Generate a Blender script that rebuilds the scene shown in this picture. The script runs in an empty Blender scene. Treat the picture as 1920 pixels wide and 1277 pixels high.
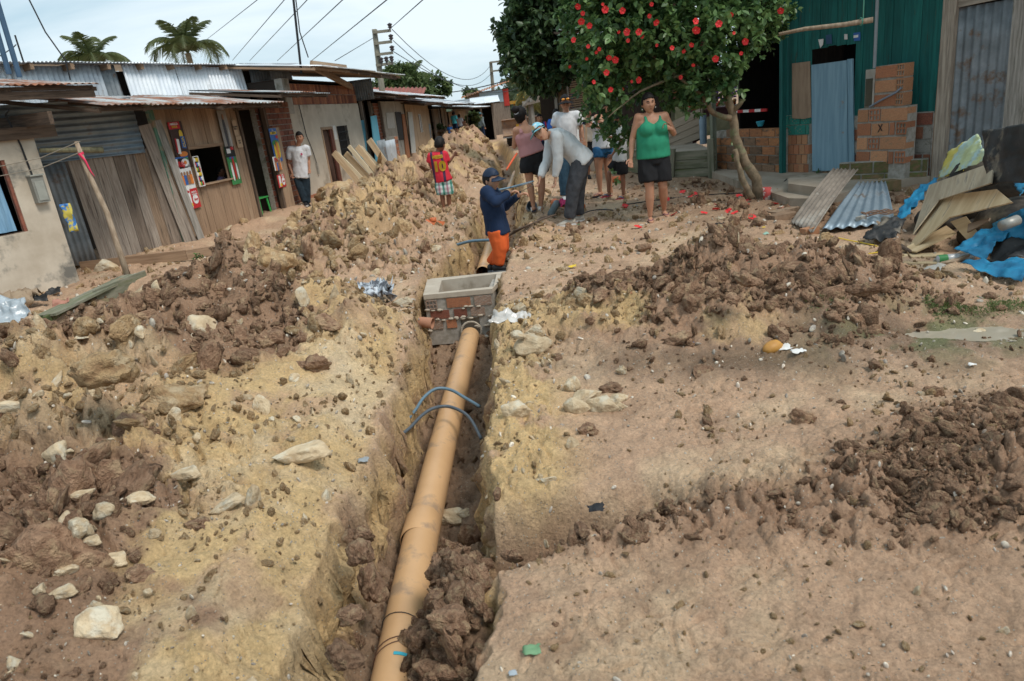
import bpy, math, random
import numpy as np
from mathutils import Vector, Matrix, Euler
from mathutils.bvhtree import BVHTree
SC = bpy.context.scene
COL = SC.collection
random.seed(7)
# ------------------------------------------------------------------ camera
CAMZ = 1.65
PITCH, ROLL, FPX = math.radians(18.3), math.radians(7.1), 1303.0
_f = np.array([0, math.cos(PITCH), -math.sin(PITCH)])
_r0 = np.array([1.0, 0, 0]); _u0 = np.array([0, math.sin(PITCH), math.cos(PITCH)])
_r = math.cos(ROLL)*_r0 - math.sin(ROLL)*_u0
_u = math.cos(ROLL)*_u0 + math.sin(ROLL)*_r0
cd = bpy.data.cameras.new('camera'); cam = bpy.data.objects.new('camera', cd); COL.objects.link(cam)
M = Matrix.Identity(4)
for i in range(3):
    M[i][0] = _r[i]; M[i][1] = _u[i]; M[i][2] = -_f[i]
M[0][3], M[1][3], M[2][3] = 0, 0, CAMZ
cam.matrix_world = M
cd.sensor_width = 36; cd.lens = FPX/1920*36
cd.clip_start = 0.05; cd.clip_end = 3000
cd.dof.use_dof = True; cd.dof.focus_distance = 5.6; cd.dof.aperture_fstop = 5.0
SC.camera = cam
# ------------------------------------------------------------------ sky, sun, exposure
w = bpy.data.worlds.new('World'); SC.world = w; w.use_nodes = True
nt = w.node_tree; nt.nodes.clear()
def nn(t, typ, **k):
    n = t.nodes.new(typ)
    for a, v in k.items(): setattr(n, a, v)
    return n
SUN_EL, SUN_ROT = math.radians(56), math.radians(128)
sky = nn(nt, 'ShaderNodeTexSky', sky_type='NISHITA', sun_disc=False, sun_elevation=SUN_EL, sun_rotation=SUN_ROT)
sky.dust_density = 2.0
tc = nn(nt, 'ShaderNodeTexCoord'); mp = nn(nt, 'ShaderNodeMapping'); mp.inputs['Scale'].default_value = (1.0, 1.0, 3.2)
n1 = nn(nt, 'ShaderNodeTexNoise'); n1.inputs['Scale'].default_value = 1.5; n1.inputs['Detail'].default_value = 7; n1.inputs['Roughness'].default_value = .55
n1.inputs['Distortion'].default_value = .5
cr = nn(nt, 'ShaderNodeValToRGB')
e = cr.color_ramp.elements
e[0].position = .38; e[0].color = (2.6, 3.8, 4.5, 1); e[1].position = .64; e[1].color = (5.3, 5.95, 6.25, 1)
mx = nn(nt, 'ShaderNodeMix', data_type='RGBA'); mx.inputs[0].default_value = .90
bg = nn(nt, 'ShaderNodeBackground'); bg.inputs[1].default_value = 0.12
out = nn(nt, 'ShaderNodeOutputWorld')
L = nt.links.new
L(tc.outputs['Generated'], mp.inputs[0]); L(mp.outputs[0], n1.inputs[0]); L(n1.outputs[0], cr.inputs[0])
L(sky.outputs[0], mx.inputs[6]); L(cr.outputs[0], mx.inputs[7]); L(mx.outputs[2], bg.inputs[0]); L(bg.outputs[0], out.inputs[0])
sd = bpy.data.lights.new('sun', 'SUN'); sd.energy = 1.75; sd.angle = math.radians(18); sd.color = (1, .94, .86)
so = bpy.data.objects.new('sun', sd); COL.objects.link(so)
az = SUN_ROT   # sky rotation is measured from +Y clockwise seen from above
sdir = Vector((math.sin(az)*math.cos(SUN_EL), math.cos(az)*math.cos(SUN_EL), math.sin(SUN_EL)))
so.rotation_euler = sdir.to_track_quat('Z', 'Y').to_euler(); so.location = sdir*50
SC.view_settings.view_transform = 'Standard'; SC.view_settings.look = 'None'
SC.view_settings.exposure = 0.55; SC.view_settings.gamma = 1
try: SC.view_settings.use_curve_mapping = False
except Exception: pass
SC.cycles.max_bounces = 6; SC.cycles.diffuse_bounces = 3; SC.cycles.glossy_bounces = 2
SC.cycles.transparent_max_bounces = 8
# ------------------------------------------------------------------ where a picture point lies on a plane of the place
CP = np.array([0, 0, CAMZ])
def ray(px, py): return _f*FPX + _r*(px-960) + _u*(638.5-py)
def at(px, py, z=0.0):
    d = ray(px, py); return Vector(CP + d*((z-CAMZ)/d[2]))
def atY(px, py, Y):
    d = ray(px, py); return Vector(CP + d*(Y/d[1]))
# ------------------------------------------------------------------ numpy noise
_rs = np.random.RandomState(11)
_PERM = _rs.permutation(256).astype(np.int32); _PERM = np.concatenate([_PERM, _PERM, _PERM])
_G = _rs.normal(size=(256, 3)).astype(np.float32); _G /= np.linalg.norm(_G, axis=1)[:, None]
def perlin(p):
    p = np.asarray(p, dtype=np.float32); i = np.floor(p).astype(np.int32); f = p-i; i &= 255
    u = f*f*f*(f*(f*6-15)+10); res = 0
    for dx in (0, 1):
        for dy in (0, 1):
            for dz in (0, 1):
                h = _PERM[_PERM[_PERM[i[:, 0]+dx]+i[:, 1]+dy]+i[:, 2]+dz] & 255
                g = _G[h]
                dot = g[:, 0]*(f[:, 0]-dx)+g[:, 1]*(f[:, 1]-dy)+g[:, 2]*(f[:, 2]-dz)
                wx = u[:, 0] if dx else 1-u[:, 0]; wy = u[:, 1] if dy else 1-u[:, 1]; wz = u[:, 2] if dz else 1-u[:, 2]
                res = res+dot*wx*wy*wz
    return res*1.5
def fbm(p, sc, oct=4, rough=.5, ridge=False):
    a, s, r = 1.0, sc, 0
    for k in range(oct):
        v = perlin(p*s+k*17.3)
        if ridge: v = 1-2*np.abs(v)
        r = r+a*v; a *= rough; s *= 2.03
    return r
def worley(p, sc, seed=0):
    q = (p[:, :2]*sc).astype(np.float32); i = np.floor(q).astype(np.int32); f = q-i
    d1 = np.full(len(q), 9., np.float32); d2 = d1.copy(); idv = np.zeros(len(q), np.float32)
    for dx in (-1, 0, 1):
        for dy in (-1, 0, 1):
            a = _PERM[(_PERM[(i[:, 0]+dx+seed) & 255]+i[:, 1]+dy) & 255]
            ox = _G[a & 255, 0]*.45+.5; oy = _G[a & 255, 1]*.45+.5
            d = np.sqrt((dx+ox-f[:, 0])**2+(dy+oy-f[:, 1])**2)
            n = d < d1
            d2 = np.where(n, d1, np.minimum(d2, d)); d1 = np.where(n, d, d1); idv = np.where(n, a/255., idv)
    return d1, d2, idv
def sstep(a, b, x):
    t = np.clip((x-a)/(b-a), 0, 1); return t*t*(3-2*t)
# ------------------------------------------------------------------ materials
MATS = {}
def mat(name, c1, c2=None, scale=6.0, rough=.85, bump=.3, stretch=(1, 1, 1), detail=6, metal=0.0, bscale=None,
        c3=None, c3amt=.35, c3scale=2.0, dist=.012, spec=.3, rnd=0.0, trans=0.0, alpha=1.0, lo=.38, hi=.62, sheen=0, emit=None):
    if name in MATS: return MATS[name]
    m = bpy.data.materials.new(name); m.use_nodes = True; t = m.node_tree; N = t.nodes; lk = t.links.new
    b = N['Principled BSDF']; b.inputs['Roughness'].default_value = rough; b.inputs['Metallic'].default_value = metal
    b.inputs['Specular IOR Level'].default_value = spec
    if trans: b.inputs['Transmission Weight'].default_value = trans
    if alpha < 1: b.inputs['Alpha'].default_value = alpha
    c2 = c2 or tuple(v*.7 for v in c1)
    tcn = nn(t, 'ShaderNodeTexCoord'); mpn = nn(t, 'ShaderNodeMapping'); mpn.inputs['Scale'].default_value = stretch
    lk(tcn.outputs['Object'], mpn.inputs[0])
    if rnd:
        oi = nn(t, 'ShaderNodeObjectInfo'); vm = nn(t, 'ShaderNodeVectorMath', operation='ADD')
        mu = nn(t, 'ShaderNodeMath', operation='MULTIPLY'); mu.inputs[1].default_value = 37.0
        lk(oi.outputs['Random'], mu.inputs[0]); lk(tcn.outputs['Object'], vm.inputs[0]); lk(mu.outputs[0], vm.inputs[1]); lk(vm.outputs[0], mpn.inputs[0])
    ns = nn(t, 'ShaderNodeTexNoise'); ns.inputs['Scale'].default_value = scale; ns.inputs['Detail'].default_value = detail; ns.inputs['Roughness'].default_value = .6
    lk(mpn.outputs[0], ns.inputs[0])
    rp = nn(t, 'ShaderNodeValToRGB'); rp.color_ramp.elements[0].position = lo; rp.color_ramp.elements[1].position = hi
    rp.color_ramp.elements[0].color = (*c2, 1); rp.color_ramp.elements[1].color = (*c1, 1)
    lk(ns.outputs[0], rp.inputs[0]); colr = rp.outputs[0]
    if c3:
        n3 = nn(t, 'ShaderNodeTexNoise'); n3.inputs['Scale'].default_value = c3scale; n3.inputs['Detail'].default_value = 5; n3.inputs['Roughness'].default_value = .65
        lk(mpn.outputs[0] if rnd else tcn.outputs['Object'], n3.inputs[0])
        r3 = nn(t, 'ShaderNodeValToRGB'); r3.color_ramp.elements[0].position = .72-c3amt*.42; r3.color_ramp.elements[1].position = .80-c3amt*.35
        lk(n3.outputs[0], r3.inputs[0]); mm = nn(t, 'ShaderNodeMix', data_type='RGBA'); lk(r3.outputs[0], mm.inputs[0])
        lk(colr, mm.inputs[6]); mm.inputs[7].default_value = (*c3, 1); colr = mm.outputs[2]
    if rnd:
        hs = nn(t, 'ShaderNodeHueSaturation'); mr = nn(t, 'ShaderNodeMapRange'); mr.inputs[3].default_value = 1-rnd; mr.inputs[4].default_value = 1+rnd
        lk(oi.outputs['Random'], mr.inputs[0]); lk(mr.outputs[0], hs.inputs['Value']); lk(colr, hs.inputs['Color']); colr = hs.outputs[0]
    lk(colr, b.inputs['Base Color'])
    if emit: b.inputs['Emission Color'].default_value = (*emit, 1); b.inputs['Emission Strength'].default_value = 1
    if bump:
        bp = nn(t, 'ShaderNodeBump'); bp.inputs['Strength'].default_value = bump; bp.inputs['Distance'].default_value = dist
        if bscale:
            nb = nn(t, 'ShaderNodeTexNoise'); nb.inputs['Scale'].default_value = bscale; nb.inputs['Detail'].default_value = 6; lk(mpn.outputs[0], nb.inputs[0]); lk(nb.outputs[0], bp.inputs['Height'])
        else: lk(ns.outputs[0], bp.inputs['Height'])
        lk(bp.outputs[0], b.inputs['Normal'])
    MATS[name] = m; return m
def flat(name, c, rough=.6, **k): return mat(name, c, tuple(v*.86 for v in c), scale=9, rough=rough, bump=k.pop('bump', .08), **k)
# ------------------------------------------------------------------ mesh collector
class MB:
    def __init__(s): s.v = []; s.f = []
    def add(s, vs, fs):
        n = len(s.v); s.v += [tuple(v) for v in vs]; s.f += [tuple(i+n for i in f) for f in fs]; return s
    def box(s, c, d, rot=None, jit=0, taper=1.0):
        hx, hy, hz = d[0]/2, d[1]/2, d[2]/2; vs = []
        R = Euler(rot).to_matrix() if isinstance(rot, tuple) else rot
        for z in (-1, 1):
            k = taper if z > 0 else 1
            for x, y in ((-1, -1), (1, -1), (1, 1), (-1, 1)):
                v = Vector((x*hx*k, y*hy*k, z*hz))
                if jit: v += Vector([random.uniform(-jit, jit) for _ in range(3)])
                if R is not None: v = R @ v
                vs.append(v+Vector(c))
        return s.add(vs, [(0, 3, 2, 1), (4, 5, 6, 7), (0, 1, 5, 4), (1, 2, 6, 5), (2, 3, 7, 6), (3, 0, 4, 7)])
    def ngon(s, pts, depth, axis=1):
        # polygon in local x,z extruded along y (axis 1), or x,y along z (axis 2)
        n = len(pts); vs = []
        for d in (0, depth):
            for a, b in pts: vs.append((a, d, b) if axis == 1 else (a, b, d))
        fs = [tuple(range(n)), tuple(range(2*n-1, n-1, -1))]+[(i, n+i, n+(i+1) % n, (i+1) % n) for i in range(n)]
        return s.add(vs, fs)
    def tube(s, path, rad, seg=8, caps=True, ell=None, side=None):
        P = [Vector(p) for p in path]; n = len(P); R = rad if isinstance(rad, (list, tuple)) else [rad]*n
        prev = None; rings = []
        for i in range(n):
            t = (P[min(i+1, n-1)]-P[max(i-1, 0)])
            if t.length < 1e-9: t = Vector((0, 0, 1))
            t.normalize()
            if side is not None: a = Vector(side)-t*t.dot(Vector(side))
            elif prev is None: a = t.orthogonal()
            else: a = prev-t*t.dot(prev)
            a.normalize(); prev = a; b = t.cross(a)
            e = ell[i] if isinstance(ell, list) else (ell or 1.0)
            rings.append([P[i]+a*(R[i]*math.cos(2*math.pi*k/seg))+b*(R[i]*e*math.sin(2*math.pi*k/seg)) for k in range(seg)])
        vs = [v for r in rings for v in r]; fs = []
        for i in range(n-1):
            for k in range(seg):
                a0, a1 = i*seg+k, i*seg+(k+1) % seg
                fs.append((a0, a1, a1+seg, a0+seg))
        if caps: fs += [tuple(range(seg-1, -1, -1)), tuple((n-1)*seg+k for k in range(seg))]
        return s.add(vs, fs)
    def ball(s, c, r, seg=10, rings=7, rot=None):
        if not isinstance(r, (tuple, list)): r = (r, r, r)
        vs = [(0, 0, -1)]
        for i in range(1, rings):
            ph = -math.pi/2+math.pi*i/rings
            for k in range(seg):
                th = 2*math.pi*k/seg; vs.append((math.cos(ph)*math.cos(th), math.cos(ph)*math.sin(th), math.sin(ph)))
        vs.append((0, 0, 1)); out = []
        R = Euler(rot).to_matrix() if isinstance(rot, tuple) else rot
        for v in vs:
            v = Vector((v[0]*r[0], v[1]*r[1], v[2]*r[2]))
            if R is not None: v = R @ v
            out.append(v+Vector(c))
        fs = [(0, 1+(k+1) % seg, 1+k) for k in range(seg)]
        for i in range(rings-2):
            for k in range(seg):
                a = 1+i*seg+k; b2 = 1+i*seg+(k+1) % seg; fs.append((a, b2, b2+seg, a+seg))
        t = len(vs)-1; o = 1+(rings-2)*seg; fs += [(o+k, o+(k+1) % seg, t) for k in range(seg)]
        return s.add(out, fs)
    def lathe(s, prof, c=(0, 0, 0), seg=16, R=None):
        vs = []
        for r, z in prof:
            for k in range(seg):
                v = Vector((r*math.cos(2*math.pi*k/seg), r*math.sin(2*math.pi*k/seg), z))
                if R is not None: v = R @ v
                vs.append(v+Vector(c))
        n = len(prof); fs = [(i*seg+k, i*seg+(k+1) % seg, (i+1)*seg+(k+1) % seg, (i+1)*seg+k) for i in range(n-1) for k in range(seg)]
        return s.add(vs, fs)
    def off(s, d):
        s.v = [(v[0]+d[0], v[1]+d[1], v[2]+d[2]) for v in s.v]; return s
    def mesh(s, name, m=None, smooth=False):
        me = bpy.data.meshes.new(name); me.from_pydata([tuple(v) for v in s.v], [], s.f)
        if m: me.materials.append(m)
        if smooth: me.polygons.foreach_set('use_smooth', [True]*len(me.polygons))
        me.update(); return me
def link(name, me, parent=None, loc=(0, 0, 0), rot=(0, 0, 0), scl=(1, 1, 1)):
    o = bpy.data.objects.new(name, me); COL.objects.link(o); o.parent = parent; o.location = loc; o.rotation_euler = rot; o.scale = scl; return o
def tag(o, label=None, cat=None, group=None, kind=None):
    if label: o['label'] = label
    if cat: o['category'] = cat
    if group: o['group'] = group
    if kind: o['kind'] = kind
    return o
def thing(name, label, cat, loc=(0, 0, 0), rz=0, group=None):
    o = bpy.data.objects.new(name, None); COL.objects.link(o); o.empty_display_size = .1
    o.location = loc; o.rotation_euler = (0, 0, rz); return tag(o, label, cat, group)
def part(name, mb, m, parent, smooth=False, label=None, world=False):
    if world: mb.off(-Vector(parent.location))      # for unrotated parents only
    o = link(name, mb.mesh(name, m, smooth), parent)
    if label: o['label'] = label
    return o
def solo(name, mb, m, label, cat, group=None, smooth=False, base=None):
    # a thing that is one mesh; its origin goes to its base
    V = np.array([tuple(v) for v in mb.v]); c = base if base is not None else (V[:, 0].mean(), V[:, 1].mean(), V[:, 2].min())
    mb.off((-c[0], -c[1], -c[2])); o = link(name, mb.mesh(name, m, smooth), None, c); return tag(o, label, cat, group)
def copy_tree(o, parent=None):
    c = o.copy(); COL.objects.link(c)
    if parent is not None: c.parent = parent
    for ch in list(o.children): copy_tree(ch, c)
    return c
def aim(p0, p1, up=(0, 0, 1)):
    # matrix with local z from p0 to p1 and local y near 'up'
    z = (Vector(p1)-Vector(p0)); ln = z.length; z.normalize(); y = Vector(up)-z*z.dot(Vector(up))
    if y.length < 1e-4: y = z.orthogonal()
    y.normalize(); x = y.cross(z); m = Matrix((x, y, z)).transposed().to_4x4(); m.translation = p0; return m, ln
def board(name, p0, p1, wd, th, m, parent, face=(0, -1, 0), jit=.003, taper=1.0, label=None):
    # a plank from p0 to p1, its broad side facing 'face'; grain runs along local z
    mm, ln = aim(p0, p1, face); b = MB(); b.box((0, 0, ln/2), (wd, th, ln), jit=jit, taper=taper)
    o = link(name, b.mesh(name, m), parent); o.matrix_local = mm
    if label: o['label'] = label
    return o
def corrugated(name, p0, u, v, m, parent, wave=.076, amp=.011, nv=5, bend=0.0, label=None, thick=True, rag=0.0):
    # corrugated sheet: p0 corner, u = vector across the ribs, v = vector along the ribs
    u = Vector(u); v = Vector(v); n = u.cross(v).normalized(); W = u.length; nu = max(4, int(W/wave*6)); vs = []; fs = []
    ph = random.random()*6; rg = [random.uniform(-rag, rag) for _ in range(nu+1)]
    for j in range(nv+1):
        for i in range(nu+1):
            s_, t_ = i/nu, j/nv
            a = amp*math.sin(2*math.pi*s_*W/wave+ph)+bend*math.sin(math.pi*t_)+.25*amp*math.sin(9*t_+s_*5+ph)
            tt = t_+(rg[i] if j == 0 else 0)
            vs.append(Vector(p0)+u*s_+v*tt+n*a)
    for j in range(nv):
        for i in range(nu):
            k = j*(nu+1)+i; fs.append((k, k+1, k+nu+2, k+nu+1))
    b = MB(); b.add(vs, fs)
    o = link(name, b.mesh(name, m, True), parent)
    md = o.modifiers.new('thickness', 'SOLIDIFY'); md.thickness = .003
    if label: o['label'] = label
    return o
class Frame:
    """a facade: origin, direction along it; local x along, y into the building, z up"""
    def __init__(s, a, b, z=0.0):
        s.o = Vector((a[0], a[1], z)); d = Vector((b[0]-a[0], b[1]-a[1], 0)); s.len = d.length; s.x = d.normalized(); s.y = Vector((0, 0, 1)).cross(s.x)
        s.rz = math.atan2(s.x.y, s.x.x)
    def at(s, px, py, y=0.0):
        d = Vector(ray(px, py)); o = s.o+s.y*y; c = Vector(CP)
        t = (o-c).dot(s.y)/d.dot(s.y); p = c+d*t-s.o; return (p.dot(s.x), p.z)
    def w(s, x, y, z): return s.o+s.x*x+s.y*y+Vector((0, 0, z))
# ================================================================== GROUND
def ridge(x, y, pts, p=2.0):
    best = np.zeros_like(x)
    for a, b in zip(pts[:-1], pts[1:]):
        ax, ay, ah, aw = a; bx, by, bh, bw = b; dx, dy = bx-ax, by-ay; t = np.clip(((x-ax)*dx+(y-ay)*dy)/(dx*dx+dy*dy), 0, 1)
        d = np.hypot(x-ax-t*dx, y-ay-t*dy); h = ah+(bh-ah)*t; w_ = aw+(bw-aw)*t
        best = np.maximum(best, h*np.exp(-(d/w_)**p))
    return best
TY = [0, 1.5, 2.1, 2.9, 3.5, 5.1, 5.9, 6.7, 7.9, 10, 12.2, 18, 25, 39, 46]
TL = [-.95, -.90, -.86, -.84, -.80, -.74, -.80, -.90, -.86, -.47, -.33, .0, .32, .15, .1]
TR = [-.30, -.27, -.22, -.24, -.21, -.15, -.13, -.10, .0, .28, .42, .62, .88, .78, .7]
PIPE = [(-1.02, .2, -.47), (-.67, 2.2, -.47), (-.60, 3.6, -.475), (-.53, 5.2, -.48), (-.44, 6.78, -.49)]
H1 = [(-3.6, .6, .50, 1.2), (-3.0, 2.4, .52, 1.15), (-2.8, 4.0, .52, 1.05), (-2.75, 5.0, .62, .75), (-2.35, 5.65, .80, .60), (-1.6, 5.6, .42, .55), (-1.25, 5.0, .26, .45)]
H2 = [(-2.4, 8.5, .22, .7), (-2.30, 10.0, .52, .85), (-2.0, 12.5, .60, .95), (-1.8, 15, .66, 1.0), (-1.6, 18, .72, 1.1), (-1.4, 22, .80, 1.15), (-.95, 28, .90, 1.05), (-.8, 37, .92, .9)]
H3 = [(.35, 5.0, .14, .55), (.95, 5.1, .32, .78), (1.6, 5.1, .43, .88), (2.2, 5.05, .42, .80), (2.7, 4.9, .22, .45), (2.95, 4.8, .06, .3)]
H4 = [tuple(at(a, b, .03)[:2])+(h, w_) for a, b, h, w_ in ((930, 1000, .05, .12), (1080, 1000, .08, .15), (1280, 950, .09, .20), (1500, 940, .10, .26), (1700, 900, .12, .34), (1920, 850, .16, .50))]
def rot_g(x, y, cx, cy, a, b, w=-.26):
    u = (x-cx)*math.cos(w)+(y-cy)*math.sin(w); v = -(x-cx)*math.sin(w)+(y-cy)*math.cos(w); return np.exp(-(u/a)**2-(v/b)**2)
def height(x, y, detail=True):
    p = np.stack([x, y, np.zeros_like(x)], 1)
    far = sstep(60, 25, np.hypot(x, y))
    big = perlin(p*.9+3)*.035+perlin(p*2.3)*.015
    h = big*far
    h1 = ridge(x, y, H1, 2.2); h2 = ridge(x, y, H2, 2.2); h3 = ridge(x, y, H3, 2.4); h4 = ridge(x, y, H4, 2)
    # left bank beside the trench is a little raised, mixed spoil
    bank = .13*sstep(-2.9, -1.4, x)*sstep(-.86, -1.15, x)*sstep(6.3, 5.0, y)
    bank2 = .22*sstep(-.30, -.02, -x+np.interp(y, TY, TL)-.0)*0
    bankr = .10*np.exp(-((x-np.interp(y, TY, TR)-.28)/.25)**2)*sstep(8.2, 9.5, y)*sstep(30, 20, y)
    near = .075*np.exp(-((x-np.interp(y, TY, TR)-.20)/.22)**2)*sstep(2.6, 2.9, y)*sstep(6.3, 5.6, y)
    heap = np.maximum(np.maximum(h1, h2), np.maximum(h3, h4))
    heap = heap*(1+.55*fbm(p+60, 1.5, 3, .55))+np.clip(heap*2, 0, 1)*fbm(p+90, 3.2, 3, .5)*.05
    h = h+heap+bank+bankr+near
    # road bed falls to a wet hollow on the right
    h = h-.10*rot_g(x, y, 2.65, 4.13, .46, .15)-.022*rot_g(x, y, 1.35, 3.95, .8, .09)
    # side channel of the left houses
    h = h-.28*sstep(.34, .16, np.abs(x+4.88-(y-6)*.0))*sstep(4.0, 4.6, y)*sstep(9.6, 9.0, y)
    # raised yard of the right house and footpath of the left houses
    h = h+.10*sstep(-4.9, -5.2, x+(y-13)*-.17)*sstep(11, 12.5, y)*sstep(40, 30, y)
    # trench
    wob = perlin(np.stack([y*1.6, x*0+4, x*0], 1))*.06+perlin(np.stack([y*5, x*0+9, x*0], 1))*.035+perlin(np.stack([y*14, x*3, x*0], 1))*.02
    wob2 = perlin(np.stack([y*1.6, x*0+24, x*0], 1))*.06+perlin(np.stack([y*5, x*0+39, x*0], 1))*.035+perlin(np.stack([y*14, x*3+9, x*0], 1))*.022
    l = np.interp(y, TY, TL)+wob; r_ = np.interp(y, TY, TR)+wob2
    sl = np.interp(y, [0, 7, 12, 40], [.07, .09, .22, .3])
    ins = sstep(0, 1, (x-l)/sl+.5)*sstep(0, 1, (r_-x)/(sl*1.5)+.5)
    ins = ins*sstep(44, 40, y)
    box = sstep(6.62, 6.72, y)*sstep(7.95, 7.85, y)*0
    floor = -.60+.05*perlin(p*4)+.03*perlin(p*11)
    fill = .54*np.exp(-((x+.30)/.27)**2-((y-2.30)/.42)**2)+.20*np.exp(-((x+.90)/.16)**2-((y-2.75)/.5)**2)+.16*np.exp(-((x+.30)/.13)**2-((y-3.0)/.6)**2)
    floor = floor+fill
    h = h*(1-ins)+np.minimum(h, floor)*ins
    # short side branch opening to the right of the trench
    br = np.exp(-(np.abs((y-2.50-(x+.2)*.12)/.15))**3)*sstep(.85, -.05, x)*sstep(-.5, -.2, x)
    h = h-.46*br*(1-ins)
    masks = dict(ins=ins, h1=h1, h2=h2, h3=h3, h4=h4, br=br, l=l, r=r_, bankr=bankr, near=near)
    return h, masks
def hz(x, y): return float(height(np.array([float(x)]), np.array([float(y)]))[0][0])
def build_ground():
    vis = np.linspace(-46, 47, 700); a = np.concatenate([np.linspace(-180, -47.5, 36), vis, np.linspace(48.5, 178, 36)])
    a = np.radians(a); rr = np.concatenate([[.02, .25, .5, .8, 1.0], np.exp(np.linspace(math.log(1.15), math.log(14), 700)), np.exp(np.linspace(math.log(14.08), math.log(70), 170)), [100, 160, 300, 600, 1100]])
    A, R_ = np.meshgrid(a, rr); x = (np.sin(A)*R_).ravel(); y = (np.cos(A)*R_).ravel(); nc, nr = len(a), len(rr)
    h, m = height(x, y); p = np.stack([x, y, h], 1)
    d = np.hypot(x, y); lod = sstep(60, 15, d); gx = np.gradient(h.reshape(nr, nc), axis=1).ravel(); 
    steep = m['ins']*(1-m['ins'])*4
    heap = np.clip((m['h1']+m['h2']+m['h3'])*2.2+m['h4']*6+m['bankr']*5+m['near']*6, 0, 1)
    wetm = np.clip(rot_g(x, y, 2.6, 4.1, .8, .3)+.9*rot_g(x, y, 1.3, 3.97, .9, .16), 0, 1)
    lb = sstep(-.75, -.9, x)*sstep(-4.5, -4.0, x)*sstep(6.6, 6.0, y)*(.10+.38*sstep(.0, .5, fbm(p+177, 1.4, 3))); lc = sstep(-.3, -.6, x)*sstep(-4.2, -3.6, x)*sstep(7.6, 8.6, y)*.6
    rough = np.clip(.13+.12*sstep(-.1, .5, fbm(p+77, 1.1, 3))+heap+lb+lc+steep*.9+m['br']*.8+m['ins']*.35, 0, 1)*lod*(1-.75*wetm)
    smoothm = sstep(.35, .65, fbm(p, .8, 2)+.55*(1-heap))   # patches trodden smooth
    # clods as cells at three sizes
    wp = p.copy(); wp[:, 0] += perlin(p*6)*.06; wp[:, 1] += perlin(p*6+40)*.06
    w1, w1b, id1 = worley(wp, 5.0); w2, w2b, id2 = worley(wp+7, 12.0); w3, w3b, id3 = worley(wp+3, 30.0)
    c1 = sstep(0, .30, w1b-w1)*(.3+id1); c2 = sstep(0, .45, w2b-w2)*(.5+.6*id2); c3 = sstep(0, .5, w3b-w3)*(.5+.6*id3)
    fl = 1-.72*sstep(-.75, -.9, x)*sstep(-4, -3.4, x)*sstep(6.4, 6.0, y)*(1-sstep(-.0, .35, fbm(p+400, 1.3, 3)))
    left = sstep(-.9, -1.4, x)
    big = np.where(y > 8, 1.25, .75)*(.35+.65*np.clip(left, 0, 1))
    dz = rough*fl*(c1*.10*big+c2*.055+c3*.020-.075)+rough*fbm(p, 3.0, 6, .60)*.075
    # trodden ground: low relief with dents, prints and dried cracks
    n = fbm(p, 9, 5, .6)*.010+fbm(p, 1.7, 3)*.014
    ck = (1-sstep(0, .035, w1b-w1))*(1-rough)*sstep(.0, .2, perlin(p*1.3+9))*-.014-(1-sstep(.10, .34, w1))*(id1 > .6)*(1-rough)*.016*sstep(-.1, .3, perlin(p*1.7+29))
    h2_ = h+dz+(n+ck)*lod
    # sideways break-up of steep faces
    q = np.stack([x, y, h2_], 1)
    sx = (fbm(q, 5, 4, .6)*.085+fbm(q+50, 17, 3, .6)*.03)*steep*lod+rough*perlin(q*9+70)*.025*heap
    sy = (fbm(q+90, 5, 3, .6)*.05)*steep*lod+rough*perlin(q*9+170)*.025*heap
    edge = sstep(.25, .6, fbm(q+200, 26, 3, .6))*.012*lod*(1-rough)*sstep(0, .4, fbm(p+300, .9, 2)); h2_ = h2_+edge
    co = np.stack([x+sx, y+sy, h2_], 1).astype(np.float32)
    idx = np.arange(nr*nc).reshape(nr, nc)
    q4 = np.stack([idx[:-1, :-1], idx[:-1, 1:], idx[1:, 1:], idx[1:, :-1]], -1).reshape(-1, 4)
    cl = np.stack([idx[:-1, -1], idx[:-1, 0], idx[1:, 0], idx[1:, -1]], -1).reshape(-1, 4)
    q4 = np.concatenate([q4, cl])
    me = bpy.data.meshes.new('ground'); me.vertices.add(len(co)); me.vertices.foreach_set('co', co.ravel())
    me.loops.add(q4.size); me.loops.foreach_set('vertex_index', q4.ravel()); me.polygons.add(len(q4))
    me.polygons.foreach_set('loop_start', np.arange(0, q4.size, 4)); me.polygons.foreach_set('loop_total', np.full(len(q4), 4))
    me.polygons.foreach_set('use_smooth', np.ones(len(q4), bool)); me.update(calc_edges=True)
    # which soil lies where: trodden tan, ochre subsoil, red clay, grey mud, algae
    tan = np.array([.46, .30, .195]); ochre = np.array([.56, .39, .195]); pale = np.array([.62, .48, .31]); clay = np.array([.31, .19, .12]); mud = np.array([.31, .20, .125]); alg = np.array([.15, .15, .07])
    def mixc(c, t, k): k = np.clip(k, 0, 1)[:, None]; return c*(1-k)+t*k
    s1 = fbm(q, 1.3, 4, .55); s2 = fbm(q+31, 2.6, 4, .6); s3 = fbm(q+11, 8, 4, .6)
    c = np.tile(tan, (len(x), 1)); c = mixc(c, pale, sstep(.0, .7, s1)*.45); c = mixc(c, mud, sstep(.05, .7, s2)*.5)
    bankL = sstep(-.78, -.95, x)*sstep(-2.4, -1.5, x)*sstep(6.2, 5.0, y)
    c = mixc(c, ochre, bankL*sstep(-.5, .3, s2+.25)); c = mixc(c, pale, bankL*sstep(.0, .6, s1)*.8)
    c = mixc(c, ochre, m['near']*22*sstep(-.6, .0, s2)); 
    c = mixc(c, ochre*1.05, steep*1.3*sstep(-.5, .2, s2+.25)); c = mixc(c, clay, steep*sstep(.05, .35, -s2)*.8)
    hh = np.clip(m['h1']*2.6, 0, 1); c = mixc(c, clay*1.15, hh*sstep(-.35, .25, s1+sstep(-2.0, -3.0, x)*.2))
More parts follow.
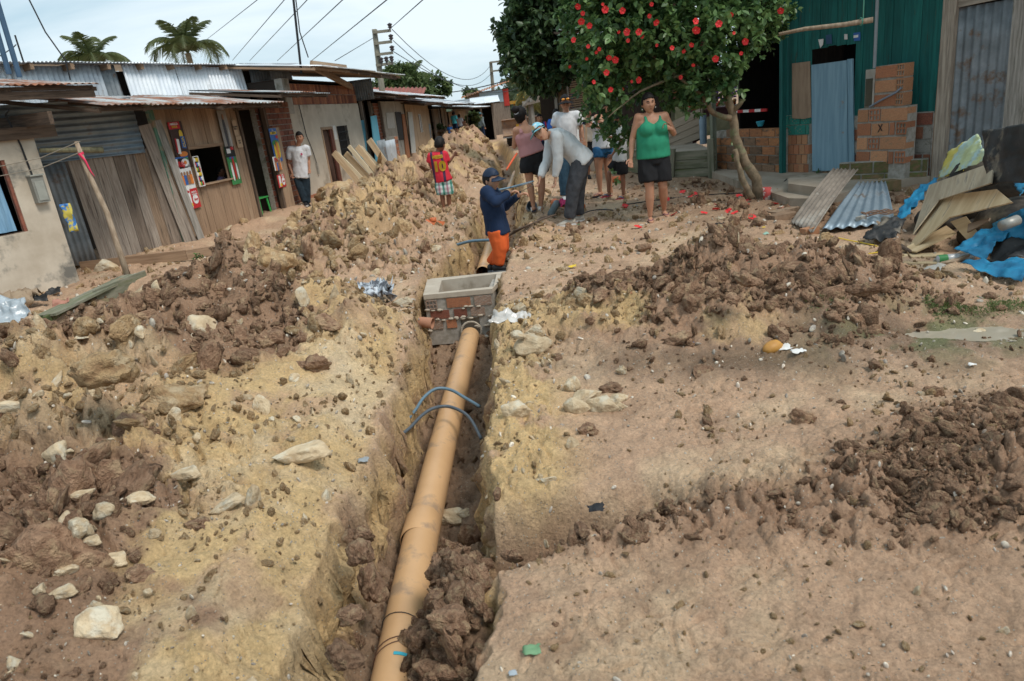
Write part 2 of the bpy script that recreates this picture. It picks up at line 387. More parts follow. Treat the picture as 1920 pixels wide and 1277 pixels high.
    hh = np.clip(m['h2']*2.2, 0, 1); c = mixc(c, clay*1.25, hh*sstep(-.3, .3, s1)); c = mixc(c, ochre, hh*sstep(.0, .4, -s1+.08)*.8)
    wb = s2*.35; ca = sstep(-1.15, -1.45, x+(y-1.8)*.38+wb)*sstep(3.4, 2.9, y); cb2 = sstep(-1.35, -1.7, x+wb)*sstep(4.0, 4.4, y+wb)*sstep(7, 6.4, y); cab = np.maximum(ca, cb2)
    c = mixc(c, ochre, sstep(-.8, -1.0, x)*sstep(-3.6, -3.2, x)*sstep(6.4, 5.8, y)*(.25+.6*sstep(-.25, .3, s2+s1*.5))); c = mixc(c, pale, sstep(-.8, -1.0, x)*sstep(5.2, 4.6, y)*sstep(.0, .5, s1)*.6); c = mixc(c, clay*.95, cab*.95*sstep(-.7, -.1, s1+.4))
    c = mixc(c, ochre*.95, m['bankr']*8*sstep(-.4, .3, s2))
    hh = np.clip(m['h3']*4.5, 0, 1); c = mixc(c, clay*1.12, hh*sstep(-.7, .0, s1+(x-.9)*.6)); c = mixc(c, ochre*.9, hh*sstep(.1, .5, -s1-(x-1.1)*.8))
    c = mixc(c, clay*1.1, np.clip(m['h4']*13-.2+s2*.5, 0, 1)*.85)
    c = mixc(c, mud*.82, m['ins']*(1-steep)*.9); c = mixc(c, clay, np.clip(m['br']*1.6, 0, 1)*.9)
    wet = np.clip(1.1*rot_g(x, y, 2.6, 4.08, .85, .32)+rot_g(x, y, 1.25, 3.97, 1.0, .20), 0, 1)*sstep(-.5, .1, s1+.35)
    c = mixc(c, mud*.55, wet*.95*sstep(-.6, .1, s2+.3)); c = mixc(c, alg, np.exp(-((x-2.7)/.75)**2-((y-4.02)/.36)**2)*1.1*sstep(-.1, .35, s2+.05))
    c = mixc(c, alg*.9, sstep(.5, .2, np.abs(x+4.88))*sstep(4, 4.6, y)*sstep(9.8, 9, y)*.8*sstep(-.2, .2, s1))
    # darker trodden earth before the right yard and under the tree
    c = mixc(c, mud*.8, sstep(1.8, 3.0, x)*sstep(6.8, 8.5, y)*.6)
    c = mixc(c, np.array([.20, .16, .09]), sstep(70, 160, d))
    c = c*(1+.16*s3[:, None])*(1+.10*perlin(q*35)[:, None])*(.78+.22*np.clip(1+dz*6*0, 0, 1))[:, None]
    c = np.clip(c, .02, .8)
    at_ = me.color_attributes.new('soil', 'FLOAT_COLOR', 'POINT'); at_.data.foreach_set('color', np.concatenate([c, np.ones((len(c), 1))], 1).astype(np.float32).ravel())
    ww = me.attributes.new('wet', 'FLOAT', 'POINT'); ww.data.foreach_set('value', np.clip(wet*.9+m['ins']*.35, 0, 1).astype(np.float32))
    mt = bpy.data.materials.new('soil'); mt.use_nodes = True; t = mt.node_tree; lk = t.links.new; b = t.nodes['Principled BSDF']
    a1 = nn(t, 'ShaderNodeAttribute', attribute_name='soil'); a2 = nn(t, 'ShaderNodeAttribute', attribute_name='wet')
    g = nn(t, 'ShaderNodeNewGeometry')
    nz = nn(t, 'ShaderNodeTexNoise'); nz.inputs['Scale'].default_value = 70; nz.inputs['Detail'].default_value = 9; nz.inputs['Roughness'].default_value = .74; lk(g.outputs['Position'], nz.inputs[0])
    vo = nn(t, 'ShaderNodeTexVoronoi'); vo.inputs['Scale'].default_value = 75; lk(g.outputs['Position'], vo.inputs[0])
    gr = nn(t, 'ShaderNodeMapRange'); gr.inputs[1].default_value = .20; gr.inputs[2].default_value = .26; gr.inputs[3].default_value = 1; gr.inputs[4].default_value = 0; lk(vo.outputs['Distance'], gr.inputs[0])
    gate = nn(t, 'ShaderNodeSeparateColor'); lk(vo.outputs['Color'], gate.inputs[0]); gt = nn(t, 'ShaderNodeMath', operation='GREATER_THAN'); gt.inputs[1].default_value = .72; lk(gate.outputs[0], gt.inputs[0])
    pm = nn(t, 'ShaderNodeMath', operation='MULTIPLY'); lk(gr.outputs[0], pm.inputs[0]); lk(gt.outputs[0], pm.inputs[1])
    pc = nn(t, 'ShaderNodeValToRGB'); pc.color_ramp.elements[0].color = (.30, .24, .19, 1); pc.color_ramp.elements[1].color = (.58, .52, .42, 1); lk(gate.outputs[1], pc.inputs[0])
    hv = nn(t, 'ShaderNodeMapRange'); hv.inputs[1].default_value = .3; hv.inputs[2].default_value = .7; hv.inputs[3].default_value = .70; hv.inputs[4].default_value = 1.38; lk(nz.outputs[0], hv.inputs[0])
    hs = nn(t, 'ShaderNodeHueSaturation'); lk(a1.outputs['Color'], hs.inputs['Color']); lk(hv.outputs[0], hs.inputs['Value'])
    m1 = nn(t, 'ShaderNodeMix', data_type='RGBA'); lk(pm.outputs[0], m1.inputs[0]); lk(hs.outputs[0], m1.inputs[6]); lk(pc.outputs[0], m1.inputs[7]); lk(m1.outputs[2], b.inputs['Base Color'])
    ro = nn(t, 'ShaderNodeMapRange'); ro.inputs[3].default_value = .93; ro.inputs[4].default_value = .16; lk(a2.outputs['Fac'], ro.inputs[0]); lk(ro.outputs[0], b.inputs['Roughness'])
    ad = nn(t, 'ShaderNodeMath', operation='MULTIPLY_ADD'); lk(pm.outputs[0], ad.inputs[0]); ad.inputs[1].default_value = .5; lk(nz.outputs[0], ad.inputs[2])
    bp = nn(t, 'ShaderNodeBump'); bp.inputs['Strength'].default_value = 1.0; bp.inputs['Distance'].default_value = .016; lk(ad.outputs[0], bp.inputs['Height']); n5 = nn(t, 'ShaderNodeTexNoise'); n5.inputs['Scale'].default_value = 19; n5.inputs['Detail'].default_value = 6; lk(g.outputs['Position'], n5.inputs[0]); b5 = nn(t, 'ShaderNodeBump'); b5.inputs['Strength'].default_value = .6; b5.inputs['Distance'].default_value = .035; lk(n5.outputs[0], b5.inputs['Height']); lk(b5.outputs[0], bp.inputs['Normal']); lk(bp.outputs[0], b.inputs['Normal'])
    b.inputs['Specular IOR Level'].default_value = .3
    me.materials.append(mt); o = bpy.data.objects.new('ground', me); COL.objects.link(o); tag(o, kind='structure')
    return o, co, c, m, rough
ground, GCO, GCOL, GM, GROUGH = build_ground()
GIDX = np.lexsort((GCO[:, 1],))
_cell = {}
_k = np.floor(GCO[:, :2]*5).astype(int)
_nearm = (np.hypot(GCO[:, 0], GCO[:, 1]) < 60)
for _i in np.nonzero(_nearm)[0][::3]: _cell.setdefault((_k[_i, 0], _k[_i, 1]), []).append(_i)
def gz(x, y):
    """height of the finished ground near x, y"""
    k = (int(math.floor(x*5)), int(math.floor(y*5))); c = []
    for dx in (-1, 0, 1):
        for dy in (-1, 0, 1): c += _cell.get((k[0]+dx, k[1]+dy), [])
    if not c: return hz(x, y)
    c = np.array(c); d = np.hypot(GCO[c, 0]-x, GCO[c, 1]-y); i = np.argsort(d)[:3]; return float(GCO[c[i], 2].mean())
def gp(px, py, z=0.0):
    p = at(px, py, z)
    for _ in range(4): p = at(px, py, gz(p.x, p.y))
    return p
# ---------------------------------------------------------------- clods, pebbles: counted by nobody
def rock_mesh(name, seed, sub, rough, m, squash=(1, 1, .75), ang=0.0):
    import bmesh
    bm = bmesh.new(); bmesh.ops.create_icosphere(bm, subdivisions=sub, radius=1); P = np.array([v.co[:] for v in bm.verts]); rs = np.random.RandomState(seed)
    if ang:
        for k in range(11):
            n = rs.normal(size=3); n /= np.linalg.norm(n); c = rs.uniform(.40, .80); d = P@n; P = P-np.outer(np.clip(d-c, 0, None)*ang, n)
    nrm = P/np.linalg.norm(P, axis=1)[:, None]
    P = P+nrm*((fbm(P+seed*7.7, 1.0, 2, .5)+fbm(P+seed*5.1, 3.1, 3, .62)*.42)*rough*.8)[:, None]; P = P*np.array(squash)
    for v, c in zip(bm.verts, P): v.co = c
    me = bpy.data.meshes.new(name); bm.to_mesh(me); bm.free(); me.polygons.foreach_set('use_smooth', [True]*len(me.polygons)); me.materials.append(m); return me
def soilmat(name, c1, c2, c3, rnd, bump=.8):
    return mat(name, c1, c2, scale=3.0, rough=.93, bump=bump, detail=8, c3=c3, c3amt=.5, c3scale=1.3, dist=.15, rnd=rnd, spec=.15)
M_CLAY = soilmat('red_clay', (.40, .25, .16), (.25, .145, .09), (.47, .325, .20), .25)
M_OCHRE = soilmat('ochre_clod', (.54, .37, .20), (.36, .225, .12), (.60, .46, .29), .2)
M_STONE = mat('pale_stone', (.60, .48, .32), (.46, .34, .21), scale=1.6, rough=.85, bump=.5, detail=8, c3=(.58, .52, .40), c3amt=.5, c3scale=.9, dist=.14, rnd=.16, spec=.2)
M_PEB = mat('river_pebble', (.42, .36, .30), (.29, .25, .21), scale=1.2, rough=.6, bump=.12, rnd=.40, c3=(.56, .50, .40), c3amt=.6, c3scale=.5, spec=.35)
def scatter_object(name, pts, scl, rot, variants, label):
    col = bpy.data.collections.new(name+'_kinds')
    for i, me in enumerate(variants):
        o = bpy.data.objects.new('%s_kind' % name, me); col.objects.link(o)
    n = len(pts); me = bpy.data.meshes.new(name); me.vertices.add(n); me.vertices.foreach_set('co', np.asarray(pts, np.float32).ravel())
    me.attributes.new('scl', 'FLOAT_VECTOR', 'POINT').data.foreach_set('vector', np.asarray(scl, np.float32).ravel())
    me.attributes.new('rot', 'FLOAT_VECTOR', 'POINT').data.foreach_set('vector', np.asarray(rot, np.float32).ravel())
    me.attributes.new('idx', 'INT', 'POINT').data.foreach_set('value', np.random.RandomState(3).randint(0, len(variants), n).astype(np.int32))
    ob = bpy.data.objects.new(name, me); COL.objects.link(ob)
    g = bpy.data.node_groups.new(name, 'GeometryNodeTree'); g.interface.new_socket('Geometry', in_out='INPUT', socket_type='NodeSocketGeometry'); g.interface.new_socket('Geometry', in_out='OUTPUT', socket_type='NodeSocketGeometry')
    gi = nn(g, 'NodeGroupInput'); go = nn(g, 'NodeGroupOutput'); ip = nn(g, 'GeometryNodeInstanceOnPoints'); ci = nn(g, 'GeometryNodeCollectionInfo')
    ci.inputs[0].default_value = col; ci.inputs[1].default_value = True; ci.inputs[2].default_value = True; ip.inputs['Pick Instance'].default_value = True
    def na(nm, ty):
        k = nn(g, 'GeometryNodeInputNamedAttribute', data_type=ty); k.inputs[0].default_value = nm; return k.outputs[0]
    l = g.links.new; l(gi.outputs[0], ip.inputs['Points']); l(ci.outputs[0], ip.inputs['Instance']); l(na('idx', 'INT'), ip.inputs['Instance Index'])
    l(na('rot', 'FLOAT_VECTOR'), ip.inputs['Rotation']); l(na('scl', 'FLOAT_VECTOR'), ip.inputs['Scale']); l(ip.outputs[0], go.inputs[0])
    md = ob.modifiers.new('scatter', 'NODES'); md.node_group = g; tag(ob, label, None, None, 'stuff'); return ob
rs = np.random.RandomState(5)
V = GCO; dist_ = np.hypot(V[:, 0], V[:, 1]); azv = np.degrees(np.arctan2(V[:, 0], V[:, 1]))
cand = np.nonzero((dist_ > 1.2) & (dist_ < 40) & (np.abs(azv) < 47))[0]
clayness = np.clip((.43-GCOL[:, 0])/.13, 0, 1)
# grid vertices crowd towards the camera as 1/d^2 of true area, which is how they look in the picture; thin that a little
FILL = np.exp(-((V[:, 0]+.38)/.24)**2-((V[:, 1]-2.35)/.45)**2)*GM['ins']
W_ = (.02+GROUGH*1.0)*np.clip(dist_/2.2, .5, 3.5)**1.1; W_ = W_/W_.max()
patch = sstep(-.25, .35, fbm(V+5, 1.6, 3)); 
def pick(weight, n):
    w_ = weight[cand]; w_ = w_/w_.sum(); return cand[rs.choice(len(cand), n, p=w_)]
def sizes(i, lo, hi, pw):
    u = rs.random_sample(len(i)); return lo*(1-u*(1-(lo/hi)**pw))**(-1/pw)
def place(i, s, sink=.25, sq=None):
    p = V[i].copy().astype(float); p[:, :2] += rs.normal(size=(len(i), 2))*.02; p[:, 2] += s*(.5-sink)*rs.uniform(.3, 1, len(i))
    sc = np.stack([s*rs.uniform(.65, 1.5, len(i)), s*rs.uniform(.6, 1.15, len(i)), s*rs.uniform(.4, .95, len(i))], 1); return p, sc, rs.uniform(-3.1, 3.1, (len(i), 3))
clay_v = [rock_mesh('clod', k, 3, .50, M_CLAY, ang=.8) for k in range(7)]
och_v = [rock_mesh('clod', k+20, 3, .38, M_OCHRE, ang=.7) for k in range(5)]
peb_v = [rock_mesh('pebble', k+40, 2, .13, M_PEB, (1, .8, .6)) for k in range(6)]
fars = lambda i: np.clip(dist_[i]/3.2, .75, 3.0)
cw = W_*clayness*(.15+patch)*(1+1.8*(GM['h3'] > .05)+7.0*(GM['h4'] > .03)+3*(GM['br'] > .3))*(1-.75*(GM['ins'] > .4)*(V[:, 1] > 3.0))
i = pick(cw, 21000); s = np.minimum(sizes(i, .005, .065, 1.35)*fars(i), .13); scatter_object('clay_clods', *place(i, s), clay_v, 'broken brown clay clods thrown out of the trench')
i = pick(W_*(1-clayness)*(.25+patch)+.02*W_, 12000); s = np.minimum(sizes(i, .005, .035, 1.6)*fars(i), .09); scatter_object('ochre_clods', *place(i, s), och_v, 'crumbled ochre subsoil lying on the banks')
PB = gp(837, 398)
hb_ = (GM['h2'] > .10)*(1-(np.abs(V[:, 0]-PB.x) < .45)*(V[:, 1] > PB.y-2.2)*(V[:, 1] < PB.y+.4))+(GM['h1'] > .15)*.5+(GM['h3'] > .1)*.25
i = pick(hb_*clayness*dist_, 900); s = sizes(i, .05, .22, 1.6)*np.where(dist_[i] > 8, 1, .72); scatter_object('clay_blocks', *place(i, s, .3), clay_v, 'larger brown clay blocks piled in the spoil heaps')
i = pick(hb_*(1-clayness)*dist_, 700); s = sizes(i, .05, .24, 1.6)*np.where(dist_[i] > 8, 1, .5); scatter_object('ochre_blocks', *place(i, s, .3), och_v, 'larger ochre blocks piled in the spoil heaps')
i = pick(GROUGH*(GM['ins'] < .3)*((V[:, 0] < -.9)*1.0+.12+GM['near']*40), 330); s = sizes(i, .018, .07, 1.5)*np.clip(dist_[i]/3, .8, 2); scatter_object('pale_stones', *place(i, s, .3), [rock_mesh('pale_stone', k+55, 3, .15, M_STONE, (1, .8, .6), ang=.9) for k in range(4)], 'pale yellowish stones mixed into the spoil')
i = pick(FILL, 420); s = sizes(i, .018, .085, 1.2); scatter_object('trench_clods', *place(i, s, .1), clay_v, 'clay clods fallen over the pipe at the side cut')
i = pick((.25*(W_ > 0)+GROUGH*.8)*np.clip(dist_/2, .5, 3)*(GM['ins'] < .5), 6500); s = np.minimum(sizes(i, .004, .020, 1.5)*fars(i), .035); scatter_object('pebbles', *place(i, s, .35), peb_v, 'small river pebbles strewn over the soil')
# ================================================================== LEFT ROW
WOOD = [mat('weathered_plank_%d' % k, a, b, scale=5, stretch=(9, 9, .55), rough=.86, bump=.5, c3=c, c3amt=.42, c3scale=2.5, rnd=.14) for k, (a, b, c) in enumerate((
    ((.36, .26, .18), (.22, .15, .10), (.12, .085, .06)), ((.42, .31, .21), (.27, .19, .13), (.17, .12, .085)), ((.30, .24, .19), (.18, .14, .11), (.10, .08, .065)), ((.42, .36, .30), (.27, .22, .18), (.14, .11, .09))))]
W_DARK = mat('old_dark_timber', (.15, .105, .075), (.075, .052, .038), scale=5, stretch=(8, 8, .6), rough=.88, bump=.5)
W_KIOSK = [mat('brown_shop_plank_%d' % k, a, b, scale=5, stretch=(9, 9, .5), rough=.8, bump=.4, c3=(.13, .10, .08), c3amt=.28, c3scale=3, rnd=.12) for k, (a, b) in enumerate((((.40, .27, .175), (.29, .19, .12)), ((.36, .24, .155), (.25, .165, .105)), ((.45, .32, .21), (.33, .22, .145))))]
W_NEW = mat('fresh_sawn_timber', (.62, .47, .30), (.50, .36, .22), scale=5, stretch=(8, 8, .5), rough=.75, bump=.3, rnd=.1)
W_GREY = mat('grey_board', (.40, .37, .33), (.25, .23, .20), scale=5, stretch=(8, 8, .6), rough=.9, bump=.5, c3=(.14, .13, .10), c3amt=.4, rnd=.12)
ZINC = mat('galvanised_sheet', (.60, .64, .67), (.44, .48, .52), scale=3, rough=.38, bump=.12, metal=.3, c3=(.36, .30, .25), c3amt=.25, c3scale=2.5, rnd=.15, spec=.5)
ZINC_NEW = mat('sky_white_new_sheet', (.86, .90, .93), (.72, .77, .82), scale=2, rough=.30, bump=.08, metal=.12, c3=(.48, .50, .52), c3amt=.2, rnd=.1, spec=.5)  # sky reflection on the sheets put into the near-white colour
ZINC_OLD = mat('dull_old_sheet', (.30, .33, .35), (.20, .225, .24), scale=4, rough=.6, bump=.25, metal=.35, c3=(.20, .13, .09), c3amt=.30, c3scale=3, rnd=.15)
ZINC_BLUE = mat('blue_grey_sheet', (.30, .37, .42), (.21, .27, .32), scale=3, rough=.5, bump=.2, metal=.5, c3=(.20, .17, .15), c3amt=.35, c3scale=3, rnd=.1)
RUST = mat('rusty_sheet', (.34, .15, .085), (.20, .095, .06), scale=4, rough=.75, bump=.3, metal=.2, c3=(.44, .47, .47), c3amt=.62, c3scale=1.4, dist=.01)
PLASTER = mat('stained_plaster', (.60, .53, .43), (.48, .41, .32), scale=2.2, rough=.93, bump=.35, detail=10, c3=(.20, .19, .165), c3amt=.42, c3scale=1.6, dist=.01)
PLASTER2 = mat('beige_render', (.56, .50, .41), (.47, .41, .33), scale=1.6, rough=.93, bump=.25, detail=9, c3=(.33, .28, .22), c3amt=.4, c3scale=1.1, dist=.01)
CEMENT = mat('cement', (.42, .39, .34), (.30, .275, .235), scale=4, rough=.93, bump=.4, detail=9, c3=(.20, .18, .14), c3amt=.4, c3scale=3, dist=.008)
MORTAR = mat('mortar', (.40, .37, .33), (.28, .26, .22), scale=20, rough=.95, bump=.6, dist=.01, c3=(.15, .15, .11), c3amt=.4)
BRICKS = [mat('brick_clay_%d' % k, a, b, scale=14, rough=.88, bump=.35, rnd=.2, c3=c, c3amt=.36, c3scale=6, dist=.006) for k, (a, b, c) in enumerate((
    ((.44, .19, .10), (.34, .14, .075), (.20, .13, .09)), ((.36, .15, .085), (.26, .105, .06), (.14, .10, .08)), ((.50, .26, .14), (.40, .19, .10), (.26, .19, .12))))]
BRICKD = mat('dark_red_brick', (.27, .10, .065), (.17, .065, .045), scale=12, rough=.88, bump=.3, rnd=.25, c3=(.10, .07, .06), c3amt=.4)
MOSS = mat('mossy_board', (.12, .15, .055), (.05, .07, .03), scale=6, rough=.95, bump=.7, c3=(.26, .22, .16), c3amt=.5, c3scale=4, dist=.02)
BLACK = flat('black_paint', (.02, .02, .022), .6)
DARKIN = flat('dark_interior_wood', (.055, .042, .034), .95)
CABLE = flat('black_cable', (.025, .027, .03), .6)
STEEL = flat('grey_steel', (.32, .33, .34), .45, metal=.6)
PAPER = flat('paper', (.72, .71, .68), .8)
RED = flat('printed_red', (.55, .03, .035), .5); WHITE = flat('printed_white', (.80, .80, .78), .55); YEL = flat('printed_yellow', (.75, .52, .05), .5)
BLUEP = flat('printed_blue', (.04, .14, .42), .5); GREENP = flat('printed_green', (.05, .25, .08), .5); ORANGEP = flat('printed_orange', (.75, .24, .05), .5); SKINP = flat('printed_brown', (.35, .17, .09), .5)
def pan(name, F, pts, th, m, parent, y=0.0, label=None):
    P = [F.at(a, b, y) for a, b in pts]; mb = MB(); mb.ngon(P, th); mb.off((0, y, 0)); return part(name, mb, m, parent, label=label)
def bx(name, x0, x1, y0, y1, z0, z1, m, parent, label=None, jit=0):
    mb = MB(); mb.box(((x0+x1)/2, (y0+y1)/2, (z0+z1)/2), (abs(x1-x0), abs(y1-y0), abs(z1-z0)), jit=jit); return part(name, mb, m, parent, label=label)
def ftop(F, name, label, cat, group=None): return thing(name, label, cat, F.o, F.rz, group)
def planks(parent, x0, x1, z0, z1, n, mats, y=0.0, th=.02, holes=(), slant=0.0, name='plank', ragged=.02, gap=.006):
    ws = np.random.RandomState(int(abs(x0*91+x1*37+z1*11)*10)).uniform(.75, 1.25, n); ws = ws/ws.sum()*(x1-x0); x = x0
    for k, w_ in enumerate(ws):
        segs = [(z0+random.uniform(-ragged, ragged), z1+random.uniform(-ragged, ragged))]; xc = x+w_/2
        for hx0, hx1, hz0, hz1 in holes:
            if xc > hx0 and xc < hx1: segs = [(segs[0][0], hz0), (hz1, segs[-1][1])]
        for a, b in segs:
            if b-a > .03: board(name, (xc+slant*(a-z0), y+random.uniform(-.005, .005), a), (xc+slant*(b-z0), y+random.uniform(-.005, .005), b), w_-gap, th, random.choice(mats), parent)
        x += w_
_bm = {}
def brick_mesh(m):
    if m.name not in _bm:
        b = MB(); b.box((0, 0, 0), (1, 1, 1)); me = b.mesh('brick', m); _bm[m.name] = me
    return _bm[m.name]
def hollow_mesh(m):
    k = 'h'+m.name
    if k not in _bm:
        b = MB(); b.box((0, .10, 0), (1, .8, 1))
        for x in (-.46, -.165, .165, .46): b.box((x, -.40, 0), (.08, .2, 1))
        for z in (-.44, 0, .44):
            for x0 in (-.3125, 0, .3125): b.box((x0, -.402, z), (.215+.03, .192, .12))
        _bm[k] = b.mesh('hollow_brick', m)
    return _bm[k]
def brickwall(parent, x0, x1, z0, z1, bw, bh, mats, y=0.0, th=.11, gap=.014, holes=(), hollow=0.0, mortar=True, step=0.0, jit=.004, soldier=False, top=None):
    if mortar: bx('mortar', x0+.004, x1-.004, y+.012, y+th-.004, z0, z1 if top is None else min(z1, top(x0), top(x1)), MORTAR, parent)
    nr = max(1, round((z1-z0)/bh)); bh = (z1-z0)/nr
    for r in range(nr):
        x = x0-(bw/2 if r % 2 and not soldier else 0)
        while x < x1-.02:
            a, b = max(x, x0), min(x+bw, x1); x += bw
            if b-a < .035: continue
            zc = z0+(r+.5)*bh; xc = (a+b)/2
            if any(h[0] < xc < h[1] and h[2] < zc < h[3] for h in holes): continue
            if top is not None and zc+bh*.4 > top(xc): continue
            m = random.choice(mats); hol = random.random() < hollow
            me = hollow_mesh(m) if hol else brick_mesh(m)
            w_ = (b-a)-gap
            o = link('hollow_brick' if hol else 'brick', me, parent, (xc+random.uniform(-jit, jit), y+th/2+random.uniform(-jit, jit)-.004, zc), (0, 0, 0), (w_, th, bh-gap))
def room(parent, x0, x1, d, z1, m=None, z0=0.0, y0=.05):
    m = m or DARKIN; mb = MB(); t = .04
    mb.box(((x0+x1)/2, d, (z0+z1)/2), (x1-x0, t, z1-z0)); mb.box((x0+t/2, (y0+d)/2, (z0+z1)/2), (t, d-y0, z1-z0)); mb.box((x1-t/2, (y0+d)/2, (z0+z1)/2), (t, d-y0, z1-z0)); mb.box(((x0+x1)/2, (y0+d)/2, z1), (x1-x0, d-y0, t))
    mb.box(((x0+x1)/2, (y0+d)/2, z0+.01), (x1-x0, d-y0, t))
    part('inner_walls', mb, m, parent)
_tc = {}
def text(s, parent, loc, size, m, rot=(math.pi/2, 0, 0), depth=.0015, name='lettering', bold=0.0, shear=0.0, sx=1.0):
    cu = bpy.data.curves.new('t', 'FONT'); cu.body = s; cu.size = size; cu.extrude = depth; cu.align_x = 'CENTER'; cu.align_y = 'CENTER'; cu.offset = bold; cu.shear = shear; cu.resolution_u = 3
    o = bpy.data.objects.new('t', cu); COL.objects.link(o); me = bpy.data.meshes.new_from_object(o.evaluated_get(bpy.context.evaluated_depsgraph_get())); bpy.data.objects.remove(o)
    me.materials.clear(); me.materials.append(m); return link(name, me, parent, loc, rot, (sx, 1, 1))
def roof(parent, x0, x1, yf, zf, yb, zb, m, n=None, name='roof_sheet', rafters=True, wave=.076, over=.0, rm=None):
    n = n or max(1, int((x1-x0)/.8)); w_ = (x1-x0)/n
    for k in range(n):
        mm = m if not isinstance(m, list) else random.choice(m)
        corrugated(name, (x0+k*w_-.02, yf+random.uniform(-.07, .05), zf+random.uniform(-.015, .015)), (w_+.06, 0, random.uniform(-.012, .012)), (0, yb-yf, zb-zf), mm, parent, wave=wave, nv=4, bend=random.uniform(-.015, .015))
    if rafters:
        for k in range(n+1):
            x = x0+k*w_; board('rafter', (x, yf+.12, zf-.07), (x, yb, zb-.07), .05, .09, rm or W_DARK, parent, face=(1, 0, 0))
        board('purlin', (x0, yf+.15, zf-.045), (x1, yf+.15, zf-.045), .05, .05, rm or W_DARK, parent, face=(0, 0, 1))
# ---- plastered house on the far left
FA = Frame(at(0, 562, .05)[:2], at(148, 522, .05)[:2])
t = ftop(FA, 'plastered_house', 'stained cream plastered house with a blue curtain in its window, at the left edge', 'house')
LX = FA.len
wx0, wx1 = FA.at(0, 400)[0]-.9, FA.at(42, 400)[0]; wz0, wz1 = FA.at(30, 438)[1], FA.at(8, 300)[1]
mb = MB()
mb.box(((wx1+LX)/2, .07, 1.05), (LX-wx1, .14, 2.3)); mb.box(((wx0+wx1)/2, .07, wz0/2-.05), (wx1-wx0, .139, wz0+.1)); mb.box(((wx0+wx1)/2, .07, (wz1+2.2)/2), (wx1-wx0, .139, 2.2-wz1)); mb.box((wx0-1.1, .07, 1.05), (2.2, .14, 2.3))
mb.box((LX-.07, 1.2, 1.05), (.138, 2.1, 2.29))
part('wall', mb, PLASTER, t)
room(t, wx0-2, LX-.15, 2.6, 2.15)
f = bx('window_frame', wx0, wx1, .02, .05, wz0-.03, wz0+.01, W_DARK, t)
bx('window_post', wx1-.04, wx1, .015, .055, wz0, wz1, BRICKD, t)
CURT = mat('blue_curtain', (.24, .42, .58), (.15, .29, .44), scale=4, rough=.9, bump=.3, stretch=(6, 6, .5))
cb = MB(); n = 40; vs = []
for j in range(7):
    for i in range(n+1):
        s_ = i/n; vs.append((wx0+(wx1-.10-wx0)*s_, .10+.025*math.sin(s_*46+j*.3)+.01*math.sin(s_*17), wz1-(wz1-wz0-.03)*j/6))
cb.add(vs, [(j*(n+1)+i, j*(n+1)+i+1, (j+1)*(n+1)+i+1, (j+1)*(n+1)+i) for j in range(6) for i in range(n)]); part('curtain', cb, CURT, t, True)
# eave: corrugated sheet over timber beams
roof(t, -4.0, FA.at(180, 165, -.55)[0], -.62, FA.at(90, 158, -.55)[1], 2.2, FA.at(90, 158, -.55)[1]+.42, [ZINC_OLD, RUST], n=5, wave=.10)
zb = FA.at(90, 175, -.5)[1]
board('fascia', (-4, -.5, zb-.02), (FA.at(178, 178, -.5)[0], -.5, zb-.02), .10, .03, W_DARK, t, face=(0, -1, 0))
board('wall_plate', (-4, -.03, 2.12), (LX+.3, -.03, 2.12), .16, .08, W_DARK, t)
board('tie_beam', (LX-.05, -.6, 2.26), (LX-.05, 1.6, 2.3), .16, .06, W_DARK, t, face=(1, 0, 0))
mx_, mz_ = FA.at(73, 355, -.05)
mb = MB(); mb.box((mx_, -.045, mz_), (.17, .09, .36)); part('meter_box', mb, flat('old_meter_grey', (.27, .27, .24), .6), t)
mb = MB(); mb.box((mx_, -.094, mz_-.02), (.12, .012, .26)); mb.box((mx_, -.05, mz_+.19), (.19, .12, .02)); part('meter_cover', mb, flat('dirty_glass_cover', (.36, .37, .33), .35), t)
mb = MB(); mb.tube([(mx_-.01, -.02, mz_+.2), (mx_-.03, -.02, mz_+.6), (mx_-.10, -.03, mz_+1.0), (mx_-.2, -.3, 2.4)], .012, 6); part('supply_cable', mb, CABLE, t)
# ---- fence between the plastered house and the shop
KA = at(350, 458, .05); KB = at(487, 412, .05)
FC = Frame(KA[:2], KB[:2])
FB = Frame(at(150, 492, .12)[:2], (KA.x-.02, KA.y-.05))
FB.z0 = 0
t = ftop(FB, 'scrap_fence', 'patched fence of grey planks and ribbed metal sheets between the plastered house and the shop', 'fence')
xa = FB.at(120, 400)[0]; xb = FB.at(183, 470)[0]
zt = FB.at(200, 290)[1]; z2 = FB.at(200, 212)[1]; xm = FB.at(272, 290)[0]
corrugated('metal_sheet', (xa-.4, -.02, .08), (xb-xa+.35, 0, 0), (-.03, 0, zt-.1), ZINC_OLD, t, wave=.085, amp=.013, label='dark upright corrugated sheet')
corrugated('metal_sheet', (xm, -.05, zt-.04), (0, 0, z2-zt+.25), (-(xm-xa)-.5, 0, .02), ZINC_BLUE, t, wave=.10, amp=.014, label='blue grey sheet with level ribs')
planks(t, xb, FB.len-.02, .05, zt, 8, [WOOD[0], WOOD[2], WOOD[3], WOOD[3]], y=0, th=.022, slant=-.02, ragged=.03)
tall = FB.at(300, 340)[0]
board('tall_plank', (tall+.22, -.06, .05), (tall-.02, -.04, FB.at(262, 235)[1]), .20, .024, WOOD[3], t, label='tall pale grey plank')
board('tall_plank', (tall+.42, -.05, .05), (tall+.20, -.03, FB.at(272, 228)[1]), .12, .024, W_GREY, t)
for xx in (xa+.1, FB.len*.5): board('post', (xx, .05, 0), (xx, .05, z2), .09, .09, W_DARK, t)
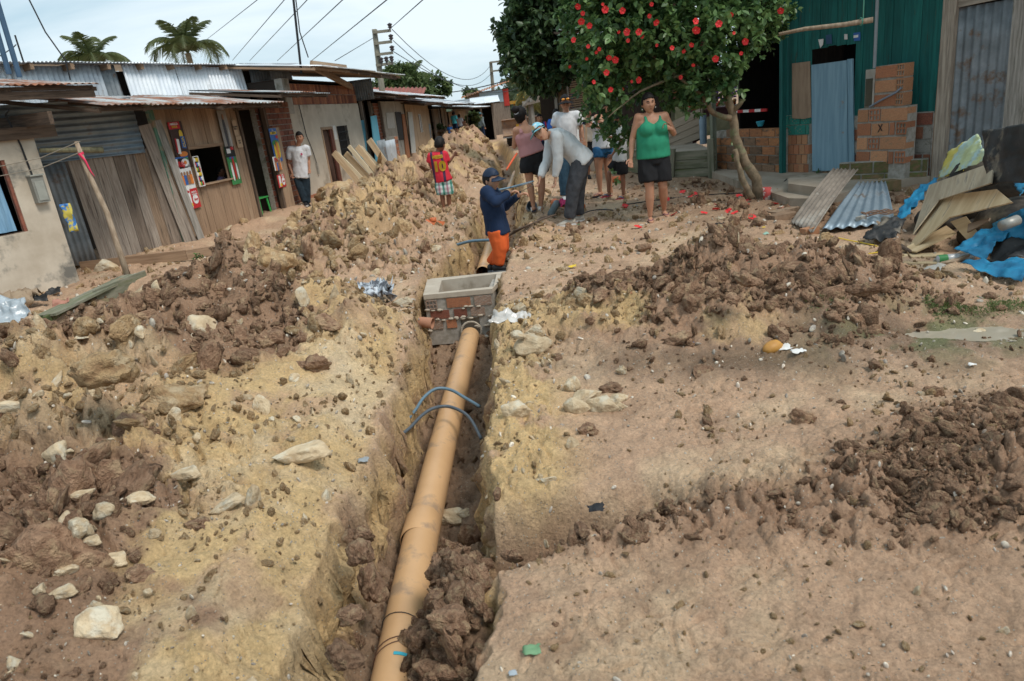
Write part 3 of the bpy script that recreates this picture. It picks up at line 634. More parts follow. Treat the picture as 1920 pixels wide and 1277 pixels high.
# ---- wooden shop
t = ftop(FC, 'plank_shop', 'brown plank shop with an open serving hatch and rusty metal roof', 'shop')
hx0, hx1 = FC.at(362, 320)[0], FC.at(426, 320)[0]; hz0, hz1 = FC.at(400, 341)[1], FC.at(385, 276)[1]; zt = FC.at(350, 198)[1]+.02
planks(t, 0, FC.len, .0, zt, 13, W_KIOSK, holes=[(hx0, hx1, hz0, hz1)], slant=-.01, ragged=.012)
board('hatch_sill', (hx0-.04, -.03, hz0-.01), (hx1+.04, -.03, hz0-.01), .09, .03, W_KIOSK[2], t, face=(0, 0, 1))
board('hatch_lintel', (hx0-.05, -.02, hz1+.02), (hx1+.05, -.02, hz1+.02), .06, .03, W_KIOSK[1], t)
board('corner_post', (-.03, -.01, 0), (-.06, -.01, zt), .09, .09, mat('green_painted_timber', (.12, .24, .17), (.08, .15, .11), scale=6, stretch=(6, 6, .6), rough=.85, bump=.5, c3=(.30, .22, .15), c3amt=.5, c3scale=4), t, label='corner post with worn green paint')
FCd0 = FC.at(492, 405)[0]; FCd1 = FC.at(520, 395)[0]
dx0, dx1 = FC.len+.02, FC.len+1.15
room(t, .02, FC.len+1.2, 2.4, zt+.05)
board('door_post', (dx0+.04, 0, 0), (dx0+.02, 0, zt), .08, .08, W_DARK, t); board('door_post', (dx1, 0, 0), (dx1, 0, zt+.1), .10, .09, W_DARK, t)
board('door_header', (dx0-.1, .0, zt-.08), (dx1+.9, .0, zt-.02), .14, .04, W_DARK, t)
roof(t, -1.95, 1.0, -.72, zt-.05, 1.0, zt+.27, RUST, n=3, rafters=True, wave=.13)
roof(t, 1.0, 3.1, -.85, zt-.08, 1.0, zt+.27, RUST, n=3, rafters=True, wave=.13)
roof(t, 3.1, 5.4, -.95, zt+.10, 1.2, zt+.40, [RUST, ZINC_OLD], n=3, rafters=True, wave=.13)
# shop posters
def poster(F, px, w_, h_, label, paint, y=-.035, lean=0.0):
    x, z = F.at(px[0], px[1], y); p = F.w(x, y, z); th = thing('poster', label, 'poster', p, F.rz, 'advertising posters on the shop'); th.rotation_euler[1] = lean
    mb = MB(); mb.box((0, 0, 0), (w_, .006, h_)); paint(th, w_, h_, mb); return th
def blk(th, name, x, z, w_, h_, m, k=1, rot=0.0, kind='box'):
    mb = MB()
    if kind == 'box': mb.box((x, -.004-.002*k, z), (w_, .002, h_), rot=(0, rot, 0))
    else: mb.ngon([(x+w_/2*math.cos(a)*1, z+h_/2*math.sin(a)) for a in np.linspace(0, 2*math.pi, 17)[:-1]], .002); mb.off((0, -.005-.002*k, 0))
    part(name, mb, m, th)
def people_print(th, x, z, s):
    for i, (dx, c) in enumerate(((-.09, ORANGEP), (-.03, BLUEP), (.035, SKINP), (.10, ORANGEP))):
        blk(th, 'printed_figure', x+dx*s, z-.03*s, .06*s, .13*s, c, 3+i); blk(th, 'printed_head', x+dx*s, z+.06*s, .04*s, .055*s, SKINP, 4+i, kind='o')
def paint_a(th, w_, h_, mb):
    part('sheet', mb, flat('poster_dark_brown', (.06, .03, .025), .5), th); blk(th, 'red_panel', -w_*.10, h_*.42, w_*.8, h_*.15, RED, 1)
    text('AMERICA', th, (-w_*.1, -.010, h_*.45), .055, WHITE, bold=.001); text('SAVOR', th, (-w_*.1, -.010, h_*.39), .05, YEL, bold=.001)
    blk(th, 'printed_bottle', w_*.22, h_*.22, w_*.26, h_*.20, YEL, 2, .1, 'o'); blk(th, 'printed_label', w_*.24, h_*.05, w_*.30, h_*.26, BLUEP, 3, .12)
    text('CUA', th, (w_*.25, -.014, h_*.05), .085, YEL, rot=(math.pi/2, -math.pi/2, 0), bold=.002); blk(th, 'printed_wrapper', -w_*.18, -.02, w_*.22, h_*.32, WHITE, 2, .12); blk(th, 'printed_wrapper', -w_*.30, 0, w_*.10, h_*.3, RED, 3, .12)
    blk(th, 'printed_crumbs', .02, -h_*.2, w_*.6, h_*.12, ORANGEP, 1, .3, 'o'); blk(th, 'printed_plate', -.01, -h_*.38, w_*.55, h_*.17, WHITE, 3, 0, 'o'); blk(th, 'printed_cake', -.01, -h_*.38, w_*.22, h_*.08, ORANGEP, 4, 0, 'o')
def paint_b(th, w_, h_, mb):
    part('sheet', mb, WHITE, th); blk(th, 'blue_strip', 0, h_*.485, w_, h_*.03, BLUEP, 1); text('Rilp', th, (-w_*.12, -.012, h_*.36), .13, RED, bold=.004, shear=.2)
    blk(th, 'green_leaves', w_*.36, h_*.44, w_*.22, h_*.08, GREENP, 2, .3, 'o'); people_print(th, 0, h_*.10, w_*3.2)
    blk(th, 'red_panel', 0, -h_*.31, w_, h_*.38, RED, 3); blk(th, 'printed_carton', -w_*.22, -h_*.27, w_*.28, h_*.40, WHITE, 4, .03); text('Rilp', th, (-w_*.22, -.016, -h_*.16), .06, RED, bold=.002); blk(th, 'printed_mango', -w_*.2, -h_*.42, w_*.24, h_*.09, YEL, 6, 0, 'o')
    blk(th, 'white_disc', w_*.22, -h_*.33, w_*.42, w_*.42, WHITE, 5, 0, 'o'); text('bien', th, (w_*.22, -.022, -h_*.33), .07, RED, shear=.3); text('NUEVO', th, (w_*.2, -.018, -h_*.19), .045, WHITE); text('TAMAÑO', th, (w_*.2, -.018, -h_*.235), .04, WHITE)
def paint_c(th, w_, h_, mb):
    part('sheet', mb, flat('poster_grey_photo', (.34, .32, .29), .5), th); blk(th, 'printed_figure', -w_*.05, h_*.02, w_*.30, h_*.8, flat('print_charcoal', (.07, .07, .08), .5), 2, .06, 'o'); blk(th, 'printed_head', -w_*.02, h_*.36, w_*.18, h_*.13, SKINP, 3, 0, 'o'); blk(th, 'printed_figure', w_*.3, -h_*.1, w_*.2, h_*.5, flat('print_pale_grey', (.5, .48, .45), .5), 3, 0, 'o')
def paint_d(th, w_, h_, mb):
    part('sheet', mb, GREENP, th); blk(th, 'dark_panel', 0, h_*.36, w_, h_*.28, BLACK, 1); blk(th, 'white_badge', -w_*.15, h_*.38, w_*.4, h_*.12, WHITE, 2); blk(th, 'red_badge', w_*.25, h_*.44, w_*.3, h_*.08, RED, 3)
    blk(th, 'printed_bottle', w_*.04, -h_*.08, w_*.22, h_*.62, RED, 4, .06, 'o'); blk(th, 'printed_bottle', -w_*.22, -h_*.16, w_*.2, h_*.5, WHITE, 3, .06, 'o'); blk(th, 'printed_bottle', w_*.3, -h_*.16, w_*.18, h_*.45, WHITE, 3, .06, 'o'); blk(th, 'bottle_caps', 0, h_*.2, w_*.5, h_*.05, BLUEP, 3)
def paint_e(th, w_, h_, mb):
    part('sheet', mb, BLUEP, th); blk(th, 'yellow_band', -.01, h_*.36, w_*.8, h_*.08, YEL, 1); text('REFRESCA', th, (0, -.010, h_*.36), .04, BLACK); text('MAS', th, (-.03, -.010, h_*.44), .045, WHITE); blk(th, 'red_spot', w_*.32, h_*.24, w_*.34, h_*.10, RED, 2, 0, 'o')
    blk(th, 'green_field', 0, h_*.05, w_*.9, h_*.20, GREENP, 1, 0, 'o'); blk(th, 'printed_bottle', -w_*.22, -h_*.2, w_*.28, h_*.46, YEL, 3, 0, 'o'); blk(th, 'printed_bottle', w_*.28, -h_*.15, w_*.28, h_*.5, YEL, 3, 0, 'o'); blk(th, 'printed_bottle', w_*.03, -h_*.16, w_*.26, h_*.56, ORANGEP, 5, 0, 'o')
poster(FC, (338, 272), .40, .80, 'tall brown snack poster left of the serving hatch, above the juice poster', paint_a, lean=-.02)
poster(FC, (352, 343), .40, .92, 'tall juice poster with a red lower half, lowest on the left of the hatch', paint_b, lean=-.02)
poster(FC, (424, 250), .30, .86, 'grey poster of a standing figure right of the hatch', paint_c, y=-.06)
poster(FC, (437, 310), .34, .74, 'green poster with bottles right of the hatch', paint_d, y=-.06)
for px, w_, h_, tx, lb in (((441, 240), .14, .30, 'SE VENDE\nHIELO', 'upper cardboard notice beside the shop door'), ((449, 266), .20, .22, 'HAY\nGAS', 'lower cardboard notice beside the shop door')):
    x, z = FC.at(px[0], px[1], -.05); th = thing('notice', lb, 'notice', FC.w(x, -.05, z), FC.rz); mb = MB(); mb.box((0, 0, 0), (w_, .005, h_)); part('card', mb, flat('cardboard', (.50, .36, .24), .85), th); text(tx, th, (0, -.006, 0), .042, BLACK)
x, z = FC.at(371, 322, -.08); th = thing('snack_rack', 'narrow wire rack of snack bags hanging at the left of the hatch', 'rack', FC.w(x, -.10, z-.26), FC.rz)
mb = MB()
for sx in (-.075, .075): mb.box((sx, 0, .26), (.012, .02, .54))
for sz in (.0, .53): mb.box((0, 0, sz), (.16, .02, .012))
part('frame', mb, WHITE, th)
for r in range(6):
    for c in range(3):
        m = [YEL, GREENP, RED, BLUEP, WHITE, YEL][(r*2+c) % 6]; mb = MB(); mb.ball(((c-1)*.045, 0, .045+r*.085), (.022, .014, .038), 8, 5); part('snack_bag', mb, m, th)
# shelves of goods deep inside, barely lit
bx('counter', hx0-.2, hx1+.3, .25, .45, hz0-.12, hz0-.03, W_DARK, t); bx('shelf', hx0, hx1, 1.5, 1.8, hz0+.35, hz0+.38, W_DARK, t)
# open poster door beside the shop door
Dd = thing('plywood_door_leaf', 'open plywood door leaf with posters, right of the dark shop doorway', 'door', FC.w(dx1+.02, -.05, 0), FC.rz+.10)
mb = MB(); mb.box((.27, 0, .95), (.5, .02, 1.86), jit=.004); part('panel', mb, W_KIOSK[2], Dd); FD_ = Frame(Dd.location[:2], (Dd.location[0]+math.cos(FC.rz+.10), Dd.location[1]+math.sin(FC.rz+.10)))
poster(FD_, (517, 272), .42, .72, 'blue and yellow soft drink poster on the open plywood door', paint_e, y=-.025)
def paint_f(th, w_, h_, mb):
    part('sheet', mb, WHITE, th); text('Rilp', th, (-w_*.15, -.010, h_*.25), .12, RED, bold=.004, shear=.2); people_print(th, 0, -h_*.12, w_*3); blk(th, 'green_leaves', w_*.36, h_*.4, w_*.2, h_*.15, GREENP, 2, 0, 'o')
def paint_g(th, w_, h_, mb):
    part('sheet', mb, RED, th); blk(th, 'printed_carton', -w_*.24, 0, w_*.26, h_*.85, WHITE, 2, .04); blk(th, 'printed_mango', -w_*.2, -h_*.28, w_*.24, h_*.28, YEL, 4, 0, 'o'); blk(th, 'white_disc', w_*.2, -h_*.05, w_*.42, w_*.42, WHITE, 3, 0, 'o'); text('bien', th, (w_*.2, -.014, -h_*.05), .07, RED, shear=.3); text('NUEVO\nTAMAÑO', th, (w_*.2, -.012, h_*.36), .035, WHITE)
poster(FD_, (520, 306), .42, .30, 'white juice poster in the middle of the open plywood door', paint_f, y=-.025)
poster(FD_, (528, 339), .42, .28, 'small red juice poster lowest on the open plywood door', paint_g, y=-.025)
# green plastic chair in the doorway
th = thing('plastic_chair', 'green plastic chair in the dark shop doorway', 'chair', FC.w(dx0+.62, .35, .03), FC.rz)
GP = flat('green_plastic', (.05, .42, .10), .35, spec=.5)
mb = MB(); mb.box((0, 0, .42), (.42, .40, .025)); part('seat', mb, GP, th)
mb = MB(); mb.box((0, .20, .66), (.38, .025, .44), rot=(-.15, 0, 0)); part('backrest', mb, GP, th)
for sx in (-.18, .18):
    for sy in (-.17, .17): mb = MB(); mb.tube([(sx*.95, sy*.95, .42), (sx*1.1, sy*1.1, 0)], [.022, .018], 6); part('leg', mb, GP, th)
# brick pier and white plastered house with the brick band
FD = Frame((-4.70, 17.9), (-3.85, 23.0))
t = ftop(FD, 'brick_side_wall', 'dark red brick wall between the shop and the rendered house', 'wall')
brickwall(t, -1.75, -.02, -.1, 2.45, .24, .125, [BRICKD, BRICKS[1], BRICKD], y=-.05, th=.14, gap=.02)
t = ftop(FD, 'rendered_house', 'beige rendered house with a brick band under its deep metal eave', 'house')
zt = FD.at(600, 196)[1]; zb1 = FD.at(600, 160)[1]
d0, d1 = FD.at(603, 250)[0], FD.at(634, 300)[0]; dz = FD.at(612, 240)[1]
g0, g1 = FD.at(633, 250)[0], FD.at(652, 250)[0]; gz0, gz1 = FD.at(645, 300)[1], FD.at(640, 236)[1]
d1 = min(d1, g0-.35)
mb = MB(); W = FD.len
def wallbox(x0, x1, z0, z1): mb.box(((x0+x1)/2, .07, (z0+z1)/2), (x1-x0, .14, z1-z0))
wallbox(0, d0, -.1, zt); wallbox(d0, d1, dz, zt-.001); wallbox(d1, g0, -.1, zt); wallbox(g0, g1, -.1, gz0); wallbox(g0, g1, gz1, zt-.001); wallbox(g1, W, -.1, zt)
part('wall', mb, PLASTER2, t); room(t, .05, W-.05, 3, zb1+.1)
bx('base_course', -.02, d0-.05, -.05, -.003, -.1, .18, BRICKS[1], t)
brickwall(t, .35, W, zt+.003, zb1+.02, .13, .21, [BRICKS[0], BRICKS[1], BRICKD], y=.02, th=.12, gap=.018, soldier=True)
bx('pillar', -.05, .34, -.03, .16, zt-.2, zb1+.12, CEMENT, t)
dr = bx('door', d0+.03, d1-.25, .05, .09, 0, dz-.04, mat('brown_door', (.12, .065, .045), (.075, .042, .03), stretch=(6, 6, .6)), t)
bx('door', d1-.24, d1-.03, -.02, .03, 0, dz-.04, mat('red_brown_door', (.17, .06, .04), (.10, .04, .03), stretch=(6, 6, .6)), t)
for a, b in ((d0-.01, d0+.05), (d1-.05, d1+.01)): bx('door_jamb', a, b, -.02, .10, 0, dz, W_KIOSK[2], t)
bx('door_head', d0-.01, d1+.01, -.02, .10, dz-.04, dz+.03, W_KIOSK[2], t)
wf = bx('window', g0, g1, .06, .08, gz0, gz1, DARKIN, t)
for k in range(8): x = g0+(k+.5)/8*(g1-g0); mb = MB(); mb.tube([(x, -.02, gz0), (x, -.02, gz1)], .012, 6); part('window_bar', mb, BLACK, t)
for k in range(4): z = gz0+(k+.3)/4*(gz1-gz0); mb = MB(); mb.box(((g0+g1)/2, -.02, z), (g1-g0, .014, .022)); part('window_bar', mb, BLACK, t)
x, z = FD.at(622, 243); bx('paper_sheet', x-.0, x+.30, -.008, -.002, z-.28, z+.10, PAPER, t)
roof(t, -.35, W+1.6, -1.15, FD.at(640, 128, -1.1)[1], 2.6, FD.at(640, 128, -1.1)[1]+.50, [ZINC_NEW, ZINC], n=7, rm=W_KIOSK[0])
board('eave_beam', (-.3, -.95, zb1+.30), (2.0, -.95, zb1+.30), .17, .05, W_KIOSK[2], t); board('tie_beam', (-.2, -.9, zb1+.28), (W*.95, 0.0, zb1-.02), .16, .06, W_KIOSK[0], t)
board('eave_beam', (2.0, -1.0, zb1+.24), (W+1.2, -1.0, zb1+.16), .10, .05, W_DARK, t)
mb = MB(); x, z = FD.at(590, 290, -.02); mb.tube([(x-.35, -.02, zt), (x-.3, -.03, z+.5), (x-.1, -.03, z+.1), (x, -.03, z-.25)], .010, 6); part('loose_cable', mb, CABLE, t)
bx('cable_weight', x-.03, x+.03, -.05, -.01, z-.5, z-.2, CEMENT, t)
# ---- silvery upper wall and long roof behind the shop
FS = Frame(at(10, 120, 3.4)[:2], at(525, 123, 3.4)[:2])
t = ftop(FS, 'metal_clad_shed', 'long shed with a bright silver corrugated upper wall behind the shop roof', 'shed')
xs = [FS.at(a, 150)[0] for a in (-30, 30, 95, 150, 190, 222, 280, 322, 380, 448, 462, 500, 540)]
for k in range(len(xs)-1):
    if k == 9: continue
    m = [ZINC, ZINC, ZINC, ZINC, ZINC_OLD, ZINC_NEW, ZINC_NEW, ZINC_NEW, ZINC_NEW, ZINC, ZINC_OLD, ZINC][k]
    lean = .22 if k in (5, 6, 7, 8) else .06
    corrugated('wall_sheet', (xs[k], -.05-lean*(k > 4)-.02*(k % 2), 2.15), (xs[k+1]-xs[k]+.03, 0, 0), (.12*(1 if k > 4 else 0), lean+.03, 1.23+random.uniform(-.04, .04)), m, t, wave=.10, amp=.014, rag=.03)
bx('back_wall', xs[0], xs[-1], .22, .3, 0, 3.3, DARKIN, t)
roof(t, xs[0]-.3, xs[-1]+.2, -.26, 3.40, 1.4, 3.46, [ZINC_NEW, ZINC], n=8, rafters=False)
for k in range(11): board('rafter_end', (xs[0]+(xs[-1]-xs[0])*k/10, -.2, 3.34), (xs[0]+(xs[-1]-xs[0])*k/10, .3, 3.34), .10, .07, W_KIOSK[1], t, face=(1, 0, 0))
mb = MB(); 
# fence-top band beside the bricks, lower brick course seen below the sheets
brickwall(t, xs[-3], xs[-1], 1.9, 2.14, .24, .12, [BRICKS[0], BRICKS[1]], y=-.03, th=.12, gap=.02)
# ---- further houses of the row
FE = Frame((-3.78, 23.9), (-2.55, 34.0)); FG = Frame((-2.5, 34.5), (-.35, 44.5))
BLUEW = mat('sky_blue_board', (.13, .40, .52), (.09, .30, .41), scale=4, stretch=(6, 6, .5), rough=.8, bump=.4, c3=(.25, .30, .30), c3amt=.25, rnd=.1)
t = ftop(FE, 'blue_door_house', 'dark fronted house with bright blue door boards and a low metal roof', 'house')
q = lambda px, py, y=0.0: FE.at(px, py, y)
zt = q(740, 190)[1]
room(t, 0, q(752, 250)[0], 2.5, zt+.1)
x0 = .05
pan('blue_board', FE, [(673, 226), (684, 225), (690, 300), (677, 300)], .02, BLUEW, t, y=-.02)
pan('blue_board', FE, [(696, 218), (706, 216), (722, 322), (708, 322)], .03, BLUEW, t, y=-.35)
for px in (684, 700, 719): x = q(px, 240)[0]; board('post', (x, .0, 0), (x, .0, zt), .09, .08, WOOD[2], t)
brickwall(t, q(708, 230)[0], q(722, 230)[0], .2, zt-.05, .22, .11, [BRICKS[1], BRICKD], y=.06, th=.1)
bx('wall_panel', q(722, 230)[0], q(765, 230)[0], .05, .12, 0, zt, mat('grey_render', (.42, .40, .35), (.32, .30, .26), scale=2, rough=.92, bump=.3, c3=(.24, .22, .19)), t)
pan('white_shutter', FE, [(724, 212), (738, 211), (741, 240), (727, 241)], .02, flat('faded_white_board', (.52, .53, .50), .8), t, y=.03)
pan('dark_window', FE, [(741, 210), (752, 210), (761, 262), (749, 263)], .02, BLACK, t, y=.03)
pan('brown_post', FE, [(754, 214), (759, 214), (770, 295), (763, 297)], .04, mat('orange_brown_timber', (.38, .17, .09), (.27, .12, .06), stretch=(6, 6, .6)), t, y=.0)
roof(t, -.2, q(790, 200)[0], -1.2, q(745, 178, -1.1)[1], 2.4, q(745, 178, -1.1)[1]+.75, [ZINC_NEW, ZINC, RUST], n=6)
corrugated('gable_sheet', (-.35, -.45, zt+.02), (0, 1.5, 0), (0, 0, .62), ZINC_OLD, t)
t2 = thing('brick_pier', 'short red brick pier with cement edge before the blue door house', 'brick pier', FE.w(.15, -.75, .1), FE.rz)
brickwall(t2, 0, .42, 0, 1.15, .21, .115, [BRICKS[0], BRICKS[1]], y=0, th=.3, gap=.02, hollow=.1); bx('cement_edge', .423, .50, .02, .28, 0, 1.05, CEMENT, t2)
t2 = ftop(FE, 'metal_sheet_fence', 'rusty grey corrugated sheets fencing the front of the blue door house', 'fence')
for k, (a, b, m) in enumerate(((709, 725, ZINC_OLD), (724, 743, ZINC))):
    x0, x1 = FE.at(a, 280, -1.1)[0], FE.at(b, 280, -1.1)[0]; corrugated('metal_sheet', (x0, -1.1, .05), (x1-x0, 0, 0), (-.03, 0, 1.2-k*.05), m, t2, wave=.12, amp=.018)
t = ftop(FE, 'plywood_house', 'plywood fronted house with a narrow white framed slit window', 'house')
a0, a1 = q(763, 230)[0], q(806, 230)[0]; room(t, a0, a1+1.4, 2.5, q(785, 192)[1])
PLY = mat('warm_plywood', (.46, .34, .225), (.36, .255, .165), scale=3, stretch=(3, 3, .5), rough=.82, bump=.2, rnd=.1)
planks(t, a0, a1, 0, q(785, 194)[1], 6, [PLY], y=0, name='panel', gap=.02)
pan('white_door', FE, [(765, 210), (773, 210), (781, 290), (773, 292)], .02, flat('faded_white_board', (.5, .5, .5)), t, y=-.06)
x, z = q(787, 232); bx('window_slit', x-.10, x+.22, -.03, -.005, z-.35, z+.38, BLACK, t)
for dx in (-.12, .0, .22): bx('window_frame', x+dx-.02, x+dx+.03, -.045, -.031, z-.37, z+.40, WHITE, t)
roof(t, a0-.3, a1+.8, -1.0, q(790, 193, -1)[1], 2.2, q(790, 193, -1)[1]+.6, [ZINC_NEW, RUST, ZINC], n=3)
t = ftop(FG, 'dark_front_house', 'dark fronted wooden house behind the plant table, under a silver eave', 'house')
q = lambda px, py, y=0.0: FG.at(px, py, y)
zt = q(830, 203)[1]; room(t, -.6, q(842, 240)[0], 2.5, zt)
for px in (806, 816, 826, 837): x = q(px, 240)[0]; board('post', (x, 0, 0), (x, 0, zt), .12, .1, random.choice(WOOD), t)
pan('grey_door', FG, [(801, 232), (807, 232), (811, 282), (803, 284)], .03, ZINC_BLUE, t, y=-.1)
planks(t, q(816, 240)[0], q(826, 240)[0], 0, zt, 3, WOOD, y=.02); planks(t, q(832, 240)[0], q(842, 240)[0], 0, zt, 3, WOOD, y=.02)
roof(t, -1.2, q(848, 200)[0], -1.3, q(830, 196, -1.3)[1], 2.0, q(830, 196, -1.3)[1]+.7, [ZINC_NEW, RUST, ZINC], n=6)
t = ftop(FG, 'far_plank_house', 'far plank house under a bright silver lean-to eave at the end of the row', 'house')
a0, a1 = q(843, 230)[0], q(872, 230)[0]; zt = q(860, 208)[1]; planks(t, a0, a1, 0, zt, 9, [PLY, WOOD[0]], y=0); room(t, a0, a1, 2.5, zt)
roof(t, a0-.3, a1+.3, -1.5, q(858, 204, -1.5)[1], 2.0, q(858, 204, -1.5)[1]+.45, ZINC_NEW, n=3)
t = thing('corner_stall', 'wooden stall with open dark front at the far end of the left row', 'stall', (-.9, 44.6, 0), 0)
zt = 2.15; planks(t, -.9, .0, .1, zt, 4, [PLY], y=0); room(t, -.9, 1.5, 2.5, zt)
for x in (-.9, .0, .75, 1.45): board('post', (x, -.05, 0), (x, -.05, zt), .12, .12, WOOD[2], t)
roof(t, -1.6, 1.9, -1.0, zt+.02, 2.5, zt+.45, [ZINC_OLD, ZINC_NEW], n=4)
t = thing('red_gable_house', 'far house with a red wall and orange lean-to roof above the stall', 'house', (1.15, 52, 0), 0)
bx('wall', -2.2, .75, 0, 3, 0, 3.05, WOOD[2], t); bx('red_panel', .38, .76, -.05, -.002, 1.9, 3.04, mat('red_wall', (.50, .05, .035), (.40, .04, .03)), t); bx('side_panel', -1.3, .35, -.03, -.005, 2.2, 3.0, flat('pale_blue_wall', (.35, .47, .52)), t)
corrugated('roof_sheet', (-2.6, -.5, 2.75), (3.6, 0, .75), (0, 3.8, .2), mat('orange_tin', (.42, .17, .07), (.30, .12, .05), rough=.7), t, wave=.2, amp=.03)
t = thing('red_roof_house', 'house with a low red-brown roof just behind the blue door house', 'house', (-5.4, 33, 0), 0)
bx('wall', -1.4, 2.2, .3, 3, 0, 2.9, PLASTER2, t); corrugated('roof_sheet', (-1.8, 0, 3.18), (4.6, 0, -.5), (0, 3, .45), mat('red_tin', (.30, .09, .06), (.2, .06, .045), rough=.7), t, wave=.2, amp=.03)
# shelf of potted plants, yard bits
# ================================================================== RIGHT SIDE
GREEN = [mat('green_painted_plank_%d' % k, a, b, scale=4, stretch=(7, 7, .5), rough=.75, bump=.4, c3=(.05, .045, .03), c3amt=.22, c3scale=3, rnd=.12) for k, (a, b) in enumerate((((.011, .125, .112), (.008, .082, .076)), ((.014, .145, .128), (.010, .095, .085))))]
GBRICK = mat('green_painted_brick', (.03, .24, .19), (.02, .16, .13), scale=8, rough=.8, bump=.3, c3=(.36, .20, .13), c3amt=.35, c3scale=7)
BDOOR = mat('pale_blue_door', (.25, .40, .49), (.18, .31, .40), scale=3, stretch=(7, 7, .45), rough=.75, bump=.3, c3=(.28, .24, .20), c3amt=.12, c3scale=5, dist=.003)
POLEW = mat('peeled_pole', (.42, .33, .24), (.26, .19, .13), scale=5, stretch=(5, 5, .6), rough=.85, bump=.4)
CONC = mat('worn_concrete', (.40, .34, .27), (.31, .255, .195), scale=2.5, rough=.93, bump=.3, detail=9, c3=(.20, .17, .12), c3amt=.4, c3scale=1.6)
FR = Frame(at(1470, 322, .1)[:2], at(1747, 338, .02)[:2])
t = ftop(FR, 'green_wooden_house', 'dark green wooden house with a pale blue door on low brick courses', 'house')
q = lambda px, py, y=0.0: FR.at(px, py, y)
roof(t, -1.0, FR.len+3.2, -.9, 3.35, 2.5, 4.0, ZINC_OLD, n=6)  # eave roof above the view, added to shade the green front
xd0, xd1 = q(1520, 220)[0], q(1601, 220)[0]; zd = q(1560, 86)[1]; W = FR.len; zl = q(1495, 215)[1]; zr = q(1720, 213)[1]; H = 3.6
planks(t, 0, xd0, zl, H, 4, GREEN); planks(t, xd0, xd1, zd, H, 5, GREEN); planks(t, xd1, W, min(zl, zr), H, 9, GREEN, gap=.004)
zs = q(1495, 253)[1]
brickwall(t, .0, xd0-.01, .08, zs, .105, (zs-.08)/4, [BRICKS[2], BRICKS[0]], y=-.02, th=.1, gap=.01)
brickwall(t, .0, xd0-.01, zs+.001, zl, .22, (zl-zs)/2, [GBRICK], y=-.02, th=.1, gap=.01)
brickwall(t, xd1+.02, W-.02, .02, zr+.02, .24, .19, [BRICKS[1], BRICKD, MATS['mortar']], y=-.03, th=.12, gap=.03)
dz = q(1560, 116)[1]; dd = thing('blue_door', 'pale blue plank door standing shut in the green house', 'door', FR.w(0, 0, 0), FR.rz)
zb = q(1560, 320)[1]
pan('panel', FR, [(1521, 122), (1587, 113), (1590, 319), (1523, 321)], .03, BDOOR, dd, y=-.06); pan('side_board', FR, [(1588.5, 111), (1598, 110), (1602, 318), (1591, 319)], .03, BDOOR, dd, y=-.05)
bx('dark_back', xd0-.3, xd1+.3, 1.0, 1.05, 0, 3, BLACK, t)
pan('plywood_patch', FR, [(1485, 119), (1518, 115), (1521, 220), (1507, 223), (1485, 222)], .012, mat('bare_plywood', (.36, .26, .18), (.27, .19, .13), scale=4, stretch=(4, 4, .6), rough=.9, bump=.3, c3=(.55, .52, .48), c3amt=.15), t, y=-.045)
for pts, m, lb in (([(1600, 62), (1613, 60), (1613, 76), (1601, 77)], BLUEP, 'blue census sticker'), ([(1548, 66), (1559, 64), (1560, 82), (1549, 83)], flat('faded_blue', (.03, .08, .16)), 'faded blue sticker'), ([(1534, 74), (1544, 73), (1543, 84), (1538, 90)], PAPER, 'torn white paper'), ([(1583, 64), (1589, 64), (1589, 74), (1583, 74)], PAPER, 'torn white paper')):
    pan('sticker', FR, pts, .003, m, t, y=-.025, label=lb)
x, z = q(1607, 68); mb = MB(); mb.box((x, -.027, z), (.075, .002, .035)); part('sticker_print', mb, WHITE, t)
# wall meter pier of hollow bricks
yp = -.42
px0, px1 = FR.at(1606, 250, yp)[0], FR.at(1700, 250, yp)[0]; pz0 = FR.at(1650, 308, yp)[1]; pz1 = FR.at(1650, 202, yp)[1]; pz2 = FR.at(1660, 121, yp)[1]
t = thing('brick_meter_pier', 'stepped pier of hollow orange bricks with a meter niche beside the blue door', 'brick pier', FR.o, FR.rz)
n = 4; bh = (pz1-pz0)/n; bw = px1-px0
bx('mortar', px0+.01, px1-.01, yp+.012, yp+.22, 0, pz1, MORTAR, t)
for r in range(n):
    z = pz0+(r+.5)*bh; cuts = [0, .24, .48, 1.0] if r % 2 else [0, .30, .66, 1.0]
    for k in range(3):
        a, b = px0+bw*cuts[k]-.0, px0+bw*cuts[k+1]
        hol = (r % 2 == 1 and k == 1) or (r % 2 == 0 and k == 2 and False)
        if r % 2 == 0:
            segs = [(a, b-.0, False)] if k < 2 else [(a, b-.17, False), (b-.16, b, True)]
        else: segs = [(a, b, k == 1)]
        for a_, b_, h_ in segs: link('hollow_brick' if h_ else 'brick', hollow_mesh(BRICKS[2 if (r+k) % 2 else 0]) if h_ else brick_mesh(BRICKS[(r+k) % 2*2]), t, ((a_+b_)/2, yp+.10-.003*k, z+random.uniform(-.006, .006)), (0, random.uniform(-.02, .02), 0), (b_-a_-.02, .2, bh-.03))
ux0 = FR.at(1619, 160, yp)[0]; um = FR.at(1640, 160, yp)[0]; ux1 = FR.at(1695, 160, yp)[0]
bx('mortar', um, ux1-.01, yp+.014, yp+.2, pz1, pz2-.01, MORTAR, t); bh = (pz2-pz1)/3
for r in range(3):
    z = pz1+(r+.5)*bh; hw = .11
    link('brick', brick_mesh(BRICKS[r % 2*2]), t, ((um+ux1-hw)/2, yp+.10, z), (0, 0, 0), (ux1-hw-um-.01, .2, bh-.035)); link('hollow_brick', hollow_mesh(BRICKS[2]), t, (ux1-hw/2, yp+.095, z), (0, random.uniform(-.03, .03), 0), (hw, .2, bh-.02))
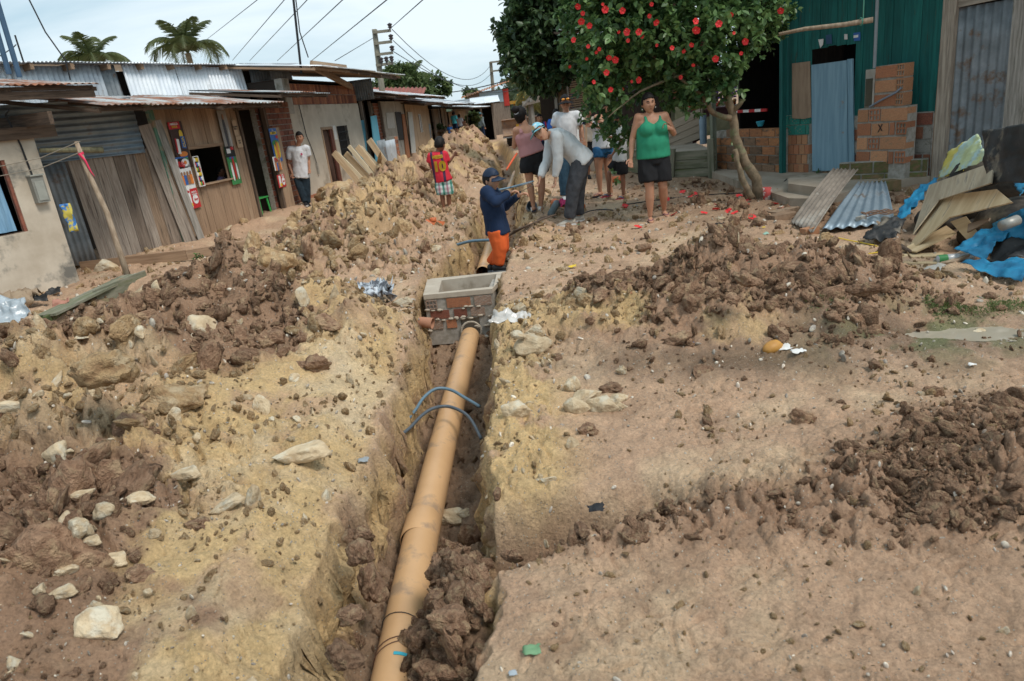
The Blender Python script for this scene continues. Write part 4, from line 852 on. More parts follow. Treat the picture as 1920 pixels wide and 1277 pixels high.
bx('niche_frame', ux0, um+.02, yp+.04, yp+.2, pz1, pz2-.04, CEMENT, t); bx('meter_cover', ux0+.02, um-.03, yp+.02, yp+.038, pz1+.03, pz2-.16, flat('smoky_meter_glass', (.08, .08, .06), .2, spec=.6), t)
bx('niche_edge', um-.03, um-.005, yp, yp+.04, pz1+.01, pz2-.12, CEMENT, t)
mb = MB(); mb.tube([(um-.05, yp-.02, pz1+.02), (um+.1, yp-.03, pz1+.09), (ux1-.1, yp-.03, pz1+.18), (ux1-.02, yp-.02, pz1+.24)], .013, 6); part('taped_cable', mb, flat('grey_tape', (.22, .26, .32), .5), t)
x, z = FR.at(1651, 240, yp); mb = MB(); mb.box((x, yp-.008, z), (.012, .004, .12), rot=(0, .5, 0)); mb.box((x, yp-.008, z+.005), (.012, .0041, .11), rot=(0, -.6, 0)); part('black_x_mark', mb, BLACK, t)
t = thing('meter_pipe', 'grey upright service pipe rising from the brick pier', 'pipe', FR.w(FR.at(1640, 118, yp+.1)[0], yp+.1, pz2), FR.rz); mb = MB(); mb.tube([(0, 0, -.03), (0, 0, 2.2)], .022, 8); part('pipe', mb, flat('grey_pvc', (.30, .33, .35), .5), t)
# mossy parapet in front
FM = Frame(at(1572, 338, .1)[:2], at(1738, 342, .02)[:2]); t = ftop(FM, 'mossy_parapet', 'low mossy brick parapet in front of the meter pier', 'wall')
MB1 = mat('mossy_brick', (.20, .13, .07), (.10, .10, .04), scale=5, rough=.95, bump=.6, c3=(.10, .13, .04), c3amt=.5, c3scale=3, rnd=.2)
brickwall(t, 0, FM.len, 0, .34, .30, .17, [MB1, MB1], y=0, th=.14, gap=.02)
# wooden gate posts and ribbed sheet
t = ftop(FR, 'sheet_metal_gate', 'tall ribbed grey metal gate between weathered wooden posts at the right edge', 'gate')
GP_ = mat('grey_gate_post', (.42, .36, .29), (.24, .20, .16), scale=6, stretch=(7, 7, .4), rough=.9, bump=.7, rnd=.1)
pa = [FR.at(a, b, -.12) for a, b in ((1749, 338), (1785, 0))]
x0 = FR.at(1768, 200, -.12)[0]
board('post', (x0, -.10, -.1), (x0, -.10, 3.6), .17, .07, GP_, t); board('batten', (x0-.13, -.03, 0), (x0-.11, -.03, 2.2), .05, .03, W_KIOSK[1], t)
x1 = FR.at(1790, 200, -.05)[0]; x2 = FR.at(1890, 150, -.05)[0]
corrugated('gate_sheet', (x1-.06, -.06, .1), (x2-x1+.12, 0, 0), (0, 0, FR.at(1830, 10, -.05)[1]-.1), ZINC_OLD, t, wave=.105, amp=.015)
board('top_rail', (x1-.1, -.08, FR.at(1830, 8, -.05)[1]+.07), (x2+.5, -.08, FR.at(1830, 8, -.05)[1]+.1), .15, .04, GP_, t); board('post', (x2+.16, -.12, -.1), (x2+.12, -.12, 3.4), .22, .06, W_GREY, t)
# porch with low brick wall
FP = Frame(at(1343, 316, .1)[:2], at(1469, 324, .1)[:2])
t = ftop(FP, 'porch_wall', 'low uneven wall of orange and grey bricks under the dark porch', 'wall')
tp = lambda x: FP.at(1343+126*min(max(x/FP.len, 0), 1), 236-21*min(max(x/FP.len, 0), 1), 0)[1]
L0 = FP.len; ra = lambda x: (.80 if x < .18*L0 else .86 if x < .50*L0 else .88 if x < .68*L0 else .96)
BM = [mat('sooty_brick_%d' % k, a, b, scale=6, rough=.92, bump=.5, c3=(.09, .07, .05), c3amt=.45, c3scale=3, rnd=.25) for k, (a, b) in enumerate((((.36, .16, .07), (.25, .11, .055)), ((.26, .16, .10), (.17, .11, .07)), ((.40, .19, .085), (.29, .13, .06))))]
brickwall(t, 0, L0, .08, .98, .34, .15, BM, y=0, th=.14, gap=.02, top=ra)
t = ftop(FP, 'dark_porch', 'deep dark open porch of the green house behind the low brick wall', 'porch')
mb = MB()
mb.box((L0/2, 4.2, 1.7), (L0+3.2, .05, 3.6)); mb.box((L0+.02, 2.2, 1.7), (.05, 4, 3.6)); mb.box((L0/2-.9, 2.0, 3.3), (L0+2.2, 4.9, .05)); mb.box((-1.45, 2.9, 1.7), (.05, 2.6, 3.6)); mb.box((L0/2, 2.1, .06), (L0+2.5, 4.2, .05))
part('inner_walls', mb, mat('near_black_boards', (.028, .022, .018), (.015, .012, .010), stretch=(6, 6, .5), rough=.95), t)  # porch inner walls coloured near black all over
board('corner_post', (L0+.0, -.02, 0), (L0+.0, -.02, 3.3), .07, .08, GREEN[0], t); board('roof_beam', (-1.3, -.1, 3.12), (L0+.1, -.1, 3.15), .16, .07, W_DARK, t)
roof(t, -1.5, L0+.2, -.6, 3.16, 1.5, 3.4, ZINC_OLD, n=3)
x, z = FP.at(1405, 208, .5); tt = thing('barrier_bar', 'red and white striped bar across the dark porch', 'bar', FP.w(x, .5, z), FP.rz)
for k in range(6): mb = MB(); mb.box(((k-2.5)*.17, 0, 0), (.169, .03, .05)); part('stripe', mb, WHITE if k % 2 == 0 else RED, tt)
x, z = FP.at(1421, 225, -.0); tt = solo('blue_cup', MB().lathe([(.0, 0), (.04, 0), (.075, .08), (.07, .085), (.035, .01), (0, .01)], FP.w(x, .05, .86)), flat('cyan_plastic', (.05, .40, .55), .3), 'small cyan plastic bowl on top of the low brick wall', 'bowl')
x, z = FP.at(1337, 240, -.15); t = thing('porch_post', 'green grey wooden post at the left end of the low brick wall', 'post', FP.w(x, -.15, 0), FP.rz); board('shaft', (0, 0, 0), (0, 0, 3.2), .09, .08, mat('greenish_post', (.20, .22, .17), (.12, .14, .10), stretch=(6, 6, .5), bump=.5), t)
# long pole hanging on a green rope
pA, pB = atY(1392, 79, 10.3), atY(1637, 37, 9.4); pm = pA.lerp(pB, .5); pm.z += .03
t = thing('hanging_pole', 'long peeled pole hanging level before the green wall', 'pole', pB); mb = MB(); mb.tube([pA, pA.lerp(pB, .3)+Vector((0, 0, .02)), pm, pA.lerp(pB, .8), pB], [.018, .021, .026, .030, .034], 8); part('shaft', mb, POLEW, t, True, world=True)
r0 = pA.lerp(pB, .93); mb = MB(); mb.tube([r0+Vector((0, 0, 1.4)), r0+Vector((0, 0, .03))], .008, 6)
mb.tube([r0+Vector((-.03, 0, 0))+Vector((0, .045*math.cos(a), .045*math.sin(a))) for a in np.linspace(0, 6.2, 9)], .009, 5); solo('green_rope', mb, flat('green_rope', (.10, .30, .22), .9), 'thin green rope holding up the peeled pole', 'rope')
# concrete apron and step before the blue door
def slab(name, pts, z, th, m, label, cat, kind=None):
    P = [at(a, b, z) for a, b in pts]; c = P[0].copy(); c.z = 0; mb = MB(); mb.ngon([(p.x, p.y) for p in P], -th, axis=2); mb.off((0, 0, z)); o = solo(name, mb, m, label, cat) if not kind else None
    if kind: o = link(name, mb.mesh(name, m)); tag(o, kind=kind)
    return o
slab('concrete_apron', [(1335, 322), (1392, 342), (1480, 372), (1545, 372), (1640, 345), (1745, 330), (1600, 300), (1470, 312), (1343, 304)], .10, .2, CONC, '', '', kind='structure')
slab('concrete_step', [(1478, 335), (1478, 344), (1540, 352), (1575, 338), (1520, 322)], .22, .16, CONC, 'low concrete doorstep in front of the blue door', 'step')
# raised yard with mossy retaining boards, table of fruit
A1, A2, A3 = at(1150, 318, 0), at(1262, 334, 0), at(1342, 330, 0)
PZ = .47
mb = MB(); P = [A1+Vector((-.9, .6, 0)), A1, A2, A3, A3+Vector((.9, 6.5, 0)), A1+Vector((-.2, 7, 0))]; mb.ngon([(p.x, p.y) for p in P], PZ, axis=2); o = link('raised_yard', mb.mesh('raised_yard', CONC)); tag(o, kind='structure')
FY = Frame(A2[:2], A3[:2]); t = ftop(FY, 'retaining_boards', 'mossy grey retaining boards below the raised yard', 'retaining wall')
MW = mat('mossy_grey_plank', (.26, .245, .19), (.13, .14, .09), scale=4, stretch=(5, 5, .6), rough=.93, bump=.5, c3=(.10, .12, .05), c3amt=.4, c3scale=2, rnd=.15)
for k in range(3): board('board', (-.02, -.03, .09+k*.165), (FY.len+.02, -.03, .085+k*.165), .155, .03, MW, t)
board('stake', (.0, -.08, -.05), (.05, -.08, PZ+.09), .10, .07, MW, t); board('stake', (FY.len-.05, -.06, -.1), (FY.len-.06, -.06, PZ+.22), .12, .08, MW, t)
FY2 = Frame(A1[:2], A2[:2]); t = ftop(FY2, 'retaining_planks', 'leaning grey planks behind the woman in green', 'retaining wall')
for k in range(3): board('board', (0, -.03+.02*k, .1+k*.16), (FY2.len-.05, -.04-.02*k, .08+k*.16), .16, .025, MW, t)
Tb = at(1345, 262, PZ); Tb = atY(1345, 262, Tb.y)
t = thing('fruit_table', 'maroon wooden table carrying fruit and flowers on the raised yard', 'table', (Tb.x, Tb.y+.1, PZ), -.10); MAR = mat('maroon_paint', (.16, .065, .065), (.11, .045, .045), rough=.6)
bx('tabletop', -.62, .62, -.35, .35, .66, .69, MAR, t); bx('apron', -.56, .56, -.30, -.275, .52, .66, MAR, t)
for x in (-.52, .52):
    for y in (-.27, .27): bx('leg', x-.04, x+.04, y-.04, y+.04, 0, .659, MAR, t)
tw = lambda x, y, z: Vector((Tb.x, Tb.y+.1, PZ))+Vector((x, y, z))
fb = solo('red_bowl', MB().lathe([(.0, 0), (.07, 0), (.14, .09), (.13, .095), (.06, .01), (0, .01)], tw(-.50, -.15, .69)), flat('red_plastic', (.55, .03, .03), .3), 'red plastic bowl of fruit at the left end of the table', 'bowl')
fr = [((.50, .48, .08), 'yellow'), ((.25, .40, .07), 'green')]; WH = ['front right', 'right', 'back left', 'left', 'front left']
for k in range(5):
    mb = MB(); a = k*1.3; mb.ball(tw(-.50+.06*math.cos(a), -.15+.05*math.sin(a), .80+.02*(k % 2)), .045, 8, 6); solo('fruit', mb, flat('fruit_%d' % (k % 2), fr[k % 2][0], .4), fr[k % 2][1]+' fruit at the '+WH[k]+' of the red bowl on the table', 'fruit', 'fruit in the red bowl', True)
NTH = ['first', 'second', 'third', 'fourth', 'fifth', 'sixth', 'seventh', 'eighth', 'ninth', 'tenth', 'eleventh', 'twelfth', 'thirteenth', 'fourteenth', 'fifteenth', 'sixteenth', 'seventeenth', 'eighteenth', 'nineteenth', 'twentieth', 'twenty-first', 'twenty-second', 'last']
for k in range(16):
    x, y = -.33+.055*k, random.uniform(-.25, .2); c = random.choice([0, 1, 2, 3]); cc = [(.55, .06, .03), (.12, .25, .05), (.45, .20, .05), (.55, .10, .22)][c]; mb = MB()
    if c == 1: mb.tube([tw(x-.12, y, .72), tw(x-.04, y, .735), tw(x+.05, y, .73), tw(x+.13, y+.03, .72)], [.01, .035, .032, .008], 8)
    else: mb.ball(tw(x, y, .73+.05*(k % 2)), .042, 8, 6)
    solo('fruit', mb, flat('table_fruit_%d' % c, cc, .4), ['red', 'long green', 'orange', 'pink'][c]+' fruit on the maroon table, '+NTH[k]+' from the left outside the bowl', 'fruit', 'fruit spread on the table', True)
mb = MB()
for k in range(60):
    a = random.uniform(0, 6.28); r = random.uniform(0, .22); mb.ball(tw(.28+r*math.cos(a), .05+r*.6*math.sin(a), .95+random.uniform(-.12, .16)), (.035, .035, .02), 6, 4)
solo('flower_bunch', mb, flat('violet_petals', (.20, .05, .45), .7), 'bunch of violet and red flowers on the maroon table', 'flowers')
p = at(1319, 270, PZ); t = thing('pipe_planter', 'upright grey plastic pipe holding dry stalks beside the table', 'planter', p); GPV = mat('grey_pvc_pipe', (.25, .32, .38), (.19, .25, .30), scale=4, rough=.5)
mb = MB(); mb.lathe([(.075, 0), (.075, .58), (.065, .58), (.065, .45), (0, .45)], seg=18); part('pipe', mb, GPV, t, True)
for k in range(5): mb = MB(); a = k*1.3; mb.tube([(.03*math.cos(a), .03*math.sin(a), .45), (.05*math.cos(a), .03, .85), (.11*math.cos(a), .05*math.sin(a), 1.15+.05*k)], [.009, .008, .004], 5); part('stalk', mb, W_DARK, t)
# shaded house behind the table
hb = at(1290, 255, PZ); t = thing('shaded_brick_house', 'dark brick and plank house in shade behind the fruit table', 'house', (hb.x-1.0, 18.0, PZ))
bx('plank_wall', -1.6, .55, .0, .1, 0, 2.6, mat('shade_dark_planks', (.045, .032, .024), (.022, .016, .013), stretch=(7, 7, .5), rough=.9, bump=.5), t)  # shade behind the hibiscus put into the near-black plank colour
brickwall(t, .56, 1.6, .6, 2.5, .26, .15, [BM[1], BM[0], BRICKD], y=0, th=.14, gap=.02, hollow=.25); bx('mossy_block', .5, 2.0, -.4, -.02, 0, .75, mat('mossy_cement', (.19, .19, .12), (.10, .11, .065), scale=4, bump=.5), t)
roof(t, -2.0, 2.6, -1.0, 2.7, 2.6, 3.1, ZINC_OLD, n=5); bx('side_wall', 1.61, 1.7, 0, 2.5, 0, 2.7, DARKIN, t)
c = at(1290, 268, PZ); mb = MB(); mb.ball(c+Vector((.15, .5, .10)), (.34, .22, .17), 10, 7); mb.ball(c+Vector((-.15, .45, .17)), (.13, .12, .13), 10, 7); o = solo('dark_bundle', mb, flat('black_cloth', (.018, .018, .02), .9), 'black cloth bundle lying on the raised yard under the table', 'bundle', smooth=True)
# sloping pale boards stacked behind the boy
for k in range(4):
    a = atY(1165, 282+k*9, 16.3); b = atY(1318, 208+k*14, 15.6); t = thing('leaning_board', ['topmost', 'second', 'third', 'lowest'][k]+' of the four long pale boards sloping behind the boy', 'board', a, group='long pale boards sloping behind the people')
    board('board', (0, 0, 0), b-a, .16, .04, mat('pale_dry_board', (.46, .38, .29), (.34, .27, .20), scale=4, stretch=(5, 5, .4), rough=.88, bump=.3), t, face=(0, -1, .3))
# stilt house far right behind the tree: slats, posts and a blue post
t = thing('slatted_stilt_house', 'wooden house with a wall of thin slats and a blue post behind the trees', 'house', (atY(1072, 230, 24).x, 24, 0), -.12)
s_ = 24/1303*1.05
for k in range(20): board('slat', (0.0, 0, .95+k*.068), (.95, 0, .97+k*.068), .045, .02, W_KIOSK[2] if k % 2 else WOOD[1], t)
for x, m in ((-.05, W_GREY), (.98, W_GREY), (1.16, W_KIOSK[1]), (1.36, BLUEP), (1.55, W_DARK), (-.45, W_GREY)): board('post', (x, -.03, 0), (x-.02, -.03, 3.1), .10 if m is not BLUEP else .16, .08, m, t)
bx('dark_upper_room', -1.0, 1.6, .6, 2.6, .8, 3.0, DARKIN, t); bx('floor', -.6, 2.2, -.02, .6, .78, .86, W_DARK, t); board('rail', (-.6, -.1, 1.35), (1.7, -.1, 1.45), .09, .06, W_GREY, t)
roof(t, -1.3, 2.4, -.9, 3.0, 2.6, 3.5, [ZINC_OLD, RUST], n=5)
planks(t, 1.62, 2.6, .3, 2.9, 5, [WOOD[3], W_GREY], y=.1)
t = thing('thatched_shelter', 'low thatched shelter roof on posts behind the man with sunglasses', 'shelter', (atY(1030, 230, 30).x, 30, 0), 0)
mb = MB(); mb.add([(-1.0, -1, 1.7), (1.4, -1, 2.0), (1.5, 1.2, 3.2), (.9, 1.2, 3.3), (-1.0, 1.5, 1.75), (1.4, 2.2, 2.0)], [(0, 1, 2, 3), (0, 3, 4), (1, 5, 2), (0, 4, 5, 1)]); part('thatch', mb, mat('grey_thatch', (.16, .12, .09), (.08, .06, .045), scale=20, bump=1.0, dist=.05), t)
for x in (-.7, .5, 1.3): board('post', (x, -.8, 0), (x, -.8, 2.0), .12, .12, W_GREY, t)
bx('red_panel', .75, 1.05, -.9, -.86, 1.5, 2.2, RED, t); bx('white_panel', .75, 1.05, -.9, -.86, 1.1, 1.499, WHITE, t)
# rest of the right row of houses further along the street
for k, (x, y, w_, lb) in enumerate(((4.6, 36, 5, 'grey timber house on the right side of the street, behind the boy in stripes'), (5.2, 46, 6, 'distant timber house on the right beyond the loader'))):
    t = thing('timber_house', lb, 'house', (x, y, 0), .08); planks(t, -1.4, w_-1.4, 0, 2.3, 12, WOOD, th=.04); room(t, -1.4, w_-1.4, 4, 2.4); roof(t, -1.8, w_, -1, 2.35, 3.5, 3.2, [ZINC, ZINC_OLD], n=6)
# a cart table with white top among the people
p = atY(1092, 232, 17.5); t = thing('white_topped_cart', 'wooden cart with a white top between the man with sunglasses and the tree', 'cart', (p.x, 17.5, 0), .1)
bx('top', -.32, .36, -.3, .3, 1.12, 1.17, WHITE, t); bx('front_panel', -.30, .02, -.28, -.25, .55, 1.12, WHITE, t); bx('shelf', -.3, .34, -.27, .27, .8, .83, WOOD[1], t)
for x in (-.29, .33):
    for y in (-.26, .26): board('leg', (x, y, 0), (x, y, 1.12), .05, .05, WOOD[1], t)
for k, (px, y0, y1) in enumerate(((1100, 150, 345), (995, 185, 262), (985, 190, 262), (1019, 160, 262))):
    Y = 13.6 if k == 0 else 30; a = at(px, y1, 0) if k == 0 else atY(px, y1, Y); a.z = 0; b = atY(px-2, y0, a.y); t = thing('bare_pole', ['thin bare pole just right of the man with sunglasses', 'pale pole, left of two behind the girl', 'pale pole, second behind the girl', 'thick grey pole behind the boy in stripes'][k], 'pole', a); board('shaft', (0, 0, 0), b-a, .04 if k == 0 else .16, .04 if k == 0 else .16, W_KIOSK[2] if k == 0 else W_GREY, t)
# ================================================================== TREES, POLES, WIRES
def leafmat(name, c1, c2, rough=.42):
    m = bpy.data.materials.new(name); m.use_nodes = True; t = m.node_tree; lk = t.links.new; b = t.nodes['Principled BSDF']
    a = nn(t, 'ShaderNodeAttribute', attribute_name='shade'); r = nn(t, 'ShaderNodeValToRGB'); r.color_ramp.elements[0].color = (*c2, 1); r.color_ramp.elements[1].color = (*c1, 1); lk(a.outputs['Fac'], r.inputs[0]); lk(r.outputs[0], b.inputs['Base Color'])
    b.inputs['Roughness'].default_value = rough; b.inputs['Specular IOR Level'].default_value = .45
    tr = nn(t, 'ShaderNodeBsdfTranslucent'); lk(r.outputs[0], tr.inputs[0]); mxs = nn(t, 'ShaderNodeMixShader'); mxs.inputs[0].default_value = .34; o = t.nodes['Material Output']; lk(b.outputs[0], mxs.inputs[1]); lk(tr.outputs[0], mxs.inputs[2]); lk(mxs.outputs[0], o.inputs[0]); return m
LEAF_T = np.array([(0, 0, 0), (.30, .30, .05), (.26, .68, .04), (0, 1.0, -.10), (-.26, .68, .04), (-.30, .30, .05), (0, .5, -.03)]); LEAF_F = np.array([(0, 1, 6), (1, 2, 6), (2, 3, 6), (3, 4, 6), (4, 5, 6), (5, 0, 6)])
def leaves(name, pos, dirs, size, m, parent, rs, width=1.0, kind='stuff', shade=None, droop=.2):
    n = len(pos); d = dirs+rs.normal(size=(n, 3))*.25; d[:, 2] -= droop; d /= np.linalg.norm(d, axis=1)[:, None]; up = rs.normal(size=(n, 3))*.55+np.array([0, 0, 1.0]); x = np.cross(d, up); x /= np.linalg.norm(x, axis=1)[:, None]; z = np.cross(x, d)
    s = size*rs.uniform(.6, 1.25, n); T = LEAF_T*np.array([width, 1, 1]); v = pos[:, None, :]+(T[None, :, 0, None]*x[:, None, :]+T[None, :, 1, None]*d[:, None, :]+T[None, :, 2, None]*z[:, None, :])*s[:, None, None]
    f = (LEAF_F[None]+(np.arange(n)*7)[:, None, None]).reshape(-1, 3); me = bpy.data.meshes.new(name); me.vertices.add(n*7); me.vertices.foreach_set('co', v.astype(np.float32).ravel()); me.loops.add(f.size); me.loops.foreach_set('vertex_index', f.ravel().astype(np.int32)); me.polygons.add(len(f)); me.polygons.foreach_set('loop_start', np.arange(0, f.size, 3)); me.polygons.foreach_set('loop_total', np.full(len(f), 3)); me.update(calc_edges=True)
    sh = rs.beta(2, 3, n) if shade is None else shade; me.attributes.new('shade', 'FLOAT', 'POINT').data.foreach_set('value', np.repeat(sh, 7).astype(np.float32)); me.materials.append(m); me.polygons.foreach_set('use_smooth', [True]*len(f))
    o = link(name, me, parent); 
    if kind: o['kind'] = kind
    return o
def crown(name, lobes, ncl, per, size, m, parent, seed=1, twig=.12, shell=.45, width=1.0, droop=.2):
    rs = np.random.RandomState(seed); Lb = np.array([l[:6] for l in lobes], float); vol = Lb[:, 3]*Lb[:, 4]*Lb[:, 5]; w_ = vol**.72; w_ /= w_.sum(); k = rs.choice(len(Lb), ncl, p=w_)
    u = rs.normal(size=(ncl, 3)); u /= np.linalg.norm(u, axis=1)[:, None]; r = 1-rs.random_sample(ncl)**1.6*shell; r *= 1+.16*perlin((Lb[k, :3]+u)*2.1)
    c = Lb[k, :3]+u*Lb[k, 3:6]*r[:, None]; dr = u*.8+rs.normal(size=(ncl, 3))*.6; dr /= np.linalg.norm(dr, axis=1)[:, None]
    cp = np.array(CP); hd = np.array(atY(1216, 195, 9.2))-cp; dd_ = c-cp; tpar = (dd_@hd)/(hd@hd); off_ = np.linalg.norm(dd_-tpar[:, None]*hd, axis=1); kp = ~((off_ < .33) & (tpar < 1.08) & (tpar > .6)); c, dr, k = c[kp], dr[kp], k[kp]; ncl = len(c)
    tt = rs.uniform(-1, .9, (ncl, per)); pos = c[:, None, :]+dr[:, None, :]*(tt*twig)[:, :, None]; side = rs.normal(size=(ncl, per, 3)); side /= np.linalg.norm(side, axis=2)[:, :, None]; dd = dr[:, None, :]*.6+side*.9
    base = rs.uniform(.05, .75, ncl)[:, None]+rs.normal(size=(ncl, per))*.14; base += (rs.random_sample((ncl, per)) < .03)*.5
    off = np.array(parent.location) if parent is not None else 0
    return leaves(name, pos.reshape(-1, 3)-off, dd.reshape(-1, 3), size, m, parent, rs, width, shade=np.clip(base.ravel(), 0, 1), droop=droop)
def lobe(px, py, Y, r, dy=None, fl=1.0):
    p = atY(px, py, Y); k = r*Y*1.02/1303; return (p.x, p.y, p.z, k, dy or k, k*fl)
BARK = mat('mottled_bark', (.27, .20, .13), (.14, .11, .07), scale=9, rough=.92, bump=.8, c3=(.20, .22, .12), c3amt=.4, c3scale=4, dist=.02)
LHIB = leafmat('hibiscus_leaf', (.20, .33, .11), (.035, .09, .03)); LDARK = leafmat('dark_broad_leaf', (.12, .19, .075), (.022, .05, .02), .38); LFAR = leafmat('pale_far_leaf', (.17, .22, .075), (.05, .085, .03), .6); LPALM = leafmat('palm_leaf', (.16, .18, .06), (.04, .065, .025), .5); LYEL = leafmat('yellowing_palm_leaf', (.36, .32, .11), (.14, .15, .05), .5)
# hibiscus
b0 = gp(1418, 372); YT = b0.y
t = thing('hibiscus_tree', 'hibiscus tree with red flowers and a crooked split trunk beside the brick porch wall', 'tree', (b0.x, b0.y, b0.z-.08)); HIB = t
def tr(pts, rad, name='trunk'):
    P = [atY(a, b, Y) if not isinstance(a, Vector) else a for a, b, Y in pts]; mb = MB(); Q = []; R = []
    for i in range(len(P)-1):
        for k in range(4): f = k/4; Q.append(P[i].lerp(P[i+1], f)+Vector([random.uniform(-.008, .008) for _ in range(3)])); R.append(.82*(rad[i]*(1-f)+rad[i+1]*f)*random.uniform(.94, 1.07))
    Q.append(P[-1]); R.append(rad[-1]); mb.tube(Q, R, 10); return part(name, mb, BARK, t, True, world=True)
tr([(1424, 378, YT), (1418, 335, YT), (1395, 300, YT), (1378, 255, YT), (1374, 215, YT), (1362, 180, YT), (1362, 130, YT), (1350, 60, YT), (1330, -40, YT+.1)], [.095, .085, .082, .075, .068, .066, .05, .035, .02])
tr([(1410, 372, YT-.1), (1392, 335, YT-.1), (1384, 310, YT-.05), (1378, 280, YT)], [.06, .055, .045, .05], 'second_stem')
tr([(1372, 222, YT), (1350, 217, YT-.1), (1335, 210, YT-.15), (1320, 180, YT-.2), (1305, 130, YT-.2), (1290, 40, YT-.2)], [.055, .045, .045, .036, .028, .015], 'bough')
tr([(1372, 210, YT), (1386, 198, YT-.1), (1392, 186, YT-.1)], [.04, .035, .045], 'cut_stub')
tr([(1320, 180, YT-.2), (1240, 120, YT-.3), (1170, 60, YT-.4)], [.03, .022, .01], 'bough'); tr([(1362, 130, YT), (1420, 60, YT+.1), (1460, 10, YT+.1)], [.035, .022, .01], 'bough'); tr([(1305, 130, YT-.2), (1200, 170, YT-.5), (1140, 220, YT-.6)], [.022, .016, .008], 'bough')
HL = [lobe(px, py, YT-.2+dy, r, ry) for px, py, r, dy, ry in ((1140, 60, 80, 0, .8), (1230, 45, 100, .1, .9), (1320, 50, 92, 0, 1.0), (1415, 18, 52, .1, .6), (1180, 118, 72, .2, .6), (1270, 115, 72, .35, .6), (1355, 115, 46, 0, .5), (1125, 150, 38, -.2, .5), (1135, 205, 36, .3, .45), (1160, 240, 32, .4, .4), (1110, 95, 48, 0, .5), (1290, 170, 42, -.1, .5), (1345, 158, 28, 0, .4), (1180, -50, 90, .1, .9), (1310, -60, 105, .1, 1.0), (1430, -60, 55, .2, .6), (1090, 10, 40, 0, .4), (1400, 90, 20, 0, .3), (1455, 20, 30, .1, .3), (1155, 275, 20, .4, .25))]
# the woman walks clear of the lowest twigs
crown('foliage', HL, 1900, 12, .092, LHIB, t, 4, twig=.13, shell=.5)
HL2 = [lobe(px, py, YT+.1, r) for px, py, r in ((1385, 260, 9), (1392, 280, 8), (1378, 300, 10), (1398, 300, 7), (1440, 75, 18), (1460, 60, 14))]+[lobe(1150, 333, YT-.35, 10), lobe(1470, 25, YT, 20)]
crown('shoots', HL2, 44, 7, .07, LHIB, t, 6, twig=.06)
# flowers, one by one
FRED = flat('hibiscus_red', (.75, .035, .04), .55); FBUD = flat('hibiscus_pistil', (.85, .20, .12), .5)
mb = MB()
for k in range(5):
    a = k*2*math.pi/5; c, s = math.cos(a), math.sin(a)
    pr = [(0, .004, .0), (-.018, .022, .006), (-.026, .045, .016), (0, .055, .008), (.026, .045, .016), (.018, .022, .006)]
    mb.add([(x*c-y*s, x*s+y*c, z) for x, y, z in pr], [(0, 1, 2, 3), (0, 3, 4, 5)])
fl = mb.mesh('flower', FRED)
fs = MB(); fs.tube([(0, 0, 0), (0, .012, .035), (0, .02, .065)], [.004, .003, .005], 5); fl2 = fs.mesh('pistil', FBUD)
FLW = [(1135, 18), (1093, 25), (1084, 12), (1105, 48), (1090, 40), (1130, 8), (1222, 8), (1160, 60), (1176, 60), (1178, 76), (1124, 92), (1118, 98), (1142, 108), (1103, 87), (1076, 75), (1232, 85), (1198, 60), (1204, 68), (1348, 45), (1376, 62), (1370, 28), (1297, 84), (1282, 96), (1300, 122), (1276, 145), (1068, 125), (1113, 154), (1145, 168), (1137, 136), (1184, 153), (1197, 150), (1230, 42), (1304, 40), (1306, 56), (1464, 20), (1342, 110), (1167, 20), (1218, 30), (1260, 90), (1154, 112), (1100, 110), (1398, 78), (1166, 168), (1390, 100)]
for k, (px, py) in enumerate(FLW):
    d = Vector(ray(px, py)).normalized(); o0 = Vector(CP); hit = None
    best = 1e9
    for l in HL:
        c = Vector(l[:3]); r = (l[3], l[4], l[5]); oo = Vector(((o0.x-c.x)/r[0], (o0.y-c.y)/r[1], (o0.z-c.z)/r[2])); dd = Vector((d.x/r[0], d.y/r[1], d.z/r[2])); A = dd.dot(dd); B = 2*oo.dot(dd); Cq = oo.dot(oo)-1.05; D = B*B-4*A*Cq
        if D > 0: best = min(best, (-B-math.sqrt(D))/2/A)
    if best > 1e8: best = (YT-.5)/d.y
    p = o0+d*(best-.04); f = link('flower', fl, t, p-Vector(t.location)); s = random.choice((.4, .5, .65, .75, .85))*random.uniform(.9, 1.1); f.scale = (s, s, s); out = (-d+Vector((random.uniform(-.6, .6), 0, random.uniform(-.5, .3)))).normalized(); f.rotation_euler = out.to_track_quat('Z', 'Y').to_euler(); link('pistil', fl2, f)
mb = MB(); 
